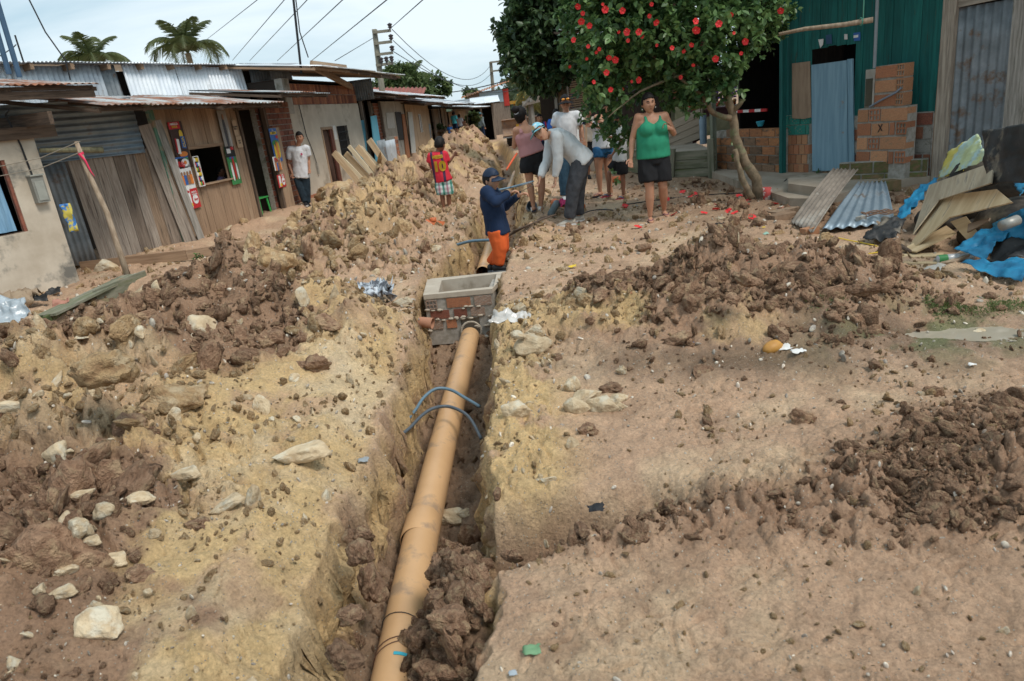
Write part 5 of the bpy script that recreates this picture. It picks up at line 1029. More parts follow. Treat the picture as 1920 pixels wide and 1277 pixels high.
# broad-leaved tree to its left
bt = atY(1052, 262, 20.5); t = thing('broadleaf_tree', 'dark broad-leaved tree left of the hibiscus, leaning over the street', 'tree', (bt.x, 20.5, 0))
P0 = Vector((bt.x, 20.5, 0)); mb = MB(); c1 = atY(1050, 120, 20.5); c2 = atY(1020, 40, 20.5); mb.tube([P0, P0.lerp(c1, .5)+Vector((.08, 0, 0)), c1, c2], [.17, .14, .12, .05], 10); part('trunk', mb, BARK, t, True, world=True)
for a, b in (((1050, 130), (985, 80)), ((1045, 100), (1090, 20)), ((1030, 70), (960, 30)), ((1048, 120), (1010, 150))):
    mb = MB(); mb.tube([atY(*a, 20.5), atY((a[0]+b[0])/2, (a[1]+b[1])/2-6, 20.4), atY(*b, 20.3)], [.07, .05, .02], 7); part('bough', mb, BARK, t, True, world=True)
BL = [lobe(px, py, 20.5+dy, r, 1.0) for px, py, r, dy in ((1000, 30, 58, 0), (1050, 20, 62, 0), (972, 52, 36, 0), (1010, 85, 52, 0), (1065, 75, 50, 0), (962, 96, 26, 0), (990, 120, 36, 0), (1040, 125, 36, 0), (1015, 150, 24, 0), (1075, 110, 30, 0), (1000, -30, 50, 0), (1070, -30, 60, 0), (950, 60, 20, 0), (958, 130, 14, 0), (1035, 150, 18, 0), (1130, -10, 50, .5))]
crown('foliage', BL, 1500, 11, .185, LDARK, t, 9, twig=.2, shell=.6, width=.9)
# trees beyond the left roofs
t = thing('bushy_tree', 'pale green bushy tree behind the roofs right of the crossarm pole', 'tree', (atY(755, 200, 42).x, 42, 0))
mb = MB(); mb.tube([(0, 0, 0), (.1, 0, 2), (0, 0, 4)], [.22, .18, .08], 8); part('trunk', mb, BARK, t)
crown('foliage', [lobe(px, py, 42, r) for px, py, r in ((735, 165, 30), (760, 152, 26), (785, 170, 24), (745, 140, 14), (800, 185, 16), (712, 178, 20), (770, 185, 26))], 800, 10, .30, LFAR, t, 12, twig=.35, shell=.6, width=.7)
t = thing('sparse_tree', 'sparse tree with small leaf tufts on thin branches beyond the roofs', 'tree', (atY(812, 200, 46).x, 46, 0))
mb = MB(); tp_ = []
for a, b in (((808, 190), (800, 155)), ((812, 190), (815, 148)), ((815, 190), (828, 150)), ((815, 190), (836, 168)), ((810, 188), (806, 168)), ((818, 180), (838, 158))):
    mb.tube([atY(812, 196, 46), atY(*a, 46), atY(*b, 46)], [.08, .06, .02], 5); tp_.append(b)
mb.tube([Vector((t.location.x, 46, 0)), atY(812, 196, 46)], [.15, .1], 6); part('branches', mb, BARK, t, True, world=True)
crown('foliage', [lobe(a, b+random.uniform(-2, 3), 46, 5.5) for a, b in tp_]+[lobe(818, 178, 46, 9), lobe(826, 170, 46, 7), lobe(805, 182, 46, 8)], 90, 9, .30, LFAR, t, 15, twig=.2)
t = thing('small_sparse_tree', 'small sparse tree over the far stall roof', 'tree', (atY(885, 190, 60).x, 60, 0)); mb = MB(); mb.tube([(0, 0, 0), (0, 0, 2.8)], [.12, .06], 6); part('trunk', mb, BARK, t)
crown('foliage', [lobe(a, b, 60, r) for a, b, r in ((877, 173, 6), (885, 180, 8), (893, 176, 7), (899, 182, 4), (882, 186, 7))], 110, 9, .32, LFAR, t, 17, twig=.25)
LHILL = leafmat('hill_leaf', (.13, .17, .085), (.045, .07, .035), .7)
for k, (px, py, r, Y, lb) in enumerate(((962, 185, 26, 75, 'rounded green tree on the hill behind the loader, left one'), (1000, 180, 30, 78, 'broad green tree on the hill behind the loader, middle one'), (940, 205, 15, 70, 'small green tree left of the loader cab'), (1050, 190, 32, 80, 'green hill tree behind the striped shirt boy'), (1110, 180, 45, 85, 'hill tree seen through the crowns, rightmost'))):
    t = thing('hill_tree', lb, 'tree', (atY(px, py, Y).x, Y, 0), group='trees on the hill'); mb = MB(); mb.tube([(0, 0, 0), (0, 0, atY(px, py, Y).z)], [.3, .15], 6); part('trunk', mb, BARK, t)
    crown('foliage', [lobe(px, py, Y, r), lobe(px-r*.6, py+r*.4, Y, r*.6), lobe(px+r*.6, py+r*.5, Y, r*.6), lobe(px+r*.1, py+r*.8, Y, r*.7), lobe(px+r*.3, py-r*.5, Y, r*.5)], 420, 8, .55, LHILL, t, 30+k, twig=.7, shell=.6)
def frond(L_, m, name, droop=1.0, n=46):
    rs = np.random.RandomState(int(L_*100)); P = []; D = []; a = 1.05
    p = Vector((0, 0, 0)); pts = [p.copy()]
    for k in range(12): d = Vector((math.cos(a), 0, math.sin(a))); p = p+d*(L_/12); pts.append(p.copy()); a -= droop*.16*(1+k*.06)
    mb = MB(); mb.tube(pts, [.03*(1-i/13)+.006 for i in range(13)], 5)
    for i in range(n):
        f = .1+.88*i/n; k = int(f*12); q_ = pts[k].lerp(pts[min(k+1, 12)], f*12-k); tn = (pts[min(k+1, 12)]-pts[max(k-1, 0)]).normalized(); ll = L_*.27*math.sin(math.pi*(.15+.8*f))+.08
        for s in (-1, 1):
            dv = (tn*.55+Vector((0, s*.85, -.15-.35*random.random()))).normalized(); e = q_+dv*ll; e.z -= ll*.2; w_ = tn*.02
            mb.add([q_-w_, q_+w_, q_.lerp(e, .6)+w_*.9+Vector((0, 0, .03)), e], [(0, 1, 2, 3)])
    me = mb.mesh(name, m); me.attributes.new('shade', 'FLOAT', 'POINT').data.foreach_set('value', np.random.RandomState(2).uniform(.2, .8, len(me.vertices)).astype(np.float32)); return me
def palm(px, py, Y, L_, label, n=15, m=None, trunk=True, droop=1.0, up=True):
    p = atY(px, py, Y); t = thing('palm_tree', label, 'palm', (p.x, Y, 0), group=None); mb = MB(); z = p.z; mb.tube([(0, 0, 0), (.1, 0, z*.5), (0, 0, z)], [.2, .15, .13], 8); part('trunk', mb, BARK, t)
    ms = [frond(L_*s, m or LPALM, 'frond', droop*dd) for s, dd in ((1, 1), (.85, .6), (1.05, 1.3))]
    for k in range(n): o = link('frond', ms[k % 3], t, (0, 0, z), (random.uniform(-.2, .2), (-.45 if k % 3 == 1 else .1)+random.uniform(-.15, .15), k*2*math.pi/n+random.uniform(-.2, .2)))
palm(352, 100, 34, 2.3, 'palm crown rising behind the silver roof, the taller one', 15); palm(178, 122, 36, 2.2, 'low palm crown behind the silver roof at the left', 13); palm(768, 152, 45, 1.9, 'small palm crown in the bushy tree', 9)
palm(1012, 175, 34, 2.2, 'palm with yellowing drooping fronds behind the loader', 13, LYEL, droop=1.7); palm(985, 190, 70, 4.0, 'palm on the hill to the right of the loader beacon', 12, LHILL); palm(1035, 200, 60, 3.5, 'palm behind the boy in stripes', 12, LPALM)
hm = MB(); n = 40; vs = []
for j in range(6):
    for i in range(n+1): x = -160+340*i/n; vs.append((x, 150+j*30, (8+6*math.sin(i*.35)+3*math.sin(i*.9))*math.sin(math.pi*min(1, j/4)*.5)*(1 if x > -30 else .35)*(1 if j < 5 else .9)-.5*(j == 0)))
hm.add(vs, [(j*(n+1)+i, j*(n+1)+i+1, (j+1)*(n+1)+i+1, (j+1)*(n+1)+i) for j in range(5) for i in range(n)]); o = link('hills', hm.mesh('hills', mat('wooded_hill', (.055, .075, .035), (.03, .045, .02), scale=.35, bump=1, dist=1.0, rough=.95), True)); tag(o, kind='structure')
# pole with four crossarms
a = atY(718, 215, 30); a.z = 0; top = atY(702, 55, 30); t = thing('crossarm_pole', 'leaning wooden utility pole with four crossarms and insulators', 'utility pole', a); D_ = top-a
PW = mat('pole_timber', (.24, .22, .17), (.15, .14, .11), stretch=(6, 6, .5), bump=.4)
mb = MB(); mb.tube([(0, 0, 0), D_], [.15, .10], 10); part('shaft', mb, PW, t, True)
INS = flat('brown_insulator', (.07, .06, .06), .35)
for k, (x0, y0, x1, y1) in enumerate(((699, 61, 733, 57), (701, 82, 735, 78), (703, 103, 737, 99), (705, 123, 737, 118))):
    p0, p1 = atY(x0, y0, 29.85)-a, atY(x1, y1, 29.85)-a; arm = board('crossarm', p0, p1, .10, .08, PW, t)
    xs_ = (.98,) if k < 3 else (.35, .65, .95)
    for f in xs_: mb = MB(); c = p0.lerp(p1, f); mb.lathe([(0, -.12 if k == 3 else 0), (.05, -.10 if k == 3 else 0), (.05, .02), (.10, .06), (.06, .10), (.11, .16), (.05, .20), (0, .22)], c+Vector((0, 0, .06)), 10); part('insulator', mb, INS, t)
a = atY(930, 240, 58); a.z = 0; top = atY(920, 116, 58); t = thing('far_pole', 'slim distant utility pole left of the dark tree', 'utility pole', a); mb = MB(); mb.tube([(0, 0, 0), top-a], [.17, .12], 8); part('shaft', mb, PW, t)
for y in (117, 134): board('crossarm', atY(919, y, 57.8)-a, atY(937, y-2, 57.8)-a, .12, .1, PW, t)
a = atY(560, 112, 17.5); top = atY(547, -30, 17.5); t = thing('mast', 'thin dark mast rising from the rendered house roof', 'mast', a); mb = MB(); mb.tube([(0, 0, -.3), top-a], .03, 6); part('shaft', mb, CABLE, t)
PB = flat('blue_grey_post', (.06, .12, .20), .6)
for k, (x0, y0, x1, y1, lb) in enumerate(((32, 128, -12, -20, 'longer blue post rising past the eave at the left edge'), (14, 128, -14, 30, 'shorter blue post at the very left edge'))):
    a, b = atY(x0, y0, 10.6), atY(x1, y1, 10.6); t = thing('blue_post', lb, 'post', a, group='blue posts at the left edge'); mb = MB(); mb.tube([(a-b)*.12, b-a], .035, 8); part('shaft', mb, PB, t)
a, b = atY(44, 116, 13), atY(28, 66, 13); solo('thin_antenna', MB().tube([a, b], .014, 6), CABLE, 'thin leaning antenna rod above the silver roof at the left', 'antenna')
def wire(p, label, rad=.012, sag=0.0, n=14):
    P = [atY(*q_) for q_ in p]; Q = []
    for i in range(len(P)-1):
        for k in range(n): f = k/n; v = P[i].lerp(P[i+1], f); v.z -= sag*4*f*(1-f); Q.append(v)
    Q.append(P[-1]); mb = MB(); mb.tube(Q, rad, 5); return solo('overhead_wire', mb, CABLE, label, 'wire', 'overhead wires')
wire([(385, 76, 36), (500, -14, 16)], 'faint wire highest over the taller palm', .009); wire([(436, 113, 34), (545, -14, 16)], 'wire rising from behind the roof, first right of the taller palm', .010)
wire([(468, 114, 34), (589, -14, 16)], 'wire crossing the thin mast low down', .010); wire([(520, 114, 34), (657, -14, 15)], 'wire rising right of the mast over the rendered house', .011)
wire([(584, 114, 30), (742, -14, 14)], 'dark wire second from the right over the roofs', .012); wire([(728, 57, 30), (808, -14, 14)], 'wire running from the top crossarm to the upper edge', .012); wire([(700, 71, 30), (628, 114, 22)], 'short wire from the pole down to the rendered house roof', .011)
for k, (a, b, s) in enumerate((((735, 55, 29.8), (922, 119, 58), 1.5), ((737, 76, 29.8), (922, 136, 58), 1.3), ((738, 97, 29.8), (1000, 146, 58), 1.3))): wire([a, b], ['upper', 'middle', 'lower'][k]+' sagging wire from the crossarm pole to the far pole', .016, s)
wire([(828, 175, 50), (960, 148, 40)], 'thick dark cable just above the far roofs', .03, .1); wire([(553, -14, 17.5), (562, 60, 17.5), (578, 108, 17.6)], 'loose cable hanging from beside the mast', .014); wire([(48, -14, 13), (85, 60, 13), (122, 112, 13), (132, 150, 13)], 'dark cable dropping steeply at the upper left', .012)
wire([(0, 105, 12), (24, 90, 12.8), (30, 84, 13)], 'short wire from the antenna to the left edge', .009)
# ---- backhoe loader seen from the front
Xc = atY(996, 255, 34).x; t = thing('wheel_loader', 'yellow backhoe loader with a raised muddy front bucket at the end of the trench', 'loader', (Xc, 34, .02), -.03); t.scale = (.98, .9, .82)
YP = mat('construction_yellow', (.62, .33, .04), (.48, .25, .035), scale=3, rough=.5, bump=.05, c3=(.30, .19, .09), c3amt=.35); TYR = flat('tyre_rubber', (.035, .03, .028), .9); MUDST = mat('muddy_steel', (.34, .22, .14), (.22, .13, .09), scale=3, rough=.7, bump=.3, c3=(.16, .13, .13), c3amt=.4)
pr = [(0, 0), (-.55, .05), (-.60, .12), (-.25, .18), (-.12, .5), (-.2, .85), (-.35, .93), (-.33, .98), (-.05, .92), (.06, .5)]; mb = MB(); n = len(pr); vs = [(sx*1.33, y-1.4, z+.52) for sx in (-1, 1) for y, z in pr]; mb.add(vs, [tuple(range(n)), tuple(range(2*n-1, n-1, -1))]+[(i, (i+1) % n, n+(i+1) % n, n+i) for i in range(n)]); bk = part('bucket', mb, MUDST, t)
bx('bucket_lip', -1.34, 1.34, -2.02, -1.9, .52, .57, STEEL, t)
for s in (-1, 1):
    mb = MB(); mb.box((s*.62, -.75, .95), (.14, 1.7, .2), rot=(-.15, 0, 0)); part('lift_arm', mb, YP, t)
    for y, r, w_ in ((.1, .42, .32), (2.2, .62, .42)):
        R_ = Euler((0, math.pi/2, 0)).to_matrix(); w0 = MB(); w0.lathe([(r*.55, -w_/2), (r*.93, -w_/2), (r, -w_*.35), (r, w_*.35), (r*.93, w_/2), (r*.55, w_/2)], (s*.98, y, r), 22, R_); wh = part('wheel', w0, TYR, t, True)
        w1 = MB(); w1.lathe([(0, -.1), (r*.3, -.1), (r*.56, -.02), (r*.56, .12), (0, .12)], (s*.98, y, r), 16, R_); o = part('rim', w1, YP, wh)
        tb = MB()
        for k in range(18): a = k*2*math.pi/18; tb.box((s*.98, y+r*math.cos(a), r+r*math.sin(a)), (w_*.95, .05, .06), rot=(a, 0, 0))
        part('tread', tb, TYR, wh)
bx('front_axle', -.85, .85, -.05, .2, .36, .52, YP, t); bx('chassis', -.45, .45, -.5, 2.6, .5, .85, YP, t); bx('bonnet', -.42, .42, -.4, 1.2, .85, 1.35, YP, t); bx('grille', -.34, .34, -.44, -.401, .6, 1.2, BLACK, t)
for x in (-.62, .62):
    for y in (1.25, 2.5): bx('cab_pillar', x-.04, x+.04, y-.04, y+.04, .9, 2.25, YP, t)
bx('cab_rear', -.6, .6, 2.4, 2.44, .9, 1.5, YP, t); bx('windscreen', -.57, .57, 1.25, 1.27, 1.25, 2.2, flat('cab_glass', (.10, .14, .15), .1, spec=.6), t); bx('cab_roof', -.82, .82, 1.0, 2.7, 2.25, 2.42, YP, t); bx('cab_roof_cap', -.6, .7, 1.1, 2.5, 2.421, 2.49, BLACK, t); bx('roof_lamp', .66, .76, .96, 1.06, 2.43, 2.62, YP, t)
bc = MB(); bc.lathe([(0, 0), (.09, 0), (.09, .05), (.085, .22), (.06, .26), (0, .27)], (-.36, 1.3, 2.5), 12); part('beacon', bc, flat('amber_beacon', (.9, .42, .03), .3), t)
bx('backhoe_boom', -.12, .12, 2.7, 3.1, .8, 2.9, YP, t); bx('counter_box', -.32, .32, -.62, -.45, .55, .9, YP, t)
# ================================================================== TRENCH: pipe, brick box, hoses
PVC = mat('tan_sewer_pipe', (.60, .37, .19), (.53, .32, .16), scale=2.5, rough=.42, bump=.04, c3=(.36, .24, .15), c3amt=.42, c3scale=5, spec=.35)
ORG = mat('orange_pipe', (.62, .17, .06), (.52, .13, .045), scale=4, rough=.45, bump=.05, c3=(.40, .24, .14), c3amt=.3, c3scale=5)
def pipe_thing(pts, r, label, m, name='sewer_pipe', collar=None):
    t = thing(name, label, 'pipe', pts[0]); mb = MB(); mb.tube(pts, r, 32, caps=False); o = part('barrel', mb, m, t, True, world=True)
    if collar is not None:
        c, d = collar; mb = MB(); d = Vector(d).normalized(); mb.tube([c-d*.09, c-d*.08, c+d*.09], [r, r*1.10, r*1.10], 32, caps=False); part('socket', mb, m, t, True, world=True)
    return t
A = [at(690, 1460, -.37), at(725, 1277, -.37), at(787, 960, -.375), at(845, 740, -.385), at(877, 622, -.40)]
for p in A: p.z -= .095
A[-1] = A[-1]+(A[-1]-A[-2]).normalized()*.15
pt = pipe_thing([A[0], A[1], A[2]+Vector((0, -.12, 0))], .095, 'tan sewer pipe nearest the camera, half buried by clods', PVC); pipe_thing([A[2]+Vector((0, -.13, 0)), A[2].lerp(A[3], .5), A[3], A[4]], .0945, 'long tan sewer pipe running into the brick box', PVC, collar=None)
t = thing('pipe_socket', 'slightly wider tan joint between the two near pipes', 'pipe joint', A[2]); mb = MB(); dd = (A[3]-A[2]).normalized(); mb.tube([A[2]-dd*.15, A[2]-dd*.14, A[2]+dd*.05, A[2]+dd*.07], [.0955, .1015, .1015, .0955], 32, caps=False); part('collar', mb, PVC, t, True, world=True)
B = [at(905, 512, -.47), at(925, 440, -.47), at(944, 385, -.47), at(957, 350, -.47), at(966, 325, -.47)]
pipe_thing(B, .095, 'tan sewer pipe lying behind the brick box beside the worker', PVC)
# marks and wire ties on the near pipe
def ring_on(c, d, r, tube, m, name, label, a0=0, a1=6.3, parent=None, tilt=0):
    d = Vector(d).normalized(); x = d.cross(Vector((0, 0, 1))).normalized(); y = x.cross(d); mb = MB(); mb.tube([Vector(c)+x*r*math.cos(a)+y*r*math.sin(a)+d*tilt*math.cos(a) for a in np.linspace(a0, a1, 22)], tube, 6)
    if parent: return part(name, mb, m, parent, world=True)
    return solo(name, mb, m, label, 'wire')
def onpipe(px, py): p = at(px, py, -.38); p.z = -.466; return p
dn = A[2]-A[1]; axis = lambda y: A[1].lerp(A[2], (y-A[1].y)/(A[2].y-A[1].y))
y1 = at(740, 1195, -.37).y; y2 = at(735, 1150, -.37).y; y3 = at(735, 1225, -.37).y
ring_on(axis(y1), dn, .099, .0022, flat('rusty_wire', (.12, .06, .04)), 'wire_tie', 'rusty wire tied twice round the near pipe', tilt=.02); ring_on(axis(y1-.03), dn, .099, .002, MATS['rusty_wire'], 'wire_tie', 'rusty wire loop beside the first on the near pipe', .3, 3.4, tilt=.03); ring_on(axis(y2), dn, .099, .002, CABLE, 'wire_tie', 'thin black wire round the near pipe just above the rusty one', tilt=-.02)
x = dn.normalized().cross(Vector((0, 0, 1))).normalized()
mb = MB(); mb.tube([axis(y3)+x*.0955*math.cos(a)+Vector((0, 0, .0955*math.sin(a))) for a in np.linspace(.45, 1.5, 9)], .009, 5, side=(0, 0, 1)); part('blue_paint_mark', mb, flat('cyan_marker', (.03, .38, .50), .6), pt, world=True)
# collapse: orange branch pipe seen between clods, hoses
b = at(832, 1222, -.42); solo('branch_pipe', MB().tube([b+Vector((-.10, .02, -.04)), b+Vector((.22, .05, .0))], .058, 20), ORG, 'orange branch pipe showing between clods beside the near pipe', 'pipe', smooth=True)
HOSE = flat('blue_grey_hose', (.13, .21, .27), .4); HOSE2 = flat('dark_grey_hose', (.09, .11, .13), .4)
def smooth_path(P, n=5):
    Q = []; P = [Vector(p) for p in P]
    for i in range(len(P)-1):
        p0, p1, p2, p3 = P[max(i-1, 0)], P[i], P[i+1], P[min(i+2, len(P)-1)]
        for k in range(n): f = k/n; Q.append(.5*((2*p1)+(p2-p0)*f+(2*p0-5*p1+4*p2-p3)*f*f+(3*p1-3*p2+p3-p0)*f**3))
    return Q+[P[-1]]
def hose(pts, r, m, label, name='hose', cat='hose', group=None): mb = MB(); mb.tube(smooth_path([atY(*p) if not isinstance(p, Vector) else p for p in pts]), r, 10); return solo(name, mb, m, label, cat, group, True)
hose([(700, 808, 4.05), (724, 803, 4.15), (755, 795, 4.3), (778, 770, 4.5), (795, 745, 4.65), (818, 729, 4.75), (845, 731, 4.75), (872, 746, 4.65), (899, 762, 4.5)], .0115, HOSE, 'blue grey hose arching over the pipe, the farther of two')
hose([(706, 822, 3.95), (730, 824, 4.0), (762, 808, 4.15), (790, 780, 4.35), (812, 766, 4.45), (840, 762, 4.5), (868, 773, 4.4), (885, 790, 4.25), (902, 822, 4.0)], .0115, HOSE2, 'dark grey hose arching over the pipe, the nearer of two')
hose([(838, 463, 9.6), (860, 458, 9.6), (885, 452, 9.5), (925, 450, 9.3)], .020, HOSE, 'blue grey tube end beside the worker in the trench', 'tube_end')
# brick inspection box
RZ = -.06
FX = Frame(at(793, 553, RZ)[:2], at(923, 541, RZ)[:2]); RimB = [at(a, b, RZ) for a, b in ((793, 553), (923, 541), (951, 508), (801, 523))]; RimI = [at(a, b, RZ) for a, b in ((822, 548), (925, 537), (931, 513), (828, 525))]
t = ftop(FX, 'inspection_box', 'square brick inspection box with a cement rim where the pipe enters', 'inspection box')
loc = lambda p: Vector(((p-FX.o).dot(FX.x), (p-FX.o).dot(FX.y), p.z)); O = [loc(p) for p in RimB]; I = [loc(p) for p in RimI]
CEM2 = mat('box_cement', (.48, .42, .34), (.40, .34, .27), scale=5, rough=.9, bump=.35, detail=9, c3=(.30, .25, .19), c3amt=.35, c3scale=4)
mb = MB()
for z0, z1, OO in ((RZ-.055, RZ, O),):
    for i in range(4):
        j = (i+1) % 4; q_ = [OO[i], OO[j], I[j], I[i]]; vs = [Vector((v.x, v.y, z)) for z in (z0, z1) for v in q_]; mb.add(vs, [(0, 3, 2, 1), (4, 5, 6, 7), (0, 1, 5, 4), (2, 3, 7, 6), (1, 2, 6, 5), (3, 0, 4, 7)])
o = part('rim', mb, CEM2, t); bv = o.modifiers.new('b', 'BEVEL'); bv.width = .008; bv.segments = 2
mb = MB()
for i in range(4):
    j = (i+1) % 4; a, b = I[i], I[j]; c = (I[0]+I[1]+I[2]+I[3])/4; e = [(v-c)*1.04+c for v in (a, b)]
    mb.add([Vector((a.x, a.y, RZ-.05)), Vector((b.x, b.y, RZ-.05)), Vector((b.x, b.y, -.62)), Vector((a.x, a.y, -.62))], [(0, 1, 2, 3)])
mb.add([Vector((v.x, v.y, -.6)) for v in I], [(0, 1, 2, 3)]); part('inner_walls', mb, CEM2, t)
w0, w1 = loc(A[3]), loc(A[4]); pe = w0.lerp(w1, -w0.y/(w1.y-w0.y)); pw = pe.x; L_ = FX.len; zz = [-.06-.055, -.235, -.345, -.455, -.6]; RB_ = [BRICKS[0], BRICKD, mat('cemented_brick', (.34, .22, .16), (.24, .17, .13), scale=7, rough=.93, bump=.5, c3=(.36, .33, .29), c3amt=.5, c3scale=8)]
bx('mortar', .0, pw-.10, .012, .10, -.62, RZ-.05, MORTAR, t); bx('mortar', pw+.10, L_, .012, .10, -.62, RZ-.05, MORTAR, t); bx('mortar', pw-.101, pw+.101, .012, .099, -.355, RZ-.05, MORTAR, t); bx('side_wall', -.005, .08, .10, .85, -.62, RZ-.056, MORTAR, t); bx('side_wall', L_-.08, L_, .10, .85, -.62, RZ-.056, MORTAR, t); bx('back_wall', 0, L_, .86, .95, -.62, RZ-.056, MORTAR, t)
rows = [[(0.01, .13, 'h'), (.22, .47, 0), (.50, .68, 2)], [(.04, .24, 1), (.28, .42, 1), (.45, .60, 2)], [(.02, .16, 2), (.19, .30, 0)]]
for r, row in enumerate(rows):
    for a, b, k in row:
        a, b = a*L_/.70, b*L_/.70; z = (zz[r]+zz[r+1])/2
        if r == 2 and b > pw-.1: b = pw-.11
        if b-a < .03: continue
        link('hollow_brick' if k == 'h' else 'brick', hollow_mesh(MAT_H) if False else (hollow_mesh(RB_[2]) if k == 'h' else brick_mesh(RB_[k])), t, ((a+b)/2, .055+random.uniform(-.006, .004), z), (0, random.uniform(-.02, .02), 0), (b-a-.01, .11, zz[r]-zz[r+1]-.02))
mb = MB()
for k in range(34): mb.ball((random.uniform(0, L_), .0, random.choice(zz[1:4])+random.uniform(-.012, .012)), (random.uniform(.012, .035), .014, random.uniform(.008, .016)), 7, 5)
o = part('squeezed_mortar', mb, CEM2, t, True); o['kind'] = 'stuff'
ring_on(FX.w(pw, .0, pe.z), A[4]-A[3], .104, .012, CEM2, 'pipe_collar', '', parent=None)['label'] = 'rough cement collar where the pipe enters the box'
bpy.context.view_layer.objects.active = None
s0 = atY(786, 603, 6.5); solo('clay_stub', MB().lathe([(.048, 0), (.055, .14), (.05, .14), (.042, 0)], s0, 20, Euler((.3, 1.75, 0)).to_matrix()), flat('terracotta', (.42, .21, .13), .8), 'broken terracotta pipe stub left of the brick box', 'pipe stub', smooth=True)
# ================================================================== STONES AND LUMPS
pale = [rock_mesh('stone', 60+k, 4, .16, M_STONE, (1, .9, .8), ang=.8) for k in range(6)]; brn = [rock_mesh('lump', 80+k, 4, .50, M_CLAY, (1, .85, .72), ang=.8) for k in range(5)]; och = [rock_mesh('lump', 90+k, 4, .46, M_OCHRE, (1, .85, .72), ang=.8) for k in range(4)]
def stone(px, py, rx, ry, label, kind='p', rot=0.0, name=None):
    p = gp(px, py); d = (p-Vector(CP)); rx, ry = (rx*1.18, ry*1.18) if kind == 'p' else (rx, ry); zc = d.dot(Vector(_f)); k = zc/1303; a = rx*k; b = ry*k; n = {'p': 'stone', 'b': 'clay_lump', 'o': 'ochre_lump'}[kind]
    me = random.choice({'p': pale, 'b': brn, 'o': och}[kind]); th = b*1.0
    o = link(name or n, me, None, (p.x, p.y, p.z+th*.25)); o.scale = (a*1.05, max(a*.85, b), th*1.35); o.rotation_euler = (random.uniform(-.2, .2), rot, random.uniform(-.3, .3)); tag(o, label, 'stone' if kind == 'p' else 'clod'); return o
for s in [(277, 562, 38, 19, 'large flat pale stone on top of the near left heap'), (392, 636, 42, 26, 'long pale stone leaning down the near left heap', 'p', .7), (113, 862, 34, 27, 'rounded tan stone at the left edge of the near heap'), (427, 950, 30, 14, 'smooth whitish stone low on the left slope', 'p', -.3), (350, 893, 26, 15, 'pale stone with a dip, above the whitish one'), (266, 940, 25, 13, 'flat pale stone with a dark top below the dipped one'), (195, 965, 22, 15, 'tan angular stone left of the flat pale one'), (148, 1000, 19, 20, 'grey brown stone standing left of centre in the dark clay'), (172, 1018, 20, 12, 'grey stone touching the standing one'), (213, 1056, 31, 18, 'big tan stone with a sharp ridge in the dark clay'), (120, 1072, 22, 12, 'pale stone left of the ridged one'), (118, 1116, 24, 15, 'pale knobby stone in the lower left'), (78, 1112, 17, 14, 'small pale stone at the left of the knobby one'), (192, 1182, 44, 30, 'large pale lumpy rock near the lower left corner'), (18, 797, 22, 22, 'pale stone cut by the left picture edge', 'p', .4), (101, 913, 20, 11, 'pale stone under the rounded tan stone'), (568, 858, 46, 22, 'broad flat tan stone near the trench edge'), (290, 1006, 14, 10, 'blue grey pebble stone among the clods, left of two'), (318, 1005, 12, 9, 'blue grey pebble stone among the clods, right of two'), (180, 1140, 16, 10, 'pale chip above the large lumpy rock'),
          (966, 775, 25, 17, 'cream stone on the right trench edge'), (1003, 801, 20, 9, 'flat white stone by the cream one'), (1083, 770, 24, 18, 'yellowish stone at the left of the stone pile'), (1128, 768, 27, 19, 'large cream stone in the middle of the stone pile'), (1162, 767, 18, 11, 'smooth pale stone at the right of the stone pile'), (1158, 752, 18, 9, 'flat pale stone on top of the stone pile'), (1100, 748, 34, 14, 'broad cream slab behind the stone pile', 'p', -.2), (1072, 730, 14, 20, 'upright cream stone behind the pile'), (998, 655, 37, 18, 'large tan stone on the right bank by the box', 'p', .25), (972, 632, 14, 9, 'small ochre stone behind the large tan one'), (849, 976, 30, 16, 'pale rough stone lying beside the pipe', 'p', .35), (872, 968, 14, 10, 'small pale stone behind the rough one by the pipe'), (975, 583, 14, 11, 'pale stone at the collapsed right edge near the box'), (985, 598, 10, 8, 'pale small stone below the one at the collapsed edge'), (628, 630, 17, 15, 'cream stone on the far side of the left heap by the rubbish'), (660, 640, 16, 9, 'pale flat stone right of the cream one'), (755, 572, 16, 12, 'yellow stone on the left bank before the box'), (1290, 508, 13, 7, 'pale stone on the left face of the right heap'), (1472, 575, 13, 9, 'tan stone in the middle of the right heap'), (1380, 606, 14, 9, 'grey tan stone at the foot of the right heap'), (1688, 610, 17, 8, 'smooth white stone at the pool by the right heap'), (1832, 626, 15, 7, 'white stone in the far puddle'), (1165, 698, 10, 9, 'grey pebble in the wet patch'), (770, 390, 15, 10, 'pale stone on the far heap near the boy'), (818, 470, 10, 7, 'pale stone left of the hose end'), (790, 405, 8, 6, 'small pale stone left of the boy'), (1330, 385, 6, 4, 'white pebble on the ground beside the woman in green'), (1352, 412, 9, 4, 'white stone before the woman in green'), (200, 507, 27, 15, 'white mortar block under the leaning pole')]: stone(*s)
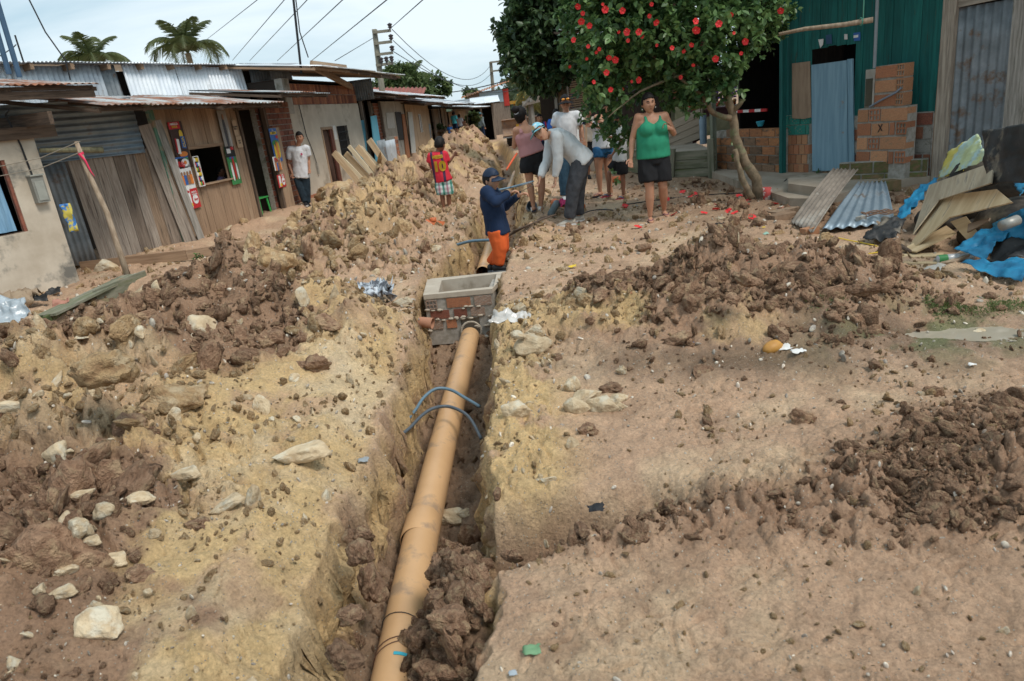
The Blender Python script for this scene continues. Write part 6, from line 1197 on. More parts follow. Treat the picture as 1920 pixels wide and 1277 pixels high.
for s in [(365, 555, 70, 55, 'huge crumbling clay lump crowning the near left heap', 'b'), (430, 770, 24, 16, 'clay lump low on the slope of the near heap', 'b'), (600, 575, 24, 26, 'brown lump beside the plastic rubbish', 'b', 0), (607, 612, 30, 20, 'dark lump below the plastic rubbish', 'b'), (1150, 733, 27, 15, 'brown lump on the stone pile', 'b'), (1105, 812, 22, 16, 'brown clod in front of the stone pile', 'b'), (373, 988, 24, 16, 'smooth brown clod below the whitish stone', 'b'), (258, 1085, 34, 18, 'red brown clod by the ridged stone', 'b'), (1578, 757, 10, 7, 'small dark clod alone on the trodden ground', 'b'), (1230, 681, 13, 9, 'square brown clod in the wet patch', 'b'), (1500, 790, 26, 20, 'rough clod at the top of the right clod field', 'b'), (695, 1105, 32, 42, 'tall reddish clod left of the pipe', 'b', .3), (672, 1010, 26, 26, 'clod in the shadow left of the pipe, upper', 'b'), (668, 1050, 30, 32, 'clod left of the pipe, middle', 'b'), (655, 1165, 30, 22, 'clod left of the pipe, lower', 'b'), (745, 1110, 20, 20, 'round clod lying on the pipe', 'b'), (800, 1080, 38, 32, 'large clod on the right of the pipe', 'b'), (860, 1070, 32, 30, 'clod right of the large one', 'b'), (895, 1010, 30, 36, 'tall clod at the mouth of the side cut', 'b'), (930, 1070, 32, 30, 'reddish clod under the right slab', 'b'), (780, 1215, 36, 40, 'big clod leaning on the near pipe', 'b'), (845, 1175, 42, 34, 'big clod above the orange branch pipe', 'b'), (820, 1262, 46, 22, 'clod at the lower picture edge', 'b'), (640, 1240, 38, 34, 'clod at the lower edge left of the pipe', 'b'), (840, 1035, 24, 24, 'clod behind the large one beside the pipe', 'b'), (830, 1120, 26, 18, 'crumbly clod between the large ones', 'b'), (960, 1045, 20, 18, 'clod in the side cut', 'b'), (1180, 1010, 30, 16, 'flat clod at the end of the side cut', 'b'),
          (590, 425, 46, 34, 'very large ochre block on the far heap near the young man', 'o', .2), (520, 500, 45, 40, 'upright ochre block at the near end of the far heap', 'o'), (480, 470, 22, 34, 'ochre lump at the left foot of the far heap', 'o'), (640, 375, 45, 32, 'ochre lump below the leaning timbers', 'o'), (700, 425, 45, 30, 'brown block in the middle of the far heap', 'b'), (660, 460, 40, 30, 'brown block low in the far heap', 'b'), (620, 510, 36, 26, 'brown block at the front foot of the far heap', 'b'), (770, 330, 28, 22, 'ochre block near the tan tube', 'o'), (850, 262, 16, 9, 'red brown block at the far top of the heap', 'b'), (880, 256, 14, 8, 'red brown block by the far children', 'b'), (770, 440, 26, 16, 'brown clod near the orange pipe piece', 'b'), (200, 700, 60, 40, 'smeared ochre lump in the left heap', 'o'), (330, 760, 60, 45, 'ochre lump at the centre of the near heap', 'o'), (150, 640, 40, 26, 'brown lump at the back of the near heap', 'b'), (500, 650, 38, 24, 'brown lump on the right shoulder of the near heap', 'b'), (580, 690, 34, 22, 'brown lump by the trench on the near heap', 'b'), (1480, 500, 30, 18, 'brown block on the crown of the right heap', 'b'), (1400, 530, 26, 18, 'brown block left on the right heap', 'b'), (1620, 545, 26, 16, 'brown block right on the right heap', 'b')]: stone(*s)
# ================================================================== RUBBISH AND TOOLS ON THE GROUND
def cloth(name, corners, m, label, cat, wr=.03, nu=26, nv=18, sc=5.0, th=.002, rag=.0, seed=0, lift=.0, ground_=False, smooth=True):
    """crumpled sheet spanned between four corner points"""
    c = [Vector(p) for p in corners]; rs = np.random.RandomState(seed+3); P = []
    for j in range(nv+1):
        for i in range(nu+1):
            u, v = i/nu, j/nv; eu = rag*(rs.rand()-.5) if j in (0, nv) else 0; v2 = v+eu; e2 = rag*(rs.rand()-.5) if i in (0, nu) else 0; u2 = u+e2
            P.append(c[0].lerp(c[1], u2).lerp(c[3].lerp(c[2], u2), v2))
    A_ = np.array([tuple(p) for p in P]); n = (c[1]-c[0]).cross(c[3]-c[0]).normalized(); n = n if n.z > 0 else -n
    L1 = (c[1]-c[0]).length+(c[3]-c[0]).length; d = fbm(A_+seed*3.1, sc, 4, .55, ridge=True)*wr; A_ = A_+np.outer(d, n)+fbm(A_+seed+40, sc*1.3, 2)[:, None]*wr*.5*np.array([1, .6, 0]); A_[:, 2] += lift
    if ground_:
        for k in range(len(A_)): A_[k, 2] = max(A_[k, 2], gz(A_[k, 0], A_[k, 1])+.006)
    mb = MB(); mb.add(A_.tolist(), [(j*(nu+1)+i, j*(nu+1)+i+1, (j+1)*(nu+1)+i+1, (j+1)*(nu+1)+i) for j in range(nv) for i in range(nu)]); o = solo(name, mb, m, label, cat, smooth=smooth)
    if th: md = o.modifiers.new('t', 'SOLIDIFY'); md.thickness = th
    return o
def polyboard(pts, th, m, label, name='board', cat='board'):
    P = [at(a, b, z) for a, b, z in pts]; c = sum(P, Vector())/len(P); n = Vector((0, 0, 0))
    for i in range(len(P)): n += (P[i]-c).cross(P[(i+1) % len(P)]-c)
    n.normalize(); n = n if n.z > 0 else -n
    P = [p-n*(p-c).dot(n) for p in P]; k = len(P); x = (P[1]-P[0]).normalized(); y = n.cross(x); R = Matrix((y, n, x)).transposed()   # local z along the grain
    Ri = R.transposed(); Q = [Ri @ (p-c) for p in P]; vs = [q_ for q_ in Q]+[q_-Vector((0, th, 0)) for q_ in Q]
    mb = MB(); mb.add(vs, [tuple(range(k)), tuple(range(2*k-1, k-1, -1))]+[(i, k+i, k+(i+1) % k, (i+1) % k) for i in range(k)]); o = link(name, mb.mesh(name, m)); o.matrix_world = Matrix.Translation(c) @ R.to_4x4(); return tag(o, label, cat)
TARP = mat('blue_tarpaulin', (.02, .24, .42), (.015, .15, .29), scale=6, rough=.45, bump=.35, c3=(.22, .24, .22), c3amt=.25, c3scale=5, spec=.4, dist=.01); TBLK = mat('black_plastic', (.045, .045, .045), (.02, .02, .02), scale=5, rough=.5, bump=.5, c3=(.20, .17, .13), c3amt=.42, c3scale=4, dist=.02)
PLYW = mat('weathered_plywood', (.40, .33, .23), (.28, .22, .15), scale=3, stretch=(5, 5, .5), rough=.88, bump=.5, c3=(.17, .15, .12), c3amt=.35, c3scale=3, rnd=.12); PLYN = mat('light_plywood', (.56, .43, .26), (.44, .32, .18), scale=3, stretch=(5, 5, .5), rough=.8, bump=.35, c3=(.28, .22, .15), c3amt=.3, c3scale=3, rnd=.1)
# heap core
core = [tuple(at(a, b, z)) for a, b, z in ((1790, 430, .0), (1900, 400, .3), (1990, 380, .4), (1985, 300, .7), (1890, 290, .75))]
mb = MB()
for (px, py, z, r) in ((1870, 330, .45, .42), (1800, 380, .22, .30), (1930, 330, .45, .50), (1760, 410, .10, .22), (1920, 420, .20, .38), (1860, 440, .06, .28)): mb.ball(at(px, py, z), (r, r, r*.62), 14, 9)
solo('rubbish_core', mb, mat('packed_rubbish', (.10, .085, .07), (.03, .028, .026), scale=7, bump=1, rough=.9, c3=(.20, .17, .12), c3amt=.4), 'dark packed earth and rags inside the rubbish pile', 'rubbish', smooth=True)
polyboard([(1698, 430, .16), (1750, 352, .34), (1858, 300, .80), (1862, 345, .68), (1766, 379, .36)], .010, PLYW, 'large weathered plywood sheet on top of the rubbish pile')
polyboard([(1680, 460, .05), (1779, 381, .30), (1860, 348, .62), (1905, 384, .55), (1788, 414, .28), (1711, 456, .08)], .012, PLYN, 'splintered pale plywood sheet under the top one'); polyboard([(1688, 466, .03), (1775, 425, .14), (1792, 434, .16), (1718, 474, .03)], .012, PLYN, 'short brown board low in the rubbish pile')
polyboard([(1783, 416, .24), (1810, 405, .30), (1838, 440, .14), (1812, 450, .10)], .01, PLYN, 'square plywood scrap between the sheets'); polyboard([(1760, 492, .02), (1835, 452, .10), (1850, 460, .10), (1790, 492, .02)], .02, WOOD[1], 'brown lath beside the blue tarpaulin'); polyboard([(1640, 478, .01), (1770, 473, .01), (1768, 480, .01), (1648, 485, .01)], .008, PLYN, 'thin split lath lying before the pile'); polyboard([(1695, 490, .012), (1765, 490, .012), (1765, 494, .012), (1695, 494, .012)], .006, PLYN, 'thinnest splinter on the ground by the bottle')
polyboard([(1820, 420, .26), (1850, 408, .34), (1858, 415, .30), (1808, 436, .20)], .02, WOOD[0], 'dark lath across the pale sheets')
cl = lambda *c: [at(a, b, z) for a, b, z in c]
cloth('map_tarp', cl((1763, 336, .36), (1782, 286, .62), (1836, 252, .86), (1858, 300, .76)), mat('faded_printed_tarp', (.42, .58, .58), (.50, .56, .30), scale=2.2, rough=.7, bump=.3, c3=(.62, .52, .12), c3amt=.5, c3scale=1.8, lo=.45, hi=.55), 'pale blue and yellow printed tarpaulin behind the plywood', 'tarpaulin', .02, seed=1)
cloth('yellow_tarp', cl((1760, 338, .34), (1768, 322, .42), (1815, 305, .60), (1812, 322, .54)), mat('yellow_tarp', (.65, .52, .08), (.50, .42, .10), scale=5, rough=.7), 'yellow strip of tarpaulin above the plywood edge', 'tarpaulin', .015, 14, 8, seed=2)
cloth('black_sheet', cl((1852, 350, .62), (1852, 248, 1.0), (1990, 225, 1.15), (1990, 340, .75)), TBLK, 'black plastic sheet hanging over the top of the pile', 'plastic sheet', .03, seed=3, sc=2.2)
cloth('blue_tarp', cl((1674, 420, .05), (1716, 360, .28), (1765, 334, .38), (1700, 412, .14)), TARP, 'blue tarpaulin edge along the left of the pile', 'tarpaulin', .03, seed=4)
cloth('blue_tarp', cl((1845, 425, .28), (1925, 385, .50), (1990, 400, .45), (1900, 470, .12)), TARP, 'bright blue tarpaulin spilling from the middle of the pile', 'tarpaulin', .06, seed=5, sc=3.5); cloth('blue_tarp', cl((1800, 478, .04), (1850, 440, .20), (1925, 430, .26), (1850, 492, .04)), TARP, 'crumpled blue tarpaulin below the middle one', 'tarpaulin', .05, seed=6, sc=4)
cloth('blue_tarp', cl((1800, 505, .015), (1885, 500, .06), (1990, 480, .14), (1915, 538, .015)), TARP, 'blue tarpaulin flat on the ground at the right edge', 'tarpaulin', .045, seed=7, sc=4, ground_=True); cloth('blue_tarp', cl((1905, 310, .60), (1925, 300, .70), (1990, 300, .7), (1925, 370, .5)), TARP, 'blue tarpaulin corner high at the right edge', 'tarpaulin', .04, seed=8)
cloth('black_sheet', cl((1618, 456, .01), (1655, 418, .10), (1702, 420, .12), (1680, 455, .03)), TBLK, 'crumpled black sheet at the left foot of the pile', 'plastic sheet', .05, seed=9, sc=5, ground_=True); cloth('black_sheet', cl((1850, 500, .02), (1870, 450, .14), (1990, 440, .22), (1960, 500, .05)), TBLK, 'grey black sheet between the blue ones', 'plastic sheet', .06, seed=10, sc=4, ground_=True)
cloth('white_bag', cl((1725, 518, .01), (1740, 503, .03), (1775, 500, .03), (1760, 516, .01)), mat('thin_white_plastic', (.62, .57, .50), (.50, .45, .38), scale=6, rough=.5), 'dirty white plastic bag on the ground before the pile', 'plastic bag', .025, 14, 10, 9, seed=11, ground_=True)
p = gp(1788, 491); t = thing('plastic_bottle', 'clear plastic bottle with a green end lying by the pile', 'bottle', (p.x, p.y, p.z+.035)); R_ = Euler((0, math.pi/2, -.1)).to_matrix(); k = .86
mb = MB(); mb.lathe([(0, -.14), (.030, -.135), (.036, -.12), (.036, .02), (.030, .06), (.036, .10), (.036, .15), (.0, .155)], (0, 0, 0), 14, R_); part('body', mb, mat('clear_plastic', (.60, .62, .62), (.52, .54, .55), rough=.15, bump=0, spec=.6, alpha=.75), t, True); mb = MB(); mb.lathe([(.0365, -.13), (.0368, -.07), (.0368, -.06)], (0, 0, 0), 14, R_); part('label_band', mb, GREENP, t, True)
p = gp(1862, 420); solo('tin_can', MB().lathe([(0, -.07), (.04, -.07), (.04, .07), (.036, .07), (0, .06)], at(1893, 418, .40), 16, Euler((0, 1.4, .2)).to_matrix()), flat('grey_tin', (.34, .33, .30), .5, metal=.5), 'grey tin can on the blue tarpaulin', 'can', smooth=True)
# two loose ribbed sheets
a, b, c, d = at(1483, 416, .03), at(1525, 437, .03), at(1610, 318, .42), at(1562, 316, .42)
def sheet(a, b, c, d, m, label, wave):
    t = thing('ribbed_metal_sheet', label, 'metal sheet', a); W_ = (b-a).length; L_ = (d-a).length; nu = max(24, int(W_/wave*8)); nv = 10; vs = []; n = (b-a).cross(d-a).normalized(); n = n if n.z > 0 else -n
    for j in range(nv+1):
        for i in range(nu+1): u, v = i/nu, j/nv; p = a.lerp(b, u).lerp(d.lerp(c, u), v); vs.append(p+n*(.014*math.sin(2*math.pi*u*W_/wave)+.02*math.sin(math.pi*v))-a)
    mb = MB(); mb.add(vs, [(j*(nu+1)+i, j*(nu+1)+i+1, (j+1)*(nu+1)+i+1, (j+1)*(nu+1)+i) for j in range(nv) for i in range(nu)]); o = part('sheet', mb, m, t, True); md = o.modifiers.new('t', 'SOLIDIFY'); md.thickness = .004
sheet(a, b, c, d, mat('brown_grey_sheet', (.27, .23, .19), (.17, .145, .12), scale=5, stretch=(1, 1, 1), rough=.7, bump=.4, metal=.2, c3=(.36, .34, .30), c3amt=.35), 'brown grey ribbed sheet leaning on the mossy parapet', .115)
sheet(at(1541, 430, .03), at(1678, 418, .03), at(1660, 340, .27), at(1608, 342, .27), ZINC_BLUE, 'blue grey ribbed sheet lying against the first one', .12)
mb = MB(); c0 = at(1650, 402, .12); mb.tube(smooth_path([c0+Vector((.16*math.cos(a*1.3)*(1-.1*math.sin(a*3)), .10*math.sin(a), .012*math.cos(a*5)+.02)) for a in np.linspace(0, 15, 40)], 2), .006, 5); solo('wire_coil', mb, flat('rusty_brown_wire', (.20, .12, .08), .8), 'tangled rusty wire lying on the blue grey sheet', 'wire')
def log(p0, p1, r, m, label, name='log', cat='log', world=None): mb = MB(); mb.tube([p0, p0.lerp(p1, .5)+Vector((0, 0, r*.2)), p1], [r, r*1.05, r*.9], 9); return solo(name, mb, m, label, cat, smooth=True)
log(gp(1625, 420)+Vector((0, 0, .03)), gp(1655, 428)+Vector((0, 0, .03)), .028, W_KIOSK[0], 'short brown stick between the sheet and the pile', 'stick', 'stick'); log(gp(1672, 458)+Vector((0, 0, .03)), gp(1706, 478)+Vector((0, 0, .03)), .02, W_DARK, 'dark charred stick at the foot of the pile', 'stick', 'stick'); log(gp(1444, 372)+Vector((0, 0, .03)), gp(1482, 383)+Vector((0, 0, .03)), .03, POLEW, 'peeled stick beside the hibiscus trunk', 'stick', 'stick')
for (px, py, sx, sy, sz, rz, m, lb, nm) in ((1664, 358, .30, .16, .15, .3, MB1, 'dark brick block beside the mossy parapet', 'block'), (1518, 437, .17, .10, .07, .2, BRICKS[2], 'worn orange brick before the leaning sheet', 'brick'), (1614, 424, .10, .06, .12, .5, CEMENT, 'pale cement lump at the corner of the blue grey sheet', 'block'), (1465, 412, .34, .16, .09, .35, mat('crumbly_brown_brick', (.30, .20, .13), (.17, .11, .07), bump=.8), 'crumbling brown block behind the leaning sheet', 'block'), (1470, 398, .40, .14, .05, .4, WOOD[0], 'weathered board end under the leaning sheet', 'plank'), (1480, 386, .36, .08, .02, .45, flat('pink_board', (.55, .27, .18), .8), 'pinkish strip of board by the trunk', 'strip')):
    p = gp(px, py); mb = MB(); mb.box((0, 0, sz/2-.01), (sx, sy, sz), rot=(0, 0, rz), jit=.006); mb.off(p); solo(nm, mb, m, lb, nm)
p = gp(1438, 374); solo('paper_cup', MB().lathe([(0, 0), (.05, 0), (.062, .17), (.058, .17), (.046, .01), (0, .01)], p, 14), mat('red_white_cup', (.70, .66, .62), (.55, .10, .09), scale=9, lo=.48, hi=.52, bump=0), 'crushed red and white tub beside the hibiscus trunk', 'tub', smooth=True)
p = gp(1500, 362); solo('white_cup', MB().lathe([(0, 0), (.045, 0), (.055, .10), (0, .09)], p, 12), flat('grey_white', (.5, .5, .48)), 'small white tub in front of the doorstep', 'tub', smooth=True)
# fallen red flowers and small litter
for k, (px, py) in enumerate(sorted(((1296, 371), (1302, 366), (1313, 371), (1280, 362), (1390, 376), (1398, 384), (1403, 378), (1386, 370), (1400, 368), (1452, 385), (1342, 395), (1366, 398), (1240, 388), (1172, 388), (1410, 410), (1320, 402), (1345, 388), (1108, 320), (1196, 428), (1250, 376), (1264, 404), (1378, 402), (1170, 392)))):
    p = gp(px, py); o = link('fallen_flower', fl, None, p+Vector((0, 0, .015))); o.rotation_euler = (random.uniform(-.5, .5), random.uniform(-.5, .5), k); o.scale = (1.0,)*3; tag(o, NTH[k]+' from the left of the red flowers fallen under the hibiscus', 'flower', 'fallen red flowers under the hibiscus')
for px, py, m, lb, s in ((1352, 425, BLACK, 'black scrap of rubber before the woman in green', .11), (1432, 428, YEL, 'tiny yellow scrap right of the black rubber', .03), (1073, 503, YEL, 'yellow paper scrap on the trodden ground', .07), (1436, 440, flat('mint_scrap', (.30, .48, .38)), 'mint green scrap by the leaning sheet', .05), (1470, 660, PAPER, 'white paper scrap beside the yellow fruit', .07), (1495, 664, PAPER, 'second white paper scrap right of the yellow fruit', .07), (1822, 687, PAPER, 'lone white scrap on the right mud', .035), (1297, 648, BLUEP, 'small blue scrap at the foot of the right heap', .03), (1118, 960, BLACK, 'black rag lump on the right bank', .06), (1308, 328, flat('blue_scrap', (.10, .22, .45)), 'blue and white wrapper under the retaining boards', .08), (1085, 422, flat('green_scrap', (.08, .3, .12)), 'green scrap near the bending man', .04), (1000, 1225, flat('green_mesh_scrap', (.16, .30, .16)), 'green string scrap on the right slab', .05), (682, 868, flat('grey_foil', (.30, .32, .33)), 'grey foil scrap at the left trench edge', .05), (962, 1267, flat('blue_grey_pebble', (.35, .40, .44)), 'blue grey chip at the bottom edge', .022), (1050, 330, YEL, 'yellow scrap between the standing people', .08), (1640, 437, PAPER, 'white paper between the sheets and the pile', .09), (1180, 556, flat('rust_scrap', (.4, .2, .1)), 'brown chip on the right heap side', .03)):
    s *= .62; p = gp(px, py); cloth('scrap', [p+Vector((-s, -s*.5, .004)), p+Vector((s, -s*.6, .004)), p+Vector((s*.8, s*.6, .012)), p+Vector((-s*.9, s*.5, .01))], m, lb, 'litter', s*.35, 7, 6, 14, th=.001, rag=.2, seed=int(px), ground_=True)
mb = MB(); p = gp(1449, 659); mb.ball(p+Vector((0, 0, .03)), (.075, .045, .04), 16, 10, (0, -.15, .4)); solo('mango', mb, mat('ripe_mango', (.52, .27, .06), (.40, .19, .05), scale=8, rough=.5, bump=.1), 'yellow fruit lying at the edge of the wet patch', 'fruit', smooth=True)
mb = MB(); mb.tube([gp(1545, 442)+Vector((0, 0, .01)), gp(1590, 452)+Vector((0, 0, .01)), gp(1640, 462)+Vector((0, 0, .01)), gp(1665, 472)+Vector((0, 0, .01)), gp(1628, 478)+Vector((0, 0, .01))], .006, 5); solo('yellow_strap', mb, YEL, 'thin yellow strap on the ground before the pile', 'strap')
# puddles
WATER = mat('muddy_water', (.36, .32, .25), (.32, .28, .21), scale=3, rough=.05, bump=.02, spec=.6)
def puddle(c, rx, ry, z, rot=0, name='puddle'):
    mb = MB(); n = 40; P = [(0, 0)]
    for k in range(n): a = 2*math.pi*k/n; r = 1+.18*math.sin(a*3+c[0])+.10*math.sin(a*7+1); P.append((rx*r*math.cos(a), ry*r*math.sin(a)))
    R2 = Matrix.Rotation(rot, 2); vs = [(*(R2 @ Vector(q_)), 0) for q_ in P]; mb.add([(v[0]+c[0], v[1]+c[1], z) for v in vs], [(0, 1+k, 1+(k+1) % n) for k in range(n)]); o = link(name, mb.mesh(name, WATER)); tag(o, kind='structure')
rim = [gz(2.65+.62*math.cos(a)*.96+.24*math.sin(a)*.26, 4.13-.62*math.cos(a)*.26+.24*math.sin(a)*.96) for a in np.linspace(0, 6.28, 25)]; zp = float(np.percentile(rim, 12)); puddle((2.65, 4.13), .62, .24, max(zp-.004, gz(2.65, 4.13)+.012), -.26)
tw_ = at(890, 530, -.56); mb = MB(); mb.add([at(a, b, -.555) for a, b in ((842, 520), (905, 520), (935, 440), (905, 420))], [(0, 1, 2, 3)]); o = link('trench_water', mb.mesh('trench_water', WATER)); tag(o, kind='structure')
# things on the banks
p = gp(816, 428); t = thing('orange_pipe_tee', 'short orange pipe piece with a round branch on the far heap', 'pipe piece', p+Vector((0, 0, .05))); mb = MB(); mb.lathe([(.075, -.15), (.075, .15), (.066, .15), (.066, -.15)], (0, 0, 0), 22, Euler((0, math.pi/2+.25, .1)).to_matrix()); part('barrel', mb, ORG, t, True); mb = MB(); mb.lathe([(.05, 0), (.055, .05), (.04, .05), (.02, 0)], (-.01, -.02, .07), 16); part('branch', mb, ORG, t, True)
p = gp(1040, 388); t = thing('orange_socket_pipe', 'long orange pipe with a wide socket lying behind the bending man', 'pipe', p+Vector((0, 0, .07))); q2 = gp(1093, 396)-p; dq = q2.normalized(); mb = MB(); mb.tube([Vector((0, 0, 0)), dq*.05, dq*.12, q2+Vector((0, 0, .0))], [.075, .07, .055, .055], 20, caps=True); part('barrel', mb, ORG, t, True)
for px, py, lb in ((1160, 342, 'orange pipe piece behind the boy in black shorts'), (1172, 252, 'small orange pipe end behind the boy')):
    p = gp(px, py) if py > 300 else at(px, py, PZ); solo('orange_pipe_piece', MB().tube([p+Vector((-.12, 0, .07)), p+Vector((.12, 0, .07))], .06, 18), ORG, lb, 'pipe piece', smooth=True)
p = gp(524, 590); t = thing('grey_plastic_pipe', 'grey plastic pipe end lying between the two left heaps', 'pipe', p+Vector((0, 0, .13))); p = p+Vector((0, 0, .07)); mb = MB(); mb.lathe([(0, -.15), (.045, -.15), (.05, .12), (.036, .16), (0, .16)], (0, 0, 0), 18, Euler((0, 1.45, -.5)).to_matrix()); part('barrel', mb, flat('dark_grey_pipe', (.13, .15, .16), .5), t, True)
cloth('red_white_rag', [p+Vector((-.42, .14, .10)), p+Vector((-.30, .25, .12)), p+Vector((-.0, .02, .14)), p+Vector((-.08, -.12, .03))], mat('red_white_cloth', (.62, .45, .40), (.48, .07, .07), scale=22, lo=.47, hi=.53, rough=.9, bump=.3), 'red and white rag draped on the grey pipe', 'rag', .05, 18, 10, 8, seed=21); 
p = gp(690, 570); cloth('plastic_rubbish', [p+Vector((-.34, -.10, .02)), p+Vector((.25, -.12, .02)), p+Vector((.20, .30, .06)), p+Vector((-.25, .32, .05))], mat('shiny_torn_plastic', (.55, .60, .65), (.10, .11, .13), scale=12, lo=.44, hi=.56, rough=.3, bump=.6, spec=.6), 'torn shiny grey plastic on the left bank before the box', 'plastic rubbish', .09, 30, 22, 9, rag=.25, seed=22, ground_=True)
p = gp(645, 596); cloth('printed_wrapper', [p+Vector((-.14, -.06, .02)), p+Vector((.10, .06, .03)), p+Vector((.14, .14, .05)), p+Vector((-.10, .04, .04))], mat('white_pink_plastic', (.66, .62, .68), (.50, .30, .45), scale=9, rough=.5), 'whitish pink wrapper left of the shiny plastic', 'wrapper', .03, 12, 8, seed=23)
p = gp(957, 617); cloth('clear_plastic_sheet', [p+Vector((-.16, -.03, .02)), p+Vector((.16, -.05, .02)), p+Vector((.14, .12, .05)), p+Vector((-.12, .12, .06))], mat('whitish_film', (.60, .58, .55), (.45, .42, .38), rough=.2, spec=.6, scale=9), 'crumpled clear plastic on the right bank by the box', 'plastic rubbish', .05, 16, 12, 8, seed=24, ground_=True)
# tools and stuff round the workers
p = gp(996, 397); t = thing('grey_bucket', 'small grey bucket lying on the bank behind the worker', 'bucket', p+Vector((0, 0, .07))); mb = MB(); mb.lathe([(0, -.10), (.06, -.10), (.085, .09), (.08, .09), (.055, -.09), (0, -.09)], (0, 0, 0), 18, Euler((1.2, 0, .2)).to_matrix()); part('body', mb, flat('bucket_grey', (.16, .20, .23), .5), t, True)
for dx, lb in ((.02, 'white jar in the mouth of the grey bucket'), (.13, 'white cap lying beside the grey bucket')): solo('jar', MB().lathe([(0, 0), (.03, 0), (.03, .07), (0, .075)], p+Vector((dx, -.12, .01)), 12), WHITE, lb, 'jar', smooth=True)
solo('grey_jerrycan', MB().tube([gp(1033, 408)+Vector((0, 0, .05)), gp(1045, 396)+Vector((0, 0, .12)), gp(1060, 392)+Vector((0, 0, .08))], [.05, .06, .03], 10), flat('slate_grey', (.13, .16, .17), .6), 'slate grey chunk of pipe beside the orange pipe', 'pipe piece', smooth=True)
p = gp(1064, 396); cloth('pink_rag', [p+Vector((-.12, -.1, .05)), p+Vector((.10, -.10, .04)), p+Vector((.12, .08, .10)), p+Vector((-.10, .1, .12))], flat('pink_cloth', (.60, .05, .16), .85), 'pink rag under the orange pipe', 'rag', .06, 12, 10, 9, seed=31)
for k in range(6): a = at(953+k*2, 443-k*2, .05+k*.012); b = at(1018+k*5, 407-k, .13+.012*k); log(a, b, .010, W_DARK, ['lowest', 'second', 'third', 'fourth', 'fifth', 'topmost'][k]+' of the dark reeds bundled on the bank by the worker', 'reed', 'reed')
hose([(1090, 402, 9.9), (1105, 396, 10), (1125, 393, 10), (1150, 394, 10)], .008, CABLE, 'thin black cable behind the shoes of the bending man', 'cable', 'cable'); hose([gp(1170, 385)+Vector((0, 0, .01)), gp(1250, 374)+Vector((0, 0, .01)), gp(1330, 366)+Vector((0, 0, .01)), gp(1440, 360)+Vector((0, 0, .02)), at(1475, 336, .12)], .008, CABLE, 'thin black cable crossing the ground before the porch', 'cable', 'cable')
a, b = atY(958, 296, 15), atY(940, 330, 12); 
log(atY(969, 288, 13.2), atY(950, 318, 12.4), .018, flat('bright_orange', (.75, .12, .04), .5), 'thin orange rod standing in the far trench', 'orange_rod', 'rod')
# timbers against the rendered house
for k in range(7):
    a = atY(676+11*k, 346-2*k, 19.3+.06*(k % 3)); b = atY(626+11*k-(k % 2)*5, 286-4*k+(k % 3)*5, 19.8+.06*(k % 3)); a.z = max(a.z, .15); t = thing('leaning_timber', ['outermost', 'second', 'third', 'fourth', 'fifth', 'sixth', 'innermost'][k]+' of the fresh timbers leaning at the barred window', 'timber', a, group='fresh timbers leaning on the rendered house'); board('timber', (0, 0, 0), b-a, .10 if k % 2 else .16, .045, [W_NEW, mat('pale_sawn_face', (.72, .62, .44), (.62, .52, .36), scale=4, stretch=(4, 4, .5))][k % 2], t, face=(-.3, -1, .2))
polyboard([(704, 322, .35), (708, 292, .9), (714, 286, 1.0), (720, 318, .35)], .02, PLYN, 'pointed plywood shard standing by the blue boards'); a, b = atY(717, 317, 17.5), atY(760, 318, 17.5); solo('tan_tube', MB().tube([a, b], .105, 20), PVC, 'tan tube sticking out of the far heap', 'pipe', smooth=True)
# plant table and shrubs by the far children
p = atY(845, 262, 36); t = thing('plant_table', 'wooden stand with a tray of small green plants on the left side of the street', 'plant stand', (p.x-.7, 35.5, 0)); bx('tray', -.75, .55, -.4, .4, 1.0, 1.12, W_DARK, t)
for x in (-.6, -.3, .0, .3): board('leg', (x*.6, 0, 0), (x, 0, 1.0), .09, .07, W_DARK, t)
crown('plants', [(t.location.x-.1, 35.5, 1.2, .65, .35, .16)], 70, 8, .13, LFAR, t, 41, twig=.1)
p = atY(885, 235, 41.5); t = thing('leafy_shrub', 'leafy shrub with red tips beside the man in grey', 'shrub', (p.x, 41.5, 0)); mb = MB(); mb.tube([(0, 0, 0), (0, 0, 1.2)], [.06, .03], 6); part('stem', mb, BARK, t); crown('foliage', [lobe(880, 235, 41.5, 12), lobe(888, 222, 41.5, 9), lobe(874, 245, 41.5, 9)], 170, 8, .22, LFAR, t, 42, twig=.2)
for k in range(5): a = Vector((p.x-.9+k*.16, 41, 0)); t = thing('leaning_stake', ['first', 'second', 'third', 'fourth', 'fifth'][k]+' thin stake from the left in the shrub by the far children', 'stake', a); board('stake', (0, 0, 0), (-.1+.05*k, 0, 2.0+.1*k), .05, .04, W_GREY, t)
# small plants
def herb(px, py, h_, label, m=LHIB, n=18, z=None, size=.10):
    p = gp(px, py) if z is None else at(px, py, z); t = thing('weed', label, 'weed', p); crown('foliage', [(p.x, p.y, p.z+h_*.5, h_*.45, h_*.4, h_*.5)], n, 5, size, m, t, int(px), twig=.05, width=.6)
herb(1342, 322, .28, 'small weed at the foot of the porch wall', n=12); herb(1325, 325, .2, 'tiny weed under the retaining boards', n=8); herb(1527, 338, .14, 'weed beside the doorstep and the leaning sheet', n=10, size=.06); herb(372, 488, .12, 'little weed by the retaining plank on the left', n=10, size=.06)
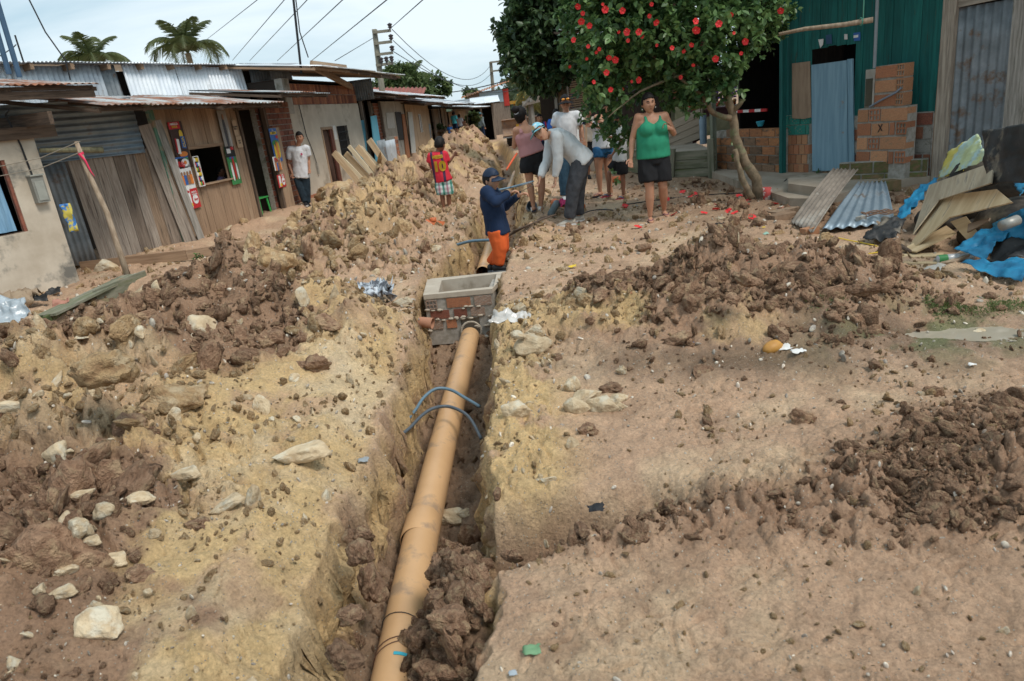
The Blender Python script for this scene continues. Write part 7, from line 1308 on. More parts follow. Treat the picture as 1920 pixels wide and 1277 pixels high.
# algae scum by the far puddle
rs2 = np.random.RandomState(8); n = 3800; pp = np.stack([rs2.normal(2.9, .42, n), rs2.normal(4.36, .07, n), np.zeros(n)], 1); pp = pp[fbm(pp, 2.2, 3) > -.05]; pp[:, 2] = height(pp[:, 0], pp[:, 1])[0]+.004; dv = rs2.normal(size=(len(pp), 3)); dv[:, 2] = np.abs(dv[:, 2])*.9; dv /= np.linalg.norm(dv, axis=1)[:, None]
LALG = leafmat('wet_algae', (.20, .25, .08), (.08, .11, .035), .6); o = leaves('algae_mat', pp, dv, .022, LALG, None, rs2, .5, droop=0); o['label'] = 'green algae and moss at the edge of the far puddle'
# ================================================================== LEFT FOREGROUND: drain boards, bench, pole
def plank_on(p0, p1, w_, th, m, label, name='drain_board', cat='board', face=(0, -1, 0)): t = thing(name, label, cat, p0); board('board', (0, 0, 0), Vector(p1)-Vector(p0), w_, th, m, t, face=face); return t
plank_on(at(85, 592, .06), at(245, 516, .06), .24, .03, MW, 'flat grey plank beside the mossy drain', face=(0, 0, 1)); plank_on(at(90, 618, -.08), at(190, 560, -.08), .30, .03, MOSS, 'mossy green drain board, nearer one', face=(1, -.5, 0)); plank_on(at(180, 562, -.02), at(275, 522, -.02), .24, .03, MW, 'greenish grey drain board, farther one', face=(1, -.5, 0)); plank_on(at(-40, 668, -.12), at(92, 616, -.10), .34, .03, MOSS, 'mossy drain board running out of the left edge', face=(1, -.5, 0))
plank_on(at(152, 500, .08), at(350, 478, .08), .16, .04, W_KIOSK[0], 'brown edging plank of the left footpath, near part'); plank_on(at(350, 478, .08), at(470, 458, .08), .14, .04, W_KIOSK[0], 'brown edging plank of the left footpath, far part'); 
a, b = at(244, 530, -.05), atY(143, 266, 7.9); b = atY(143, 266, at(244, 530, -.05).y+.25); t = thing('leaning_pole', 'thin leaning pole with a pink ribbon at its top, left of the shop', 'pole', a); mid = a.lerp(b, .5)+Vector((.05, 0, 0)); mb = MB(); mb.tube([a-a, a.lerp(b, .25)-a+Vector((.02, 0, 0)), mid-a, a.lerp(b, .8)-a, b-a], [.045, .04, .038, .034, .03], 9); part('shaft', mb, POLEW, t, True)
mb = MB(); c = b.lerp(a, .08)-a; mb.tube([c+Vector((.0, -.045, .01)), c+Vector((.06, -.05, -.1)), c+Vector((.09, -.05, -.25)), c+Vector((.12, -.05, -.32))], [.02, .014, .010, .004], 5); mb.lathe([(.038, -.015), (.038, .02)], c, 10); part('pink_ribbon', mb, flat('pink_ribbon', (.75, .05, .12), .7), t)
a, b = atY(75, 282, 10.2), atY(192, 281, 10.9); t = thing('split_bamboo', 'old bamboo pole sticking out level from the plastered house', 'pole', a); mb = MB(); mb.tube([(0, 0, 0), b-a], [.03, .045], 9); part('shaft', mb, mat('old_bamboo', (.24, .22, .13), (.14, .13, .08), stretch=(5, 5, .5)), t)
for k, (x0, y0, x1, y1) in enumerate(((0, 312, 150, 265), (0, 330, 152, 285))): mb = MB(); mb.tube([atY(x0, y0, 8.4), atY((x0+x1)/2, (y0+y1)/2+8, 8.3), atY(x1, y1, 8.05)], .005, 5); solo('string', mb, flat('dirty_string', (.32, .28, .22)), ['upper', 'lower'][k]+' string from the leaning pole to the left edge', 'string')
bz = .42; P = [at(-60, 712, bz), at(25, 700, bz)]
bc_ = at(18, 618, .50); bn = thing('wooden_bench', 'dark wooden bench at the left edge beside the heap', 'bench', (bc_.x, bc_.y, .0), .35)
bx('seat', -.9, .16, -.18, .16, .46, .50, W_DARK, bn)
for x, y in ((.05, -.10), (.12, .08), (-.75, -.1), (-.75, .08)): bx('leg', x-.045, x+.045, y-.03, y+.03, -.12, .46, W_DARK, bn)
bx('stretcher', -.8, .1, -.11, -.07, .1, .15, W_DARK, bn); mb = MB(); mb.box((-.55, .0, .545), (.5, .26, .08), jit=.005); mb.off(bn.location); solo('wood_block', mb, MW, 'short thick block lying on the bench at the left edge', 'block')
c = at(50, 610, .05); mb = MB(); n = 15; vs = []
bag = cloth('clear_plastic_bag', [c+Vector((-.35, -.22, .02)), c+Vector((.18, -.26, -.02)), c+Vector((.05, .12, .24)), c+Vector((-.2, .1, .30))], mat('cloudy_plastic', (.50, .56, .60), (.36, .42, .46), rough=.25, scale=7, bump=.4, spec=.6, alpha=.8), 'cloudy plastic bag slumped behind the bench', 'plastic bag', .06, 22, 16, 6, seed=41)
for px, py, s, m, lb, ct in ((75, 570, .14, TBLK, 'black plastic bag by the mossy drain', 'plastic bag'), (105, 552, .09, TBLK, 'small black rag by the plastered wall', 'rag'), (118, 575, .10, flat('red_brown_wrapper', (.45, .22, .16)), 'torn red and tan wrapper on the drain plank', 'wrapper'), (35, 575, .30, mat('trampled_cardboard', (.38, .29, .20), (.30, .22, .15), rough=.9), 'flattened cardboard along the plastered wall', 'cardboard'), (10, 545, .16, MATS['trampled_cardboard'], 'folded cardboard at the left edge', 'cardboard')):
    p = at(px, py, .03); cloth(ct.replace(' ', '_'), [p+Vector((-s, -s*.6, .0)), p+Vector((s, -s*.5, .0)), p+Vector((s*.8, s*.6, .05)), p+Vector((-s*.9, s*.5, .06))], m, lb, ct, s*.35, 14, 10, 7, rag=.1, seed=int(px), ground_=True)
p = atY(113, 383, 9.75); cloth('blue_yellow_bag', [p, p+Vector((.12, .02, 0)), p+Vector((.14, .02, -.38)), p+Vector((.03, 0, -.38))], mat('blue_yellow_print', (.06, .2, .5), (.6, .5, .1), scale=6, lo=.48, hi=.52), 'blue and yellow bag hanging at the corner of the plastered house', 'bag', .03, 12, 12, seed=51)
# ================================================================== PEOPLE
def skinmat(name, c):
    m = bpy.data.materials.new(name); m.use_nodes = True; t = m.node_tree; b = t.nodes['Principled BSDF']; a = nn(t, 'ShaderNodeAttribute', attribute_name='tone'); mxn = nn(t, 'ShaderNodeMix', data_type='RGBA', blend_type='MULTIPLY'); mxn.inputs[0].default_value = 1
    ns = nn(t, 'ShaderNodeTexNoise'); ns.inputs['Scale'].default_value = 9; hs = nn(t, 'ShaderNodeHueSaturation'); mr = nn(t, 'ShaderNodeMapRange'); mr.inputs[3].default_value = .82; mr.inputs[4].default_value = 1.15
    t.links.new(ns.outputs[0], mr.inputs[0]); t.links.new(mr.outputs[0], hs.inputs['Value']); mxn.inputs[6].default_value = (*c, 1); t.links.new(a.outputs['Color'], mxn.inputs[7]); t.links.new(mxn.outputs[2], hs.inputs['Color']); t.links.new(hs.outputs[0], b.inputs['Base Color'])
    b.inputs['Roughness'].default_value = .5; b.inputs['Subsurface Weight'].default_value = .08; b.inputs['Subsurface Radius'].default_value = (.02, .008, .004); b.inputs['Specular IOR Level'].default_value = .35; return m
SKIN = skinmat('brown_skin', (.46, .235, .145)); SKIN_D = skinmat('dark_brown_skin', (.27, .125, .075)); SKIN_L = skinmat('warm_skin', (.52, .29, .19))
HAIR = mat('black_hair', (.018, .014, .013), (.008, .007, .007), scale=30, stretch=(1, 1, .2), rough=.6, bump=.4, spec=.2)
def fabric(name, c, **k): return mat(name, c, tuple(v*.85 for v in c), scale=3.2, rough=.9, bump=.5, dist=.03, detail=3, stretch=(1.6, 1.6, .8), **k)
F_WHITE = fabric('white_cotton', (.68, .69, .71)); F_OFF = fabric('off_white_cotton', (.60, .62, .62)); F_BLACK = fabric('black_cloth_wear', (.016, .016, .018)); F_NAVY = fabric('navy_cotton', (.012, .028, .070)); F_ORANGE = fabric('orange_work_cloth', (.75, .13, .03)); F_GREEN = fabric('green_jersey', (.03, .27, .15)); F_PINK = fabric('pink_jersey', (.50, .25, .25))
DENIM = mat('blue_denim', (.05, .11, .17), (.03, .07, .11), scale=9, rough=.9, bump=.2); DENIMB = mat('bright_denim', (.035, .15, .32), (.02, .09, .20), scale=9, rough=.9, bump=.2); GDEN = mat('charcoal_denim', (.075, .08, .09), (.04, .043, .05), scale=9, rough=.9, bump=.2)
def stripes(name, cols, width, axis=0, cols2=None, w2=.05):
    m = bpy.data.materials.new(name); m.use_nodes = True; t = m.node_tree; b = t.nodes['Principled BSDF']; b.inputs['Roughness'].default_value = .85; tcn = nn(t, 'ShaderNodeTexCoord'); sp = nn(t, 'ShaderNodeSeparateXYZ'); t.links.new(tcn.outputs['Object'], sp.inputs[0])
    def ramp(ax, cols, w_):
        d = nn(t, 'ShaderNodeMath', operation='DIVIDE'); d.inputs[1].default_value = w_*len(cols); t.links.new(sp.outputs[ax], d.inputs[0]); a = nn(t, 'ShaderNodeMath', operation='ADD'); a.inputs[1].default_value = 50.25; t.links.new(d.outputs[0], a.inputs[0]); f = nn(t, 'ShaderNodeMath', operation='FRACT'); t.links.new(a.outputs[0], f.inputs[0])
        r = nn(t, 'ShaderNodeValToRGB'); r.color_ramp.interpolation = 'CONSTANT'; e = r.color_ramp.elements; e[0].color = (*cols[0], 1); e[0].position = 0; e[1].position = 1/len(cols); e[1].color = (*cols[1], 1)
        for k in range(2, len(cols)): n = e.new(k/len(cols)); n.color = (*cols[k], 1)
        t.links.new(f.outputs[0], r.inputs[0]); return r.outputs[0]
    c = ramp(axis, cols, width)
    if cols2: c2 = ramp(2, cols2, w2); mm = nn(t, 'ShaderNodeMix', data_type='RGBA', blend_type='MULTIPLY'); mm.inputs[0].default_value = 1; t.links.new(c, mm.inputs[6]); t.links.new(c2, mm.inputs[7]); c = mm.outputs[2]
    t.links.new(c, b.inputs['Base Color']); return m
def remeshed(mb, vox, smooth=4, noise=None, seed=0):
    me = mb.mesh('tmp'); o = bpy.data.objects.new('tmp', me); COL.objects.link(o); md = o.modifiers.new('r', 'REMESH'); md.mode = 'VOXEL'; md.voxel_size = vox; sm = o.modifiers.new('s', 'SMOOTH'); sm.factor = .6; sm.iterations = smooth
    dg = bpy.context.evaluated_depsgraph_get(); ev = o.evaluated_get(dg); m2 = bpy.data.meshes.new_from_object(ev); n = len(m2.vertices); V = np.empty(n*3, np.float32); m2.vertices.foreach_get('co', V); V = V.reshape(-1, 3)
    if noise:
        N = np.empty(n*3, np.float32); m2.vertices.foreach_get('normal', N); N = N.reshape(-1, 3); amp, sc = noise; d = (fbm(V*np.array([1, 1, .45])+seed*3.3, sc, 3, .5, ridge=True))*amp; V = V+N*d[:, None]
    F = [tuple(p.vertices) for p in m2.polygons]; bpy.data.objects.remove(o); bpy.data.meshes.remove(me); bpy.data.meshes.remove(m2); return V, F
def _head():
    mb = MB(); mb.ball((0, 0, 0), 1.0, 44, 46); U = np.array(mb.v); x, y, z = U[:, 0], U[:, 1], U[:, 2]; X, Y, Z = x*.073, y*.093, z*.115; fr = np.clip(-y, 0, 1)
    t = np.clip((-z-.05)/.95, 0, 1); X = X*(1-.30*t**1.3); Y = np.where(y > 0, Y*(1-.42*t), Y*(1-.06*t)); Y = np.where(y < -.7, Y+.006*fr, Y)
    g = lambda cx, cz, sx, sz: np.exp(-((x-cx)/sx)**2-((z-cz)/sz)**2)*(y < 0)
    Y = Y-.020*g(0, -.20, .13, .13)-.010*g(0, .02, .08, .20)+.010*(g(-.36, .06, .16, .09)+g(.36, .06, .16, .09))-.006*(g(-.34, .24, .24, .07)+g(.34, .24, .24, .07))-.007*g(0, -.50, .24, .09)-.008*g(0, -.84, .26, .12)-.005*(g(-.5, -.25, .2, .2)+g(.5, -.25, .2, .2))
    tone = np.ones((len(U), 3)); f = y < -.2
    def paint(mask, c): tone[mask] = c
    paint(f & (np.abs(np.abs(x)-.37) < .17) & (np.abs(z-.235) < .045), (.10, .09, .09)); paint(f & (np.abs(np.abs(x)-.36) < .13) & (np.abs(z-.07) < .045), (.13, .11, .11)); paint(f & (np.abs(x) < .24) & (np.abs(z+.50) < .06), (.74, .48, .50)); paint(f & (np.abs(x) < .22) & (np.abs(z+.50) < .015), (.35, .22, .24)); paint(f & (np.abs(np.abs(x)-.08) < .05) & (np.abs(z+.28) < .03), (.4, .35, .35))
    V = np.stack([X, Y, Z], 1); F = list(mb.f); T = tone
    for s in (-1, 1):
        e = MB(); e.ball((s*.073, .010, -.008), (.010, .020, .032), 8, 6, (0, 0, s*.3)); n = len(V); V = np.concatenate([V, np.array(e.v)]); F += [tuple(i+n for i in q_) for q_ in e.f]; T = np.concatenate([T, np.full((len(e.v), 3), .9)])
    return V, F, T, U, mb.f
HEAD = _head()
def person(label, base, J, s=1.0, skin=None, side=(1, 0, 0), width=1.0, belly=1.0, bust=0.0, head=(0, 0, 0), toes=((0, -1, 0), (0, -1, 0)), hair='short', top=None, bottom=None, shoes=None, cap=None, vox=.014, curl=.5, hands=(None, None), group=None, hs=1.13, sideL=None):
    """J: joints in the person's own frame. side: direction across the shoulders; head: yaw, pitch, roll"""
    t = thing('person', label, 'person', base, 0, group); skin = skin or SKIN; g = {k: Vector(v) for k, v in J.items()}; s_ = s; S = Vector(side).normalized(); hipside = Vector(sideL).normalized() if sideL else S
    if 'upper' not in g: g['upper'] = g['chest'].lerp(g['neck'], .55)
    W_ = width*s_
    def torso(mb, inf, lo=0, hi=5, ww=1.0):
        path = [g['pel']-(g['waist']-g['pel']).normalized()*.08*s_, g['pel'], g['waist'], g['chest'], g['upper'], g['neck']]; R_ = [.125*W_, .160*W_, .135*W_*belly, .160*W_, .165*W_, .062*s_]; E = [.78, .70, .74*belly**.5, .70, .55, .95]
        P, Q, EE = path[lo:hi+1], R_[lo:hi+1], E[lo:hi+1]; mb.tube(P, [(r+inf)*ww for r in Q], 18, ell=[min(1.2, (r*e+inf)/(r+inf)) for r, e in zip(Q, EE)], side=S)
    fw = S.cross(Vector((0, 0, 1)));   # forward of the trunk (side x up)
    b = MB(); torso(b, 0)
    if bust:
        for k in (-1, 1): b.ball(g['chest']+S*k*.075*W_+fw*.085*W_-Vector((0, 0, .01)), (.075*W_*bust, .07*W_*bust, .07*W_*bust), 12, 8)
    if belly > 1.05: b.ball(g['waist']+fw*.03*s_, (.14*W_*belly, .105*W_*belly, .16*s_), 12, 8)
    b.tube([g['neck']-(g['head']-g['neck'])*.2, g['neck'].lerp(g['head'], .75)], [.058*s_, .050*s_], 12)
    for q_ in 'ab':
        sh, el, wr, hp, kn, an = (g[k+q_] for k in ('sh', 'el', 'wr', 'hip', 'kn', 'an')); fat = (1+(width-1)*.8)*s_
        b.tube([g['upper'].lerp(sh, .3), sh], [.07*fat, .056*fat], 12); b.ball(sh, .056*fat, 12, 8)
        b.tube([sh, sh.lerp(el, .45), el, el.lerp(wr, .35), wr], [.050*fat, .046*fat, .037*fat, .037*fat, .025*s_], 12); b.ball(el, .037*fat, 10, 7)
        b.tube([hp+Vector((0, 0, .03)), hp.lerp(kn, .4), kn, kn.lerp(an, .35), an.lerp(kn, .1), an], [.088*fat, .078*fat, .053*fat, .055*fat, .036*s_, .036*s_], 14); b.ball(kn, .054*fat, 10, 7)
        td = Vector(toes['ab'.index(q_)]).normalized(); h0 = an+Vector((0, 0, -.045*s_)); b.tube([h0-td*.055*s_, h0, h0+td*.10*s_-Vector((0, 0, .015*s_)), h0+td*.165*s_-Vector((0, 0, .022*s_))], [.030*s_, .038*s_, .040*s_, .028*s_], 12, ell=[.9, .9, .5, .45], side=td.cross(Vector((0, 0, 1))))
        hd = hands['ab'.index(q_)]; fd = (wr-el).normalized() if hd is None or hd[0] is None else Vector(hd[0]).normalized(); pn = Vector(hd[1]) if hd is not None else (Vector((0, 1, 0)) if abs(fd.y) < .8 else Vector((0, 0, 1))); sd_ = fd.cross(pn).normalized(); pn = sd_.cross(fd).normalized()
        b.tube([wr, wr+fd*.03*s_, wr+fd*.085*s_], [.024*s_, .034*s_, .036*s_], 12, ell=[.8, .5, .42], side=sd_); g['hd'+q_] = (fd, sd_, pn)
    V, F = remeshed(b, vox*s_, 3); V = list(map(tuple, V)); T = [(1, 1, 1)]*len(V)
    fb = MB()
    for q_ in 'ab':
        fd, sd_, pn = g['hd'+q_]; wr = g['wr'+q_]; cu = curl
        for k, ln in enumerate((.80, .95, 1.0, .88)):
            p0 = wr+fd*.078*s_+sd_*(k-1.5)*.0185*s_; a = cu*.6; pts = [p0-fd*.02*s_, p0]; d = fd
            for seg in (.038, .026, .020): d = (fd*math.cos(a)-pn*math.sin(a)); pts.append(pts[-1]+d*seg*ln*s_); a += cu*.9
            fb.tube(pts, [.0095*s_, .0095*s_, .0088*s_, .008*s_, .0065*s_], 6)
        p0 = wr+fd*.02*s_-sd_*.022*s_; p1 = p0+(fd*.6-sd_*.75).normalized()*.042*s_; p2 = p1+(fd*.9-sd_*.1-pn*cu*.7).normalized()*.032*s_; fb.tube([p0, p1, p2, p2+(fd-pn*cu).normalized()*.018*s_], [.013*s_, .0115*s_, .010*s_, .007*s_], 6)
    n = len(V); V += fb.v; F += [tuple(i+n for i in q_) for q_ in fb.f]; T += [(.95, .9, .9)]*len(fb.v)
    hv, hf, ht, hu, hf0 = HEAD; HR = Euler((head[1], head[2], head[0]), 'XYZ').to_matrix(); hm = np.array(HR); hk = s_**.45*hs; hc = np.array(g['head'])
    V += list(map(tuple, (hv*hk)@hm.T+hc)); n2 = n+len(fb.v); F += [tuple(i+n2 for i in q_) for q_ in hf]; T += list(map(tuple, ht))
    me = bpy.data.meshes.new('body'); me.from_pydata([tuple(map(float, v)) for v in V], [], F); me.polygons.foreach_set('use_smooth', [True]*len(me.polygons)); ca = me.color_attributes.new('tone', 'FLOAT_COLOR', 'POINT'); ca.data.foreach_set('color', np.concatenate([np.array(T, np.float32), np.ones((len(T), 1), np.float32)], 1).ravel()); me.materials.append(skin); link('body', me, t)
    def headpart(name, cond, k, m, th=.008, nz=.004, shift=(0, 0, 0)):
        U = hu; x, y, z = U[:, 0], U[:, 1], U[:, 2]; keep = cond(x, y, z); base_ = hv[:len(U)]; P = base_*k+np.array(shift); nrm = base_/np.linalg.norm(base_, axis=1)[:, None]; P = P+nrm*(fbm(base_*30+label.__len__(), 1.0, 3)*nz)[:, None]; P = (P*hk)@hm.T+hc; idx = -np.ones(len(U), int); f2 = [q_ for q_ in hf0 if all(keep[i] for i in q_)]; mb = MB(); mb.add(P.tolist(), f2); o = part(name, mb, m, t, True); md = o.modifiers.new('t', 'SOLIDIFY'); md.thickness = th; md.offset = 0; return o
    if hair: 
        hl = {'short': lambda x, y, z: (z > .40+.04*np.abs(x)) | ((y > .05) & (z > -.35)) | ((y > -.4) & (z > -.05) & (np.abs(x) > .5)), 'long': lambda x, y, z: (z > .50-.15*np.abs(x)) | ((y > -.05) & (z > -.75)) | ((y > -.3) & (z > -.1) & (np.abs(x) > .6))}['long' if hair in ('bun', 'long', 'tied') else 'short']
        headpart('hair', hl, 1.09, HAIR)
        if hair == 'bun': c = Vector((hm@np.array([0, .105, .085]))*hk+hc); mb = MB(); mb.ball(c, (.055*hk, .05*hk, .05*hk), 14, 10); mb.off((0, 0, 0)); o = part('hair_bun', mb, HAIR, t, True); r2 = MB(); r2.lathe([(.035, -.012), (.042, 0), (.035, .012)], Vector((hm@np.array([0, .085, .05]))*hk+hc), 14, HR @ Euler((-.9, 0, 0)).to_matrix()); part('hair_tie', r2, flat('pale_hair_tie', (.55, .60, .66)), t)
        if hair == 'tied': c = Vector((hm@np.array([0, .095, -.02]))*hk+hc); mb = MB(); mb.tube([c, c+Vector((0, .05, -.03)), c+Vector((0, .05, -.14))], [.035, .035, .015], 10); part('ponytail', mb, HAIR, t, True)
    if cap:
        col, kind = cap; headpart('cap_crown', lambda x, y, z: (z > .30+.12*(y < -.5)), 1.15, col, .006, 0.0); mb = MB(); vs = []; nA = 13
        for rr_, dz in ((.085, .052), (.165, .030)):
            for k in range(nA): a = math.pi*(.18+.64*k/(nA-1)); vs.append((rr_*.92*math.cos(a), -rr_*math.sin(a)*1.05, dz-.012*abs(math.cos(a))*2))
        vs = [tuple(hm@(np.array(v)*hk)+hc) for v in vs]; mb.add(vs, [(k, k+1, nA+k+1, nA+k) for k in range(nA-1)]); o = part('cap_brim', mb, col if kind != 'white_brim' else flat('aqua_brim', (.20, .50, .58)), t, True); md = o.modifiers.new('t', 'SOLIDIFY'); md.thickness = .006
        t['hc'] = 0; del t['hc']
    def hp_(v): return Vector(hm@(np.array(v)*hk)+hc)
    C_ = {}
    if top:
        kind, m = top; c = MB(); fat = (1+(width-1)*.8)*s_; nz = (.013, 6)
        if kind in ('tee', 'long'):
            p_ = [g['pel']-(g['waist']-g['pel'])*.25, g['waist'], g['chest'], g['upper'], g['neck'].lerp(g['upper'], .12)]; c.tube(p_, [.195*W_*(1+.05*(belly-1)), .168*W_*belly, .180*W_, .182*W_, .075*s_], 18, ell=[.74, .74, .72, .60, .95], side=S)
            if belly > 1.05: c.ball(g['waist']+fw*.05*s_, (.165*W_*belly, .125*W_*belly, .14*s_), 12, 8)
            for q_ in 'ab':
                sh, el, wr = g['sh'+q_], g['el'+q_], g['wr'+q_]; c.tube([g['upper'].lerp(sh, .3), sh], [.085*fat, .073*fat], 12); c.ball(sh, .072*fat, 12, 8)
                if kind == 'tee': e = sh.lerp(el, .68); c.tube([sh, e], [.070*fat, .072*fat], 12)
                else: c.tube([sh, sh.lerp(el, .5), el, el.lerp(wr, .5), el.lerp(wr, .93)], [.068*fat, .062*fat, .056*fat, .047*fat, .036*fat], 12); c.ball(el, .055*fat, 10, 7)
        else:
            lo_ = g['waist'].lerp(g['pel'], .75) if kind == 'crop' else g['pel']-(g['waist']-g['pel'])*.15; p_ = [lo_, g['waist'].lerp(g['chest'], .3), g['chest'], g['chest'].lerp(g['upper'], .45)]; c.tube(p_, [.192*W_, .162*W_*belly, .176*W_, .166*W_], 18, ell=[.76, .77, .74, .66], side=S)
            if belly > 1.05: c.ball(g['waist']+fw*.03*s_, (.158*W_*belly, .122*W_*belly, .20*s_), 12, 8)
            if bust:
                for k in (-1, 1): c.ball(g['chest']+S*k*.075*W_+fw*.09*W_-Vector((0, 0, .01)), (.084*W_*bust, .078*W_*bust, .078*W_*bust), 12, 8)
            for q_ in 'ab':
                sh = g['upper'].lerp(g['sh'+q_], .58)+Vector((0, 0, .055*s_)); a0 = g['chest'].lerp(g['sh'+q_], .5); c.tube([a0+fw*.10*W_, a0.lerp(sh, .6)+fw*.085*s_, sh, a0.lerp(sh, .5)-fw*.075*s_, a0-fw*.09*W_], [.026*s_, .024*s_, .022*s_, .026*s_, .035*s_], 10, ell=.5, side=S)
            nz = (.0035, 8)
        Vc, Fc = remeshed(c, (vox+.002)*s_, 7 if bust else 3, (nz[0]*s_, nz[1]), len(label)); mb = MB(); mb.add(Vc.tolist(), Fc); C_['top'] = part({'tee': 'tshirt', 'long': 'long_sleeved_shirt', 'tank': 'tank_top', 'crop': 'crop_top'}[kind], mb, m, t, True); t['_v'] = 0; del t['_v']
    if bottom:
        kind, m, fr = bottom; c = MB(); fat = (1+(width-1)*.9)*s_
        c.tube([g['pel']+(g['waist']-g['pel'])*.35, g['pel'], g['pel']-(g['waist']-g['pel']).normalized()*.10*s_], [.142*W_, .168*W_, .145*W_], 18, ell=[.72, .76, .8], side=hipside)
        loose = {'shorts': 1.14, 'wide': 1.3, 'jeans': 1.0, 'tight': 1.02}[kind]
        for q_ in 'ab':
            hp, kn, an = g['hip'+q_], g['kn'+q_], g['an'+q_]
            if kind != 'jeans': c.tube([hp+Vector((0, 0, .04)), hp.lerp(kn, fr*.5), hp.lerp(kn, fr)], [.100*fat, .096*fat*loose, .090*fat*loose], 14)
            else: c.tube([hp+Vector((0, 0, .04)), hp.lerp(kn, .45), kn, kn.lerp(an, .4), kn.lerp(an, fr)], [.108*fat, .100*fat, .082*fat, .074*fat, .066*fat], 14); c.ball(kn, .070*fat, 10, 7)
        Vc, Fc = remeshed(c, (vox+.002)*s_, 2, (.010*s_, 7), len(label)+5); mb = MB(); mb.add(Vc.tolist(), Fc); C_['bottom'] = part({'jeans': 'trousers'}.get(kind, 'shorts'), mb, m, t, True)
    if shoes:
        kind, m, m2 = shoes
        for i, q_ in enumerate('ab'):
            an = g['an'+q_]; td = Vector(toes[i]).normalized(); sd_ = td.cross(Vector((0, 0, 1))).normalized(); h0 = an+Vector((0, 0, -.045*s_)); mb = MB()
            if kind == 'shoe':
                mb.tube([h0-td*.075*s_+Vector((0, 0, .005)), h0-td*.03*s_+Vector((0, 0, .012)), h0+td*.05*s_+Vector((0, 0, .004)), h0+td*.12*s_-Vector((0, 0, .012)), h0+td*.195*s_-Vector((0, 0, .020))], [.036*s_, .046*s_, .047*s_, .046*s_, .030*s_], 14, ell=[1.0, 1.05, .9, .7, .55], side=sd_); sh = part('shoe', mb, m, t, True); z0 = h0.z-.048*s_; sb = MB(); 
                pts = [h0-td*.085*s_-sd_*.03*s_, h0-td*.085*s_+sd_*.03*s_, h0+td*.06*s_+sd_*.045*s_, h0+td*.16*s_+sd_*.045*s_, h0+td*.215*s_, h0+td*.16*s_-sd_*.045*s_, h0+td*.06*s_-sd_*.045*s_]; pts = [(p.x, p.y) for p in pts]; ar = sum(pts[i2][0]*pts[(i2+1) % 7][1]-pts[(i2+1) % 7][0]*pts[i2][1] for i2 in range(7)); pts = pts if ar > 0 else pts[::-1]; sb.ngon(pts, .028*s_, axis=2); sb.off((0, 0, z0)); part('sole', sb, m2, sh)
            else:
                z0 = h0.z-.050*s_; pts = [h0-td*.075*s_-sd_*.03*s_, h0-td*.075*s_+sd_*.03*s_, h0+td*.06*s_+sd_*.04*s_, h0+td*.17*s_+sd_*.04*s_, h0+td*.20*s_, h0+td*.17*s_-sd_*.04*s_, h0+td*.06*s_-sd_*.04*s_]; pts = [(p.x, p.y) for p in pts]; sb = MB(); sb.ngon(pts, .014*s_, axis=2); sb.off((0, 0, z0)); so_ = part('sandal', sb, m, t); st = MB()
                for k in (-1, 1): st.tube([h0+td*.03*s_+sd_*k*.042*s_-Vector((0, 0, .03*s_)), h0+td*.075*s_+sd_*k*.03*s_+Vector((0, 0, .006*s_)), h0+td*.13*s_-Vector((0, 0, .006*s_))], .007*s_, 6)
                part('strap', st, m2, so_)
    t['_x'] = 0; del t['_x']
    return t, g, C_, hp_
def JP(Y0, base, d):
    """joints given as picture points with a depth offset; returns them in the person's frame"""
    return {k: atY(v[0], v[1], Y0+(v[2] if len(v) > 2 else 0))-Vector(base) for k, v in d.items()}
def standing(H, rz, lean=0, arms='down'):
    s = H/1.7; R = Matrix.Rotation(rz, 3, 'Z'); d = dict(pel=(0, 0, .93), waist=(0, 0, 1.07), chest=(0, 0, 1.26), neck=(0, .01, 1.44), head=(0, -.015, 1.585), sha=(-.18, 0, 1.39), shb=(.18, 0, 1.39), ela=(-.23, .03, 1.12), elb=(.23, .03, 1.12), wra=(-.24, -.04, .88), wrb=(.24, -.04, .88), hipa=(-.09, 0, .90), hipb=(.09, 0, .90), kna=(-.10, -.02, .49), knb=(.10, -.02, .49), ana=(-.11, .02, .095), anb=(.11, .02, .095))
    if arms == 'front': d.update(wra=(-.12, -.24, 1.12), wrb=(.12, -.24, 1.12), ela=(-.24, -.02, 1.13), elb=(.24, -.02, 1.13))
    return {k: R @ Vector(v)*s for k, v in d.items()}, (R @ Vector((1, 0, 0))), (R @ Vector((0, -1, 0)))
FLIP = ('sandal', flat('dark_sandal', (.05, .045, .06), .8), flat('purple_strap', (.16, .06, .12), .7))
# woman in green
b = gp(1224, 412); Y = b.y
J = JP(Y, b, dict(head=(1216, 194, -.03), neck=(1218, 213), chest=(1222, 240), waist=(1224, 268), pel=(1225, 292), sha=(1197, 221), shb=(1246, 218), ela=(1186, 260, .03), wra=(1183, 297, -.05), elb=(1263, 250, .02), wrb=(1258, 241, -.15), hipa=(1212, 300), hipb=(1238, 300), kna=(1218, 352, -.05), knb=(1243, 350, -.02), ana=(1219, 405, -.02), anb=(1245, 393, .18)))
wg, g, C_, hp_ = person('woman in a green tank top and black shorts walking towards the camera', b, J, .97, SKIN, width=1.22, belly=1.12, bust=1.05, head=(.05, .05, -.06), hair='tied', top=('tank', F_GREEN), bottom=('shorts', F_BLACK, .78), shoes=FLIP, vox=.012, curl=.55, hands=(None, ((-1, -.15, .45), (0, 1, 0))), toes=((-.12, -1, 0), (.15, -1, -.12)))
for s in (-1, 1): mb = MB(); mb.ball(hp_((s*.079, .005, -.055)), .009, 8, 6); part('earring', mb, WHITE, wg)
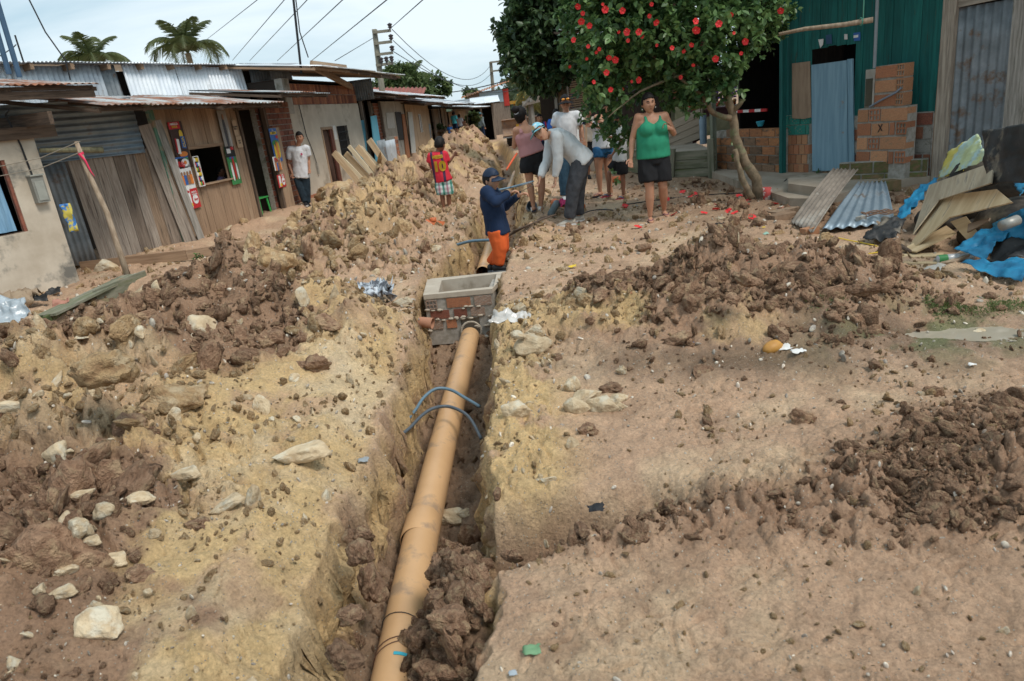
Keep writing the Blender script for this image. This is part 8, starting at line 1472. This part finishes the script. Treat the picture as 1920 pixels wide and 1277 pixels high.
# bending man
b = gp(1070, 421); Y = b.y
J = JP(Y, b, dict(head=(1014, 248, -.22), neck=(1029, 253, -.08), upper=(1043, 257), chest=(1056, 266), waist=(1078, 285), pel=(1091, 300), sha=(1044, 258, -.20), shb=(1034, 254, .17), ela=(1046, 298, -.22), wra=(1041, 334, -.20), elb=(1027, 298, .05), wrb=(1012, 334, -.10), hipa=(1091, 304, -.09), hipb=(1088, 304, .09), kna=(1074, 355, -.10), knb=(1084, 352, .12), ana=(1068, 411, -.05), anb=(1085, 404, .18)))
SNK = flat('beige_sneaker', (.52, .47, .40), .7)
bm_, g, C_, hp_ = person('man bending over in a white long-sleeved shirt, grey jeans and a pale blue cap', b, J, .98, SKIN_L, side=(.15, -1, 0), sideL=(.1, -1, 0), head=(-.55, .10, -.62), hair='short', top=('long', F_OFF), bottom=('jeans', GDEN, .93), shoes=('shoe', SNK, flat('white_sole', (.7, .7, .68))), cap=(mat('blue_white_cap', (.22, .55, .68), (.62, .68, .70), scale=14, lo=.45, hi=.5, bump=0), 'white_brim'), vox=.012, curl=.75, toes=((-1, -.15, 0), (-1, -.1, 0)), width=1.15, hands=(((-.05, 0, -1), (1, 0, 0)), ((-.25, 0, -1), (1, 0, 0))))
mb = MB(); mb.box(hp_((0, -.104, .085)), (.045, .012, .05), rot=Euler((.10, -.62, -.55)).to_matrix()); part('cap_badge', mb, flat('tan_badge', (.50, .36, .20)), bm_)
# worker in the trench
by = 8.5; b = atY(930, 512, by)
J = JP(by, b, dict(head=(921, 338, -.02), neck=(917, 354), chest=(921, 382), waist=(929, 412), pel=(933, 432), sha=(913, 361, -.19), shb=(926, 361, .17), ela=(929, 380, -.30), wra=(955, 361, -.22), elb=(949, 385, .16), wrb=(973, 366, .02), hipa=(931, 438, -.09), hipb=(936, 438, .09), kna=(937, 466, -.10), knb=(941, 465, .12), ana=(934, 497, -.08), anb=(920, 496, .12)))
wk, g, C_, hp_ = person('worker in a navy shirt, cap and orange trousers standing in the trench, sawing', b, J, .95, SKIN_L, side=(.12, -1, 0), sideL=(.1, -1, 0), head=(.95, .12, .0), hair='short', top=('long', F_NAVY), bottom=('jeans', F_ORANGE, .92), shoes=('shoe', flat('black_rubber_boot', (.03, .03, .032), .5), flat('grey_boot_sole', (.2, .22, .24))), cap=(flat('navy_cap', (.012, .025, .055)), 'plain'), vox=.012, curl=1.0, toes=((1, -.1, 0), (.2, .9, 0)), width=1.05, hands=(((1, 0, .15), (0, 0, 1)), ((1, -.1, .25), (0, 0, 1))))
# hacksaw between worker and the bending man
pA, pB = atY(966, 352, 8.4), atY(999, 344, 9.0); t = thing('hacksaw', 'hacksaw held between the worker and the bending man', 'saw', pA); mb = MB(); q0, q1 = atY(967, 351, 8.4)-pA, atY(996, 342, 8.9)-pA; q2 = atY(1000, 347, 8.95)-pA; q3 = atY(975, 360, 8.45)-pA; mb.tube([q0, q1, q2], .008, 6); part('frame', mb, STEEL, t); mb = MB(); mb.tube([q2, q3], [.012, .012], 4, ell=.15); part('blade', mb, STEEL, t); mb = MB(); mb.tube([q3, q3+(q3-q2).normalized()*.10], .016, 8); part('handle', mb, BLACK, t)
hose([(935, 356, 8.2), (955, 352, 8.25), (966, 349, 8.3), (1000, 340, 9.3)], .011, HOSE, 'thin blue grey tube held by the worker', 'tube', 'tube'); hose([(1041, 343, 9.75), (1036, 360, 9.7), (1025, 380, 9.7), (1008, 397, 9.8)], .004, flat('thin_cord', (.35, .28, .2)), 'thin cord hanging from the hand of the bending man', 'cord', 'cord'); hose([(976, 371, 8.5), (969, 388, 8.6), (968, 405, 8.6), (971, 415, 8.7)], .004, CABLE, 'thin wire hanging under the hacksaw', 'cord', 'cord')
# woman in pink, seen from behind
b = gp(1006, 393); Y = b.y
J = JP(Y, b, dict(head=(976, 217, .02), neck=(985, 236), chest=(987, 255), waist=(994, 276), pel=(999, 292), sha=(968, 245, -.03), shb=(1004, 242, .03), ela=(964, 275, .05), wra=(972, 262, .25), elb=(1010, 268, .10), wrb=(1006, 258, .32), hipa=(990, 300), hipb=(1009, 300), kna=(993, 341), knb=(1016, 341, .05), ana=(1000, 385), anb=(1014, 387, .08)))
person('woman in a pink top and black shorts seen from behind, hair in a bun', b, J, .99, SKIN, side=(-1, 0, 0), width=1.08, head=(2.5, 0, 0), hair='bun', top=('crop', F_PINK), bottom=('wide', F_BLACK, .55), shoes=FLIP, vox=.013, toes=((.1, 1, 0), (.2, 1, 0)))
# man with cap and sunglasses
b = gp(1060, 374); Y = b.y
J = JP(Y, b, dict(head=(1060, 194), neck=(1061, 211), chest=(1062, 232), waist=(1063, 256), pel=(1064, 276), sha=(1044, 219), shb=(1081, 217), ela=(1039, 243, .05), wra=(1044, 268, -.05), elb=(1090, 239, .03), wrb=(1094, 260, -.06), hipa=(1057, 281), hipb=(1071, 281), kna=(1056, 326, -.03), knb=(1073, 326, .02), ana=(1058, 367), anb=(1074, 366, .1)))
pm_, g, C_, hp_ = person('young man in a white tshirt and jeans with orange sunglasses on a black cap', b, J, .98, SKIN, side=(1, 0, 0), head=(-.05, .12, 0), hair='short', top=('tee', F_WHITE), bottom=('jeans', DENIM, .95), shoes=('shoe', flat('white_shoe', (.65, .65, .63)), MATS['white_sole']), cap=(F_BLACK, 'plain'), vox=.013)
for s in (-1, 1): mb = MB(); mb.ball(hp_((s*.034, -.112, .075)), (.030, .010, .018), 12, 8); part('sunglass_lens', mb, flat('orange_lens', (.85, .32, .02), .15, spec=.8), pm_, True)
# woman with a phone
b = gp(1130, 366); Y = b.y
J = JP(Y, b, dict(head=(1140, 203, .02), neck=(1135, 216), chest=(1130, 234), waist=(1129, 258), pel=(1130, 275), sha=(1119, 221, -.12), shb=(1144, 221, .1), ela=(1140, 240, -.22), wra=(1113, 236, -.20), elb=(1120, 245, .1), wrb=(1108, 234, .0), hipa=(1124, 281, -.05), hipb=(1138, 281, .05), kna=(1123, 317, -.05), knb=(1139, 319, .03), ana=(1125, 358, -.03), anb=(1146, 360, .10)))
person('woman in a white top and denim shorts looking at a phone under the hibiscus', b, J, .97, SKIN, side=(.55, -.85, 0), width=1.14, belly=1.05, bust=1.0, head=(-1.1, .3, 0), hair='tied', top=('tank', F_WHITE), bottom=('tight', DENIMB, .36), shoes=FLIP, vox=.013, toes=((-.8, -.5, 0), (-.7, -.6, 0)))
mb = MB(); p = atY(1100, 231, Y-.12); mb.box(p, (.14, .012, .07), rot=(.5, .35, .2)); solo('phone', mb, flat('dark_phone', (.03, .05, .12), .2), 'dark phone held by the woman in denim shorts', 'phone')
# boy in black shorts
b = gp(1160, 372); Y = b.y
J = JP(Y, b, dict(head=(1155, 223, -.02), neck=(1161, 236), chest=(1164, 256), waist=(1163, 282), pel=(1162, 298), sha=(1166, 244, -.11), shb=(1158, 243, .11), ela=(1163, 268, -.14), wra=(1148, 290, -.12), elb=(1152, 258, .08), wrb=(1143, 257, -.05), hipa=(1165, 304, -.06), hipb=(1160, 304, .06), kna=(1168, 334, -.05), knb=(1142, 325, .04), ana=(1169, 364, -.03), anb=(1141, 360, .05)))
person('boy in a white tshirt and black shorts beside the woman with the phone', b, J, .80, SKIN_D, side=(.1, -1, 0), head=(-1.35, .1, 0), hair='short', top=('tee', F_OFF), bottom=('wide', F_BLACK, .72), shoes=('sandal', flat('red_sandal', (.5, .04, .10)), flat('blue_strap', (.05, .2, .4))), vox=.013, toes=((-1, -.3, 0), (-1, -.3, 0)), hs=1.2, width=.95)
# boy with the number ten
b = gp(837, 398); Y = b.y
J = JP(Y, b, dict(head=(825, 271), neck=(821, 285), chest=(822, 302), waist=(827, 322), pel=(831, 336), sha=(808, 292), shb=(834, 290), ela=(806, 309, .03), wra=(812, 318, .18), elb=(839, 308, .03), wrb=(851, 292, .0), hipa=(825, 341), hipb=(837, 341), kna=(829, 366), knb=(841, 366), ana=(832, 390), anb=(843, 390, .03)))
JER = stripes('red_blue_jersey', [(.60, .02, .04), (.60, .02, .04), (.05, .02, .06), (.60, .02, .04)], .045); PLAID = stripes('plaid_cloth', [(.62, .66, .64), (.10, .30, .24), (.62, .66, .64), (.45, .25, .30)], .035, 0, [(1, 1, 1), (.45, .65, .6), (1, 1, 1), (.8, .7, .72)], .04)
t10, g, C_, hp_ = person('boy in a red football shirt number 10 and plaid shorts standing on the spoil heap', b, J, .80, SKIN_D, side=(-1, 0, 0), head=(2.6, 0, 0), hair='short', top=('tee', JER), bottom=('wide', PLAID, .92), shoes=('sandal', flat('blue_sandal', (.05, .22, .55)), flat('white_strap', (.6, .65, .7))), vox=.012, toes=((.5, .8, 0), (.6, .7, 0)), hs=1.22, curl=1.0)
bvh = BVHTree.FromPolygons([v.co for v in C_['top'].data.vertices], [tuple(p.vertices) for p in C_['top'].data.polygons])
def on_shirt(s, c, size, m, name):
    o = text(s, t10, (0, 0, 0), size, m, rot=(0, 0, 0), name=name, bold=.006*size/.1)
    for v in o.data.vertices:
        x, z = c[0]+v.co.x, c[1]+v.co.y; h_ = bvh.ray_cast(Vector((x, -1.5, z)), Vector((0, 1, 0))); v.co = Vector((x, (h_[0].y if h_[0] is not None else c[2])-.013, z))
cc = (J['chest']+J['waist'])/2; on_shirt('10', (cc.x, cc.z, cc.y-.12), .22, YEL, 'number'); on_shirt('MESSI', (J['chest'].x, J['chest'].z+.075, cc.y-.12), .075, YEL, 'lettering')
# young man by the brick wall
b = gp(573, 388); Y = b.y
J = JP(Y, b, dict(head=(562, 258, -.03), neck=(559, 274), chest=(562, 293), waist=(564, 313), pel=(565, 329), sha=(544, 281), shb=(575, 278), ela=(541, 306, .04), wra=(548, 325, -.05), elb=(579, 299, .04), wrb=(580, 315, -.02), hipa=(558, 333), hipb=(572, 333), kna=(565, 356, -.06), knb=(575, 355), ana=(572, 379, -.10), anb=(577, 381)))
y9, g, C_, hp_ = person('young man in a white tshirt and dark jeans by the brick wall at the shop', b, J, .99, SKIN, head=(.12, .12, -.05), hair='short', top=('tee', F_WHITE), bottom=('jeans', mat('dark_jeans', (.018, .035, .050), (.010, .02, .03)), .97), shoes=('shoe', F_BLACK, MATS['white_sole']), vox=.013, toes=((.35, -1, 0), (.45, -1, 0)))
mb = MB(); c = g['chest']+Vector((.09, -.150, .045)); mb.box(c, (.04, .012, .05)); part('shirt_print', mb, flat('pink_print', (.65, .10, .20)), y9)
# people given by height and heading only
def simple(px, py, H, rz, label, top, bottom, skin=None, hair='short', Y=None, cap=None, arms='down', z=None, dx=0, vox=.018, head_yaw=0, shoes=None, width=1.0):
    if Y is None: p = gp(px, py)
    else: p = atY(px, py, Y); p.z = gz(p.x, p.y) if z is None else z
    Jn, sd_, fd = standing(H, rz, arms=arms); return person(label, p, Jn, H/1.7, skin, side=tuple(sd_), head=(rz+head_yaw, 0, 0), hair=hair, top=top, bottom=bottom, toes=(tuple(fd), tuple(fd)), cap=cap, vox=vox, shoes=shoes, width=width)
SH = ('shoe', F_BLACK, F_BLACK)
simple(905, 255, 1.66, 2.3, 'man in a grey long-sleeved shirt standing far off by the corner stall', ('long', fabric('grey_shirt', (.20, .24, .26))), ('jeans', F_NAVY, .95), Y=42.5, vox=.022, shoes=SH, cap=(flat('teal_cap', (.05, .12, .15)), 'plain'))
STR = stripes('striped_football_shirt', [(.55, .03, .06), (.03, .12, .50), (.015, .02, .05), (.03, .12, .50)], .045)
simple(1013, 240, 1.42, .25, 'boy in a red and blue striped football shirt behind the workers', ('tee', STR), ('shorts', F_NAVY, .8), Y=20, shoes=SH, head_yaw=-.3); simple(1045, 240, 1.50, 3.0, 'boy in a plain blue shirt seen from behind by the man with sunglasses', ('tee', fabric('royal_blue', (.03, .13, .50))), ('shorts', F_BLACK, .8), Y=18.2, shoes=SH)
simple(979, 240, 1.30, 1.4, 'girl with tied dark hair far behind the woman in pink', ('tee', fabric('dusty_pink', (.42, .25, .24))), ('shorts', F_NAVY, .8), SKIN_D, 'tied', Y=27, shoes=SH)
p = atY(1067, 196, 24.6); simple(1067, 196, 1.5, 2.6, 'person in a dark red and blue top on the stilt house floor', ('tee', stripes('maroon_blue', [(.20, .02, .05), (.02, .05, .25)], .12)), ('shorts', fabric('bright_blue', (.02, .2, .45)), .8), SKIN_D, Y=24.45, z=.62, shoes=SH)
simple(1105, 240, 1.5, 0, 'person in a beige top half hidden by hibiscus leaves', ('tee', fabric('beige_top', (.46, .40, .33))), ('shorts', F_BLACK, .8), SKIN_D, Y=15.6, shoes=SH)
for px, py, H, rz, lb, c, sk, Yk in ((857, 262, 1.15, 2.6, 'child in a turquoise shirt at the far end of the heap', (.10, .52, .58), SKIN_D, 36), (866, 258, 1.2, 2.9, 'child in a white shirt right of the turquoise one', (.6, .62, .66), SKIN_D, 37.5), (874, 256, 1.35, .3, 'bare-armed youth in brown by the leaning stakes', (.32, .18, .12), SKIN, 38.5), (846, 262, .85, .2, 'smallest child in dark blue squatting beside the plant stand', (.02, .12, .38), SKIN_D, 35)):
    simple(px, py, H, rz, lb, ('tee', fabric(lb[:14], c)), ('shorts', F_NAVY, .8), sk, Y=Yk, vox=.024, shoes=SH)
# child looking out of the shop hatch
Jn, sd_, fd = standing(1.15, FC.rz+.5, arms='front'); x, z = FC.at(414, 322, .35); Jn['wrb'] = Jn['head']+Vector((.04, -.12, -.10)); p = FC.w(x, .38, 0); p.z = z-Jn['head'].z
person('child resting the chin on a hand inside the dark shop hatch', p, Jn, .68, SKIN_D, side=tuple(sd_), head=(FC.rz+.4, 0, 0), hair='short', top=('tee', fabric('lilac_top', (.30, .25, .45))), bottom=('shorts', F_BLACK, .8), toes=(tuple(fd), tuple(fd)), vox=.016)
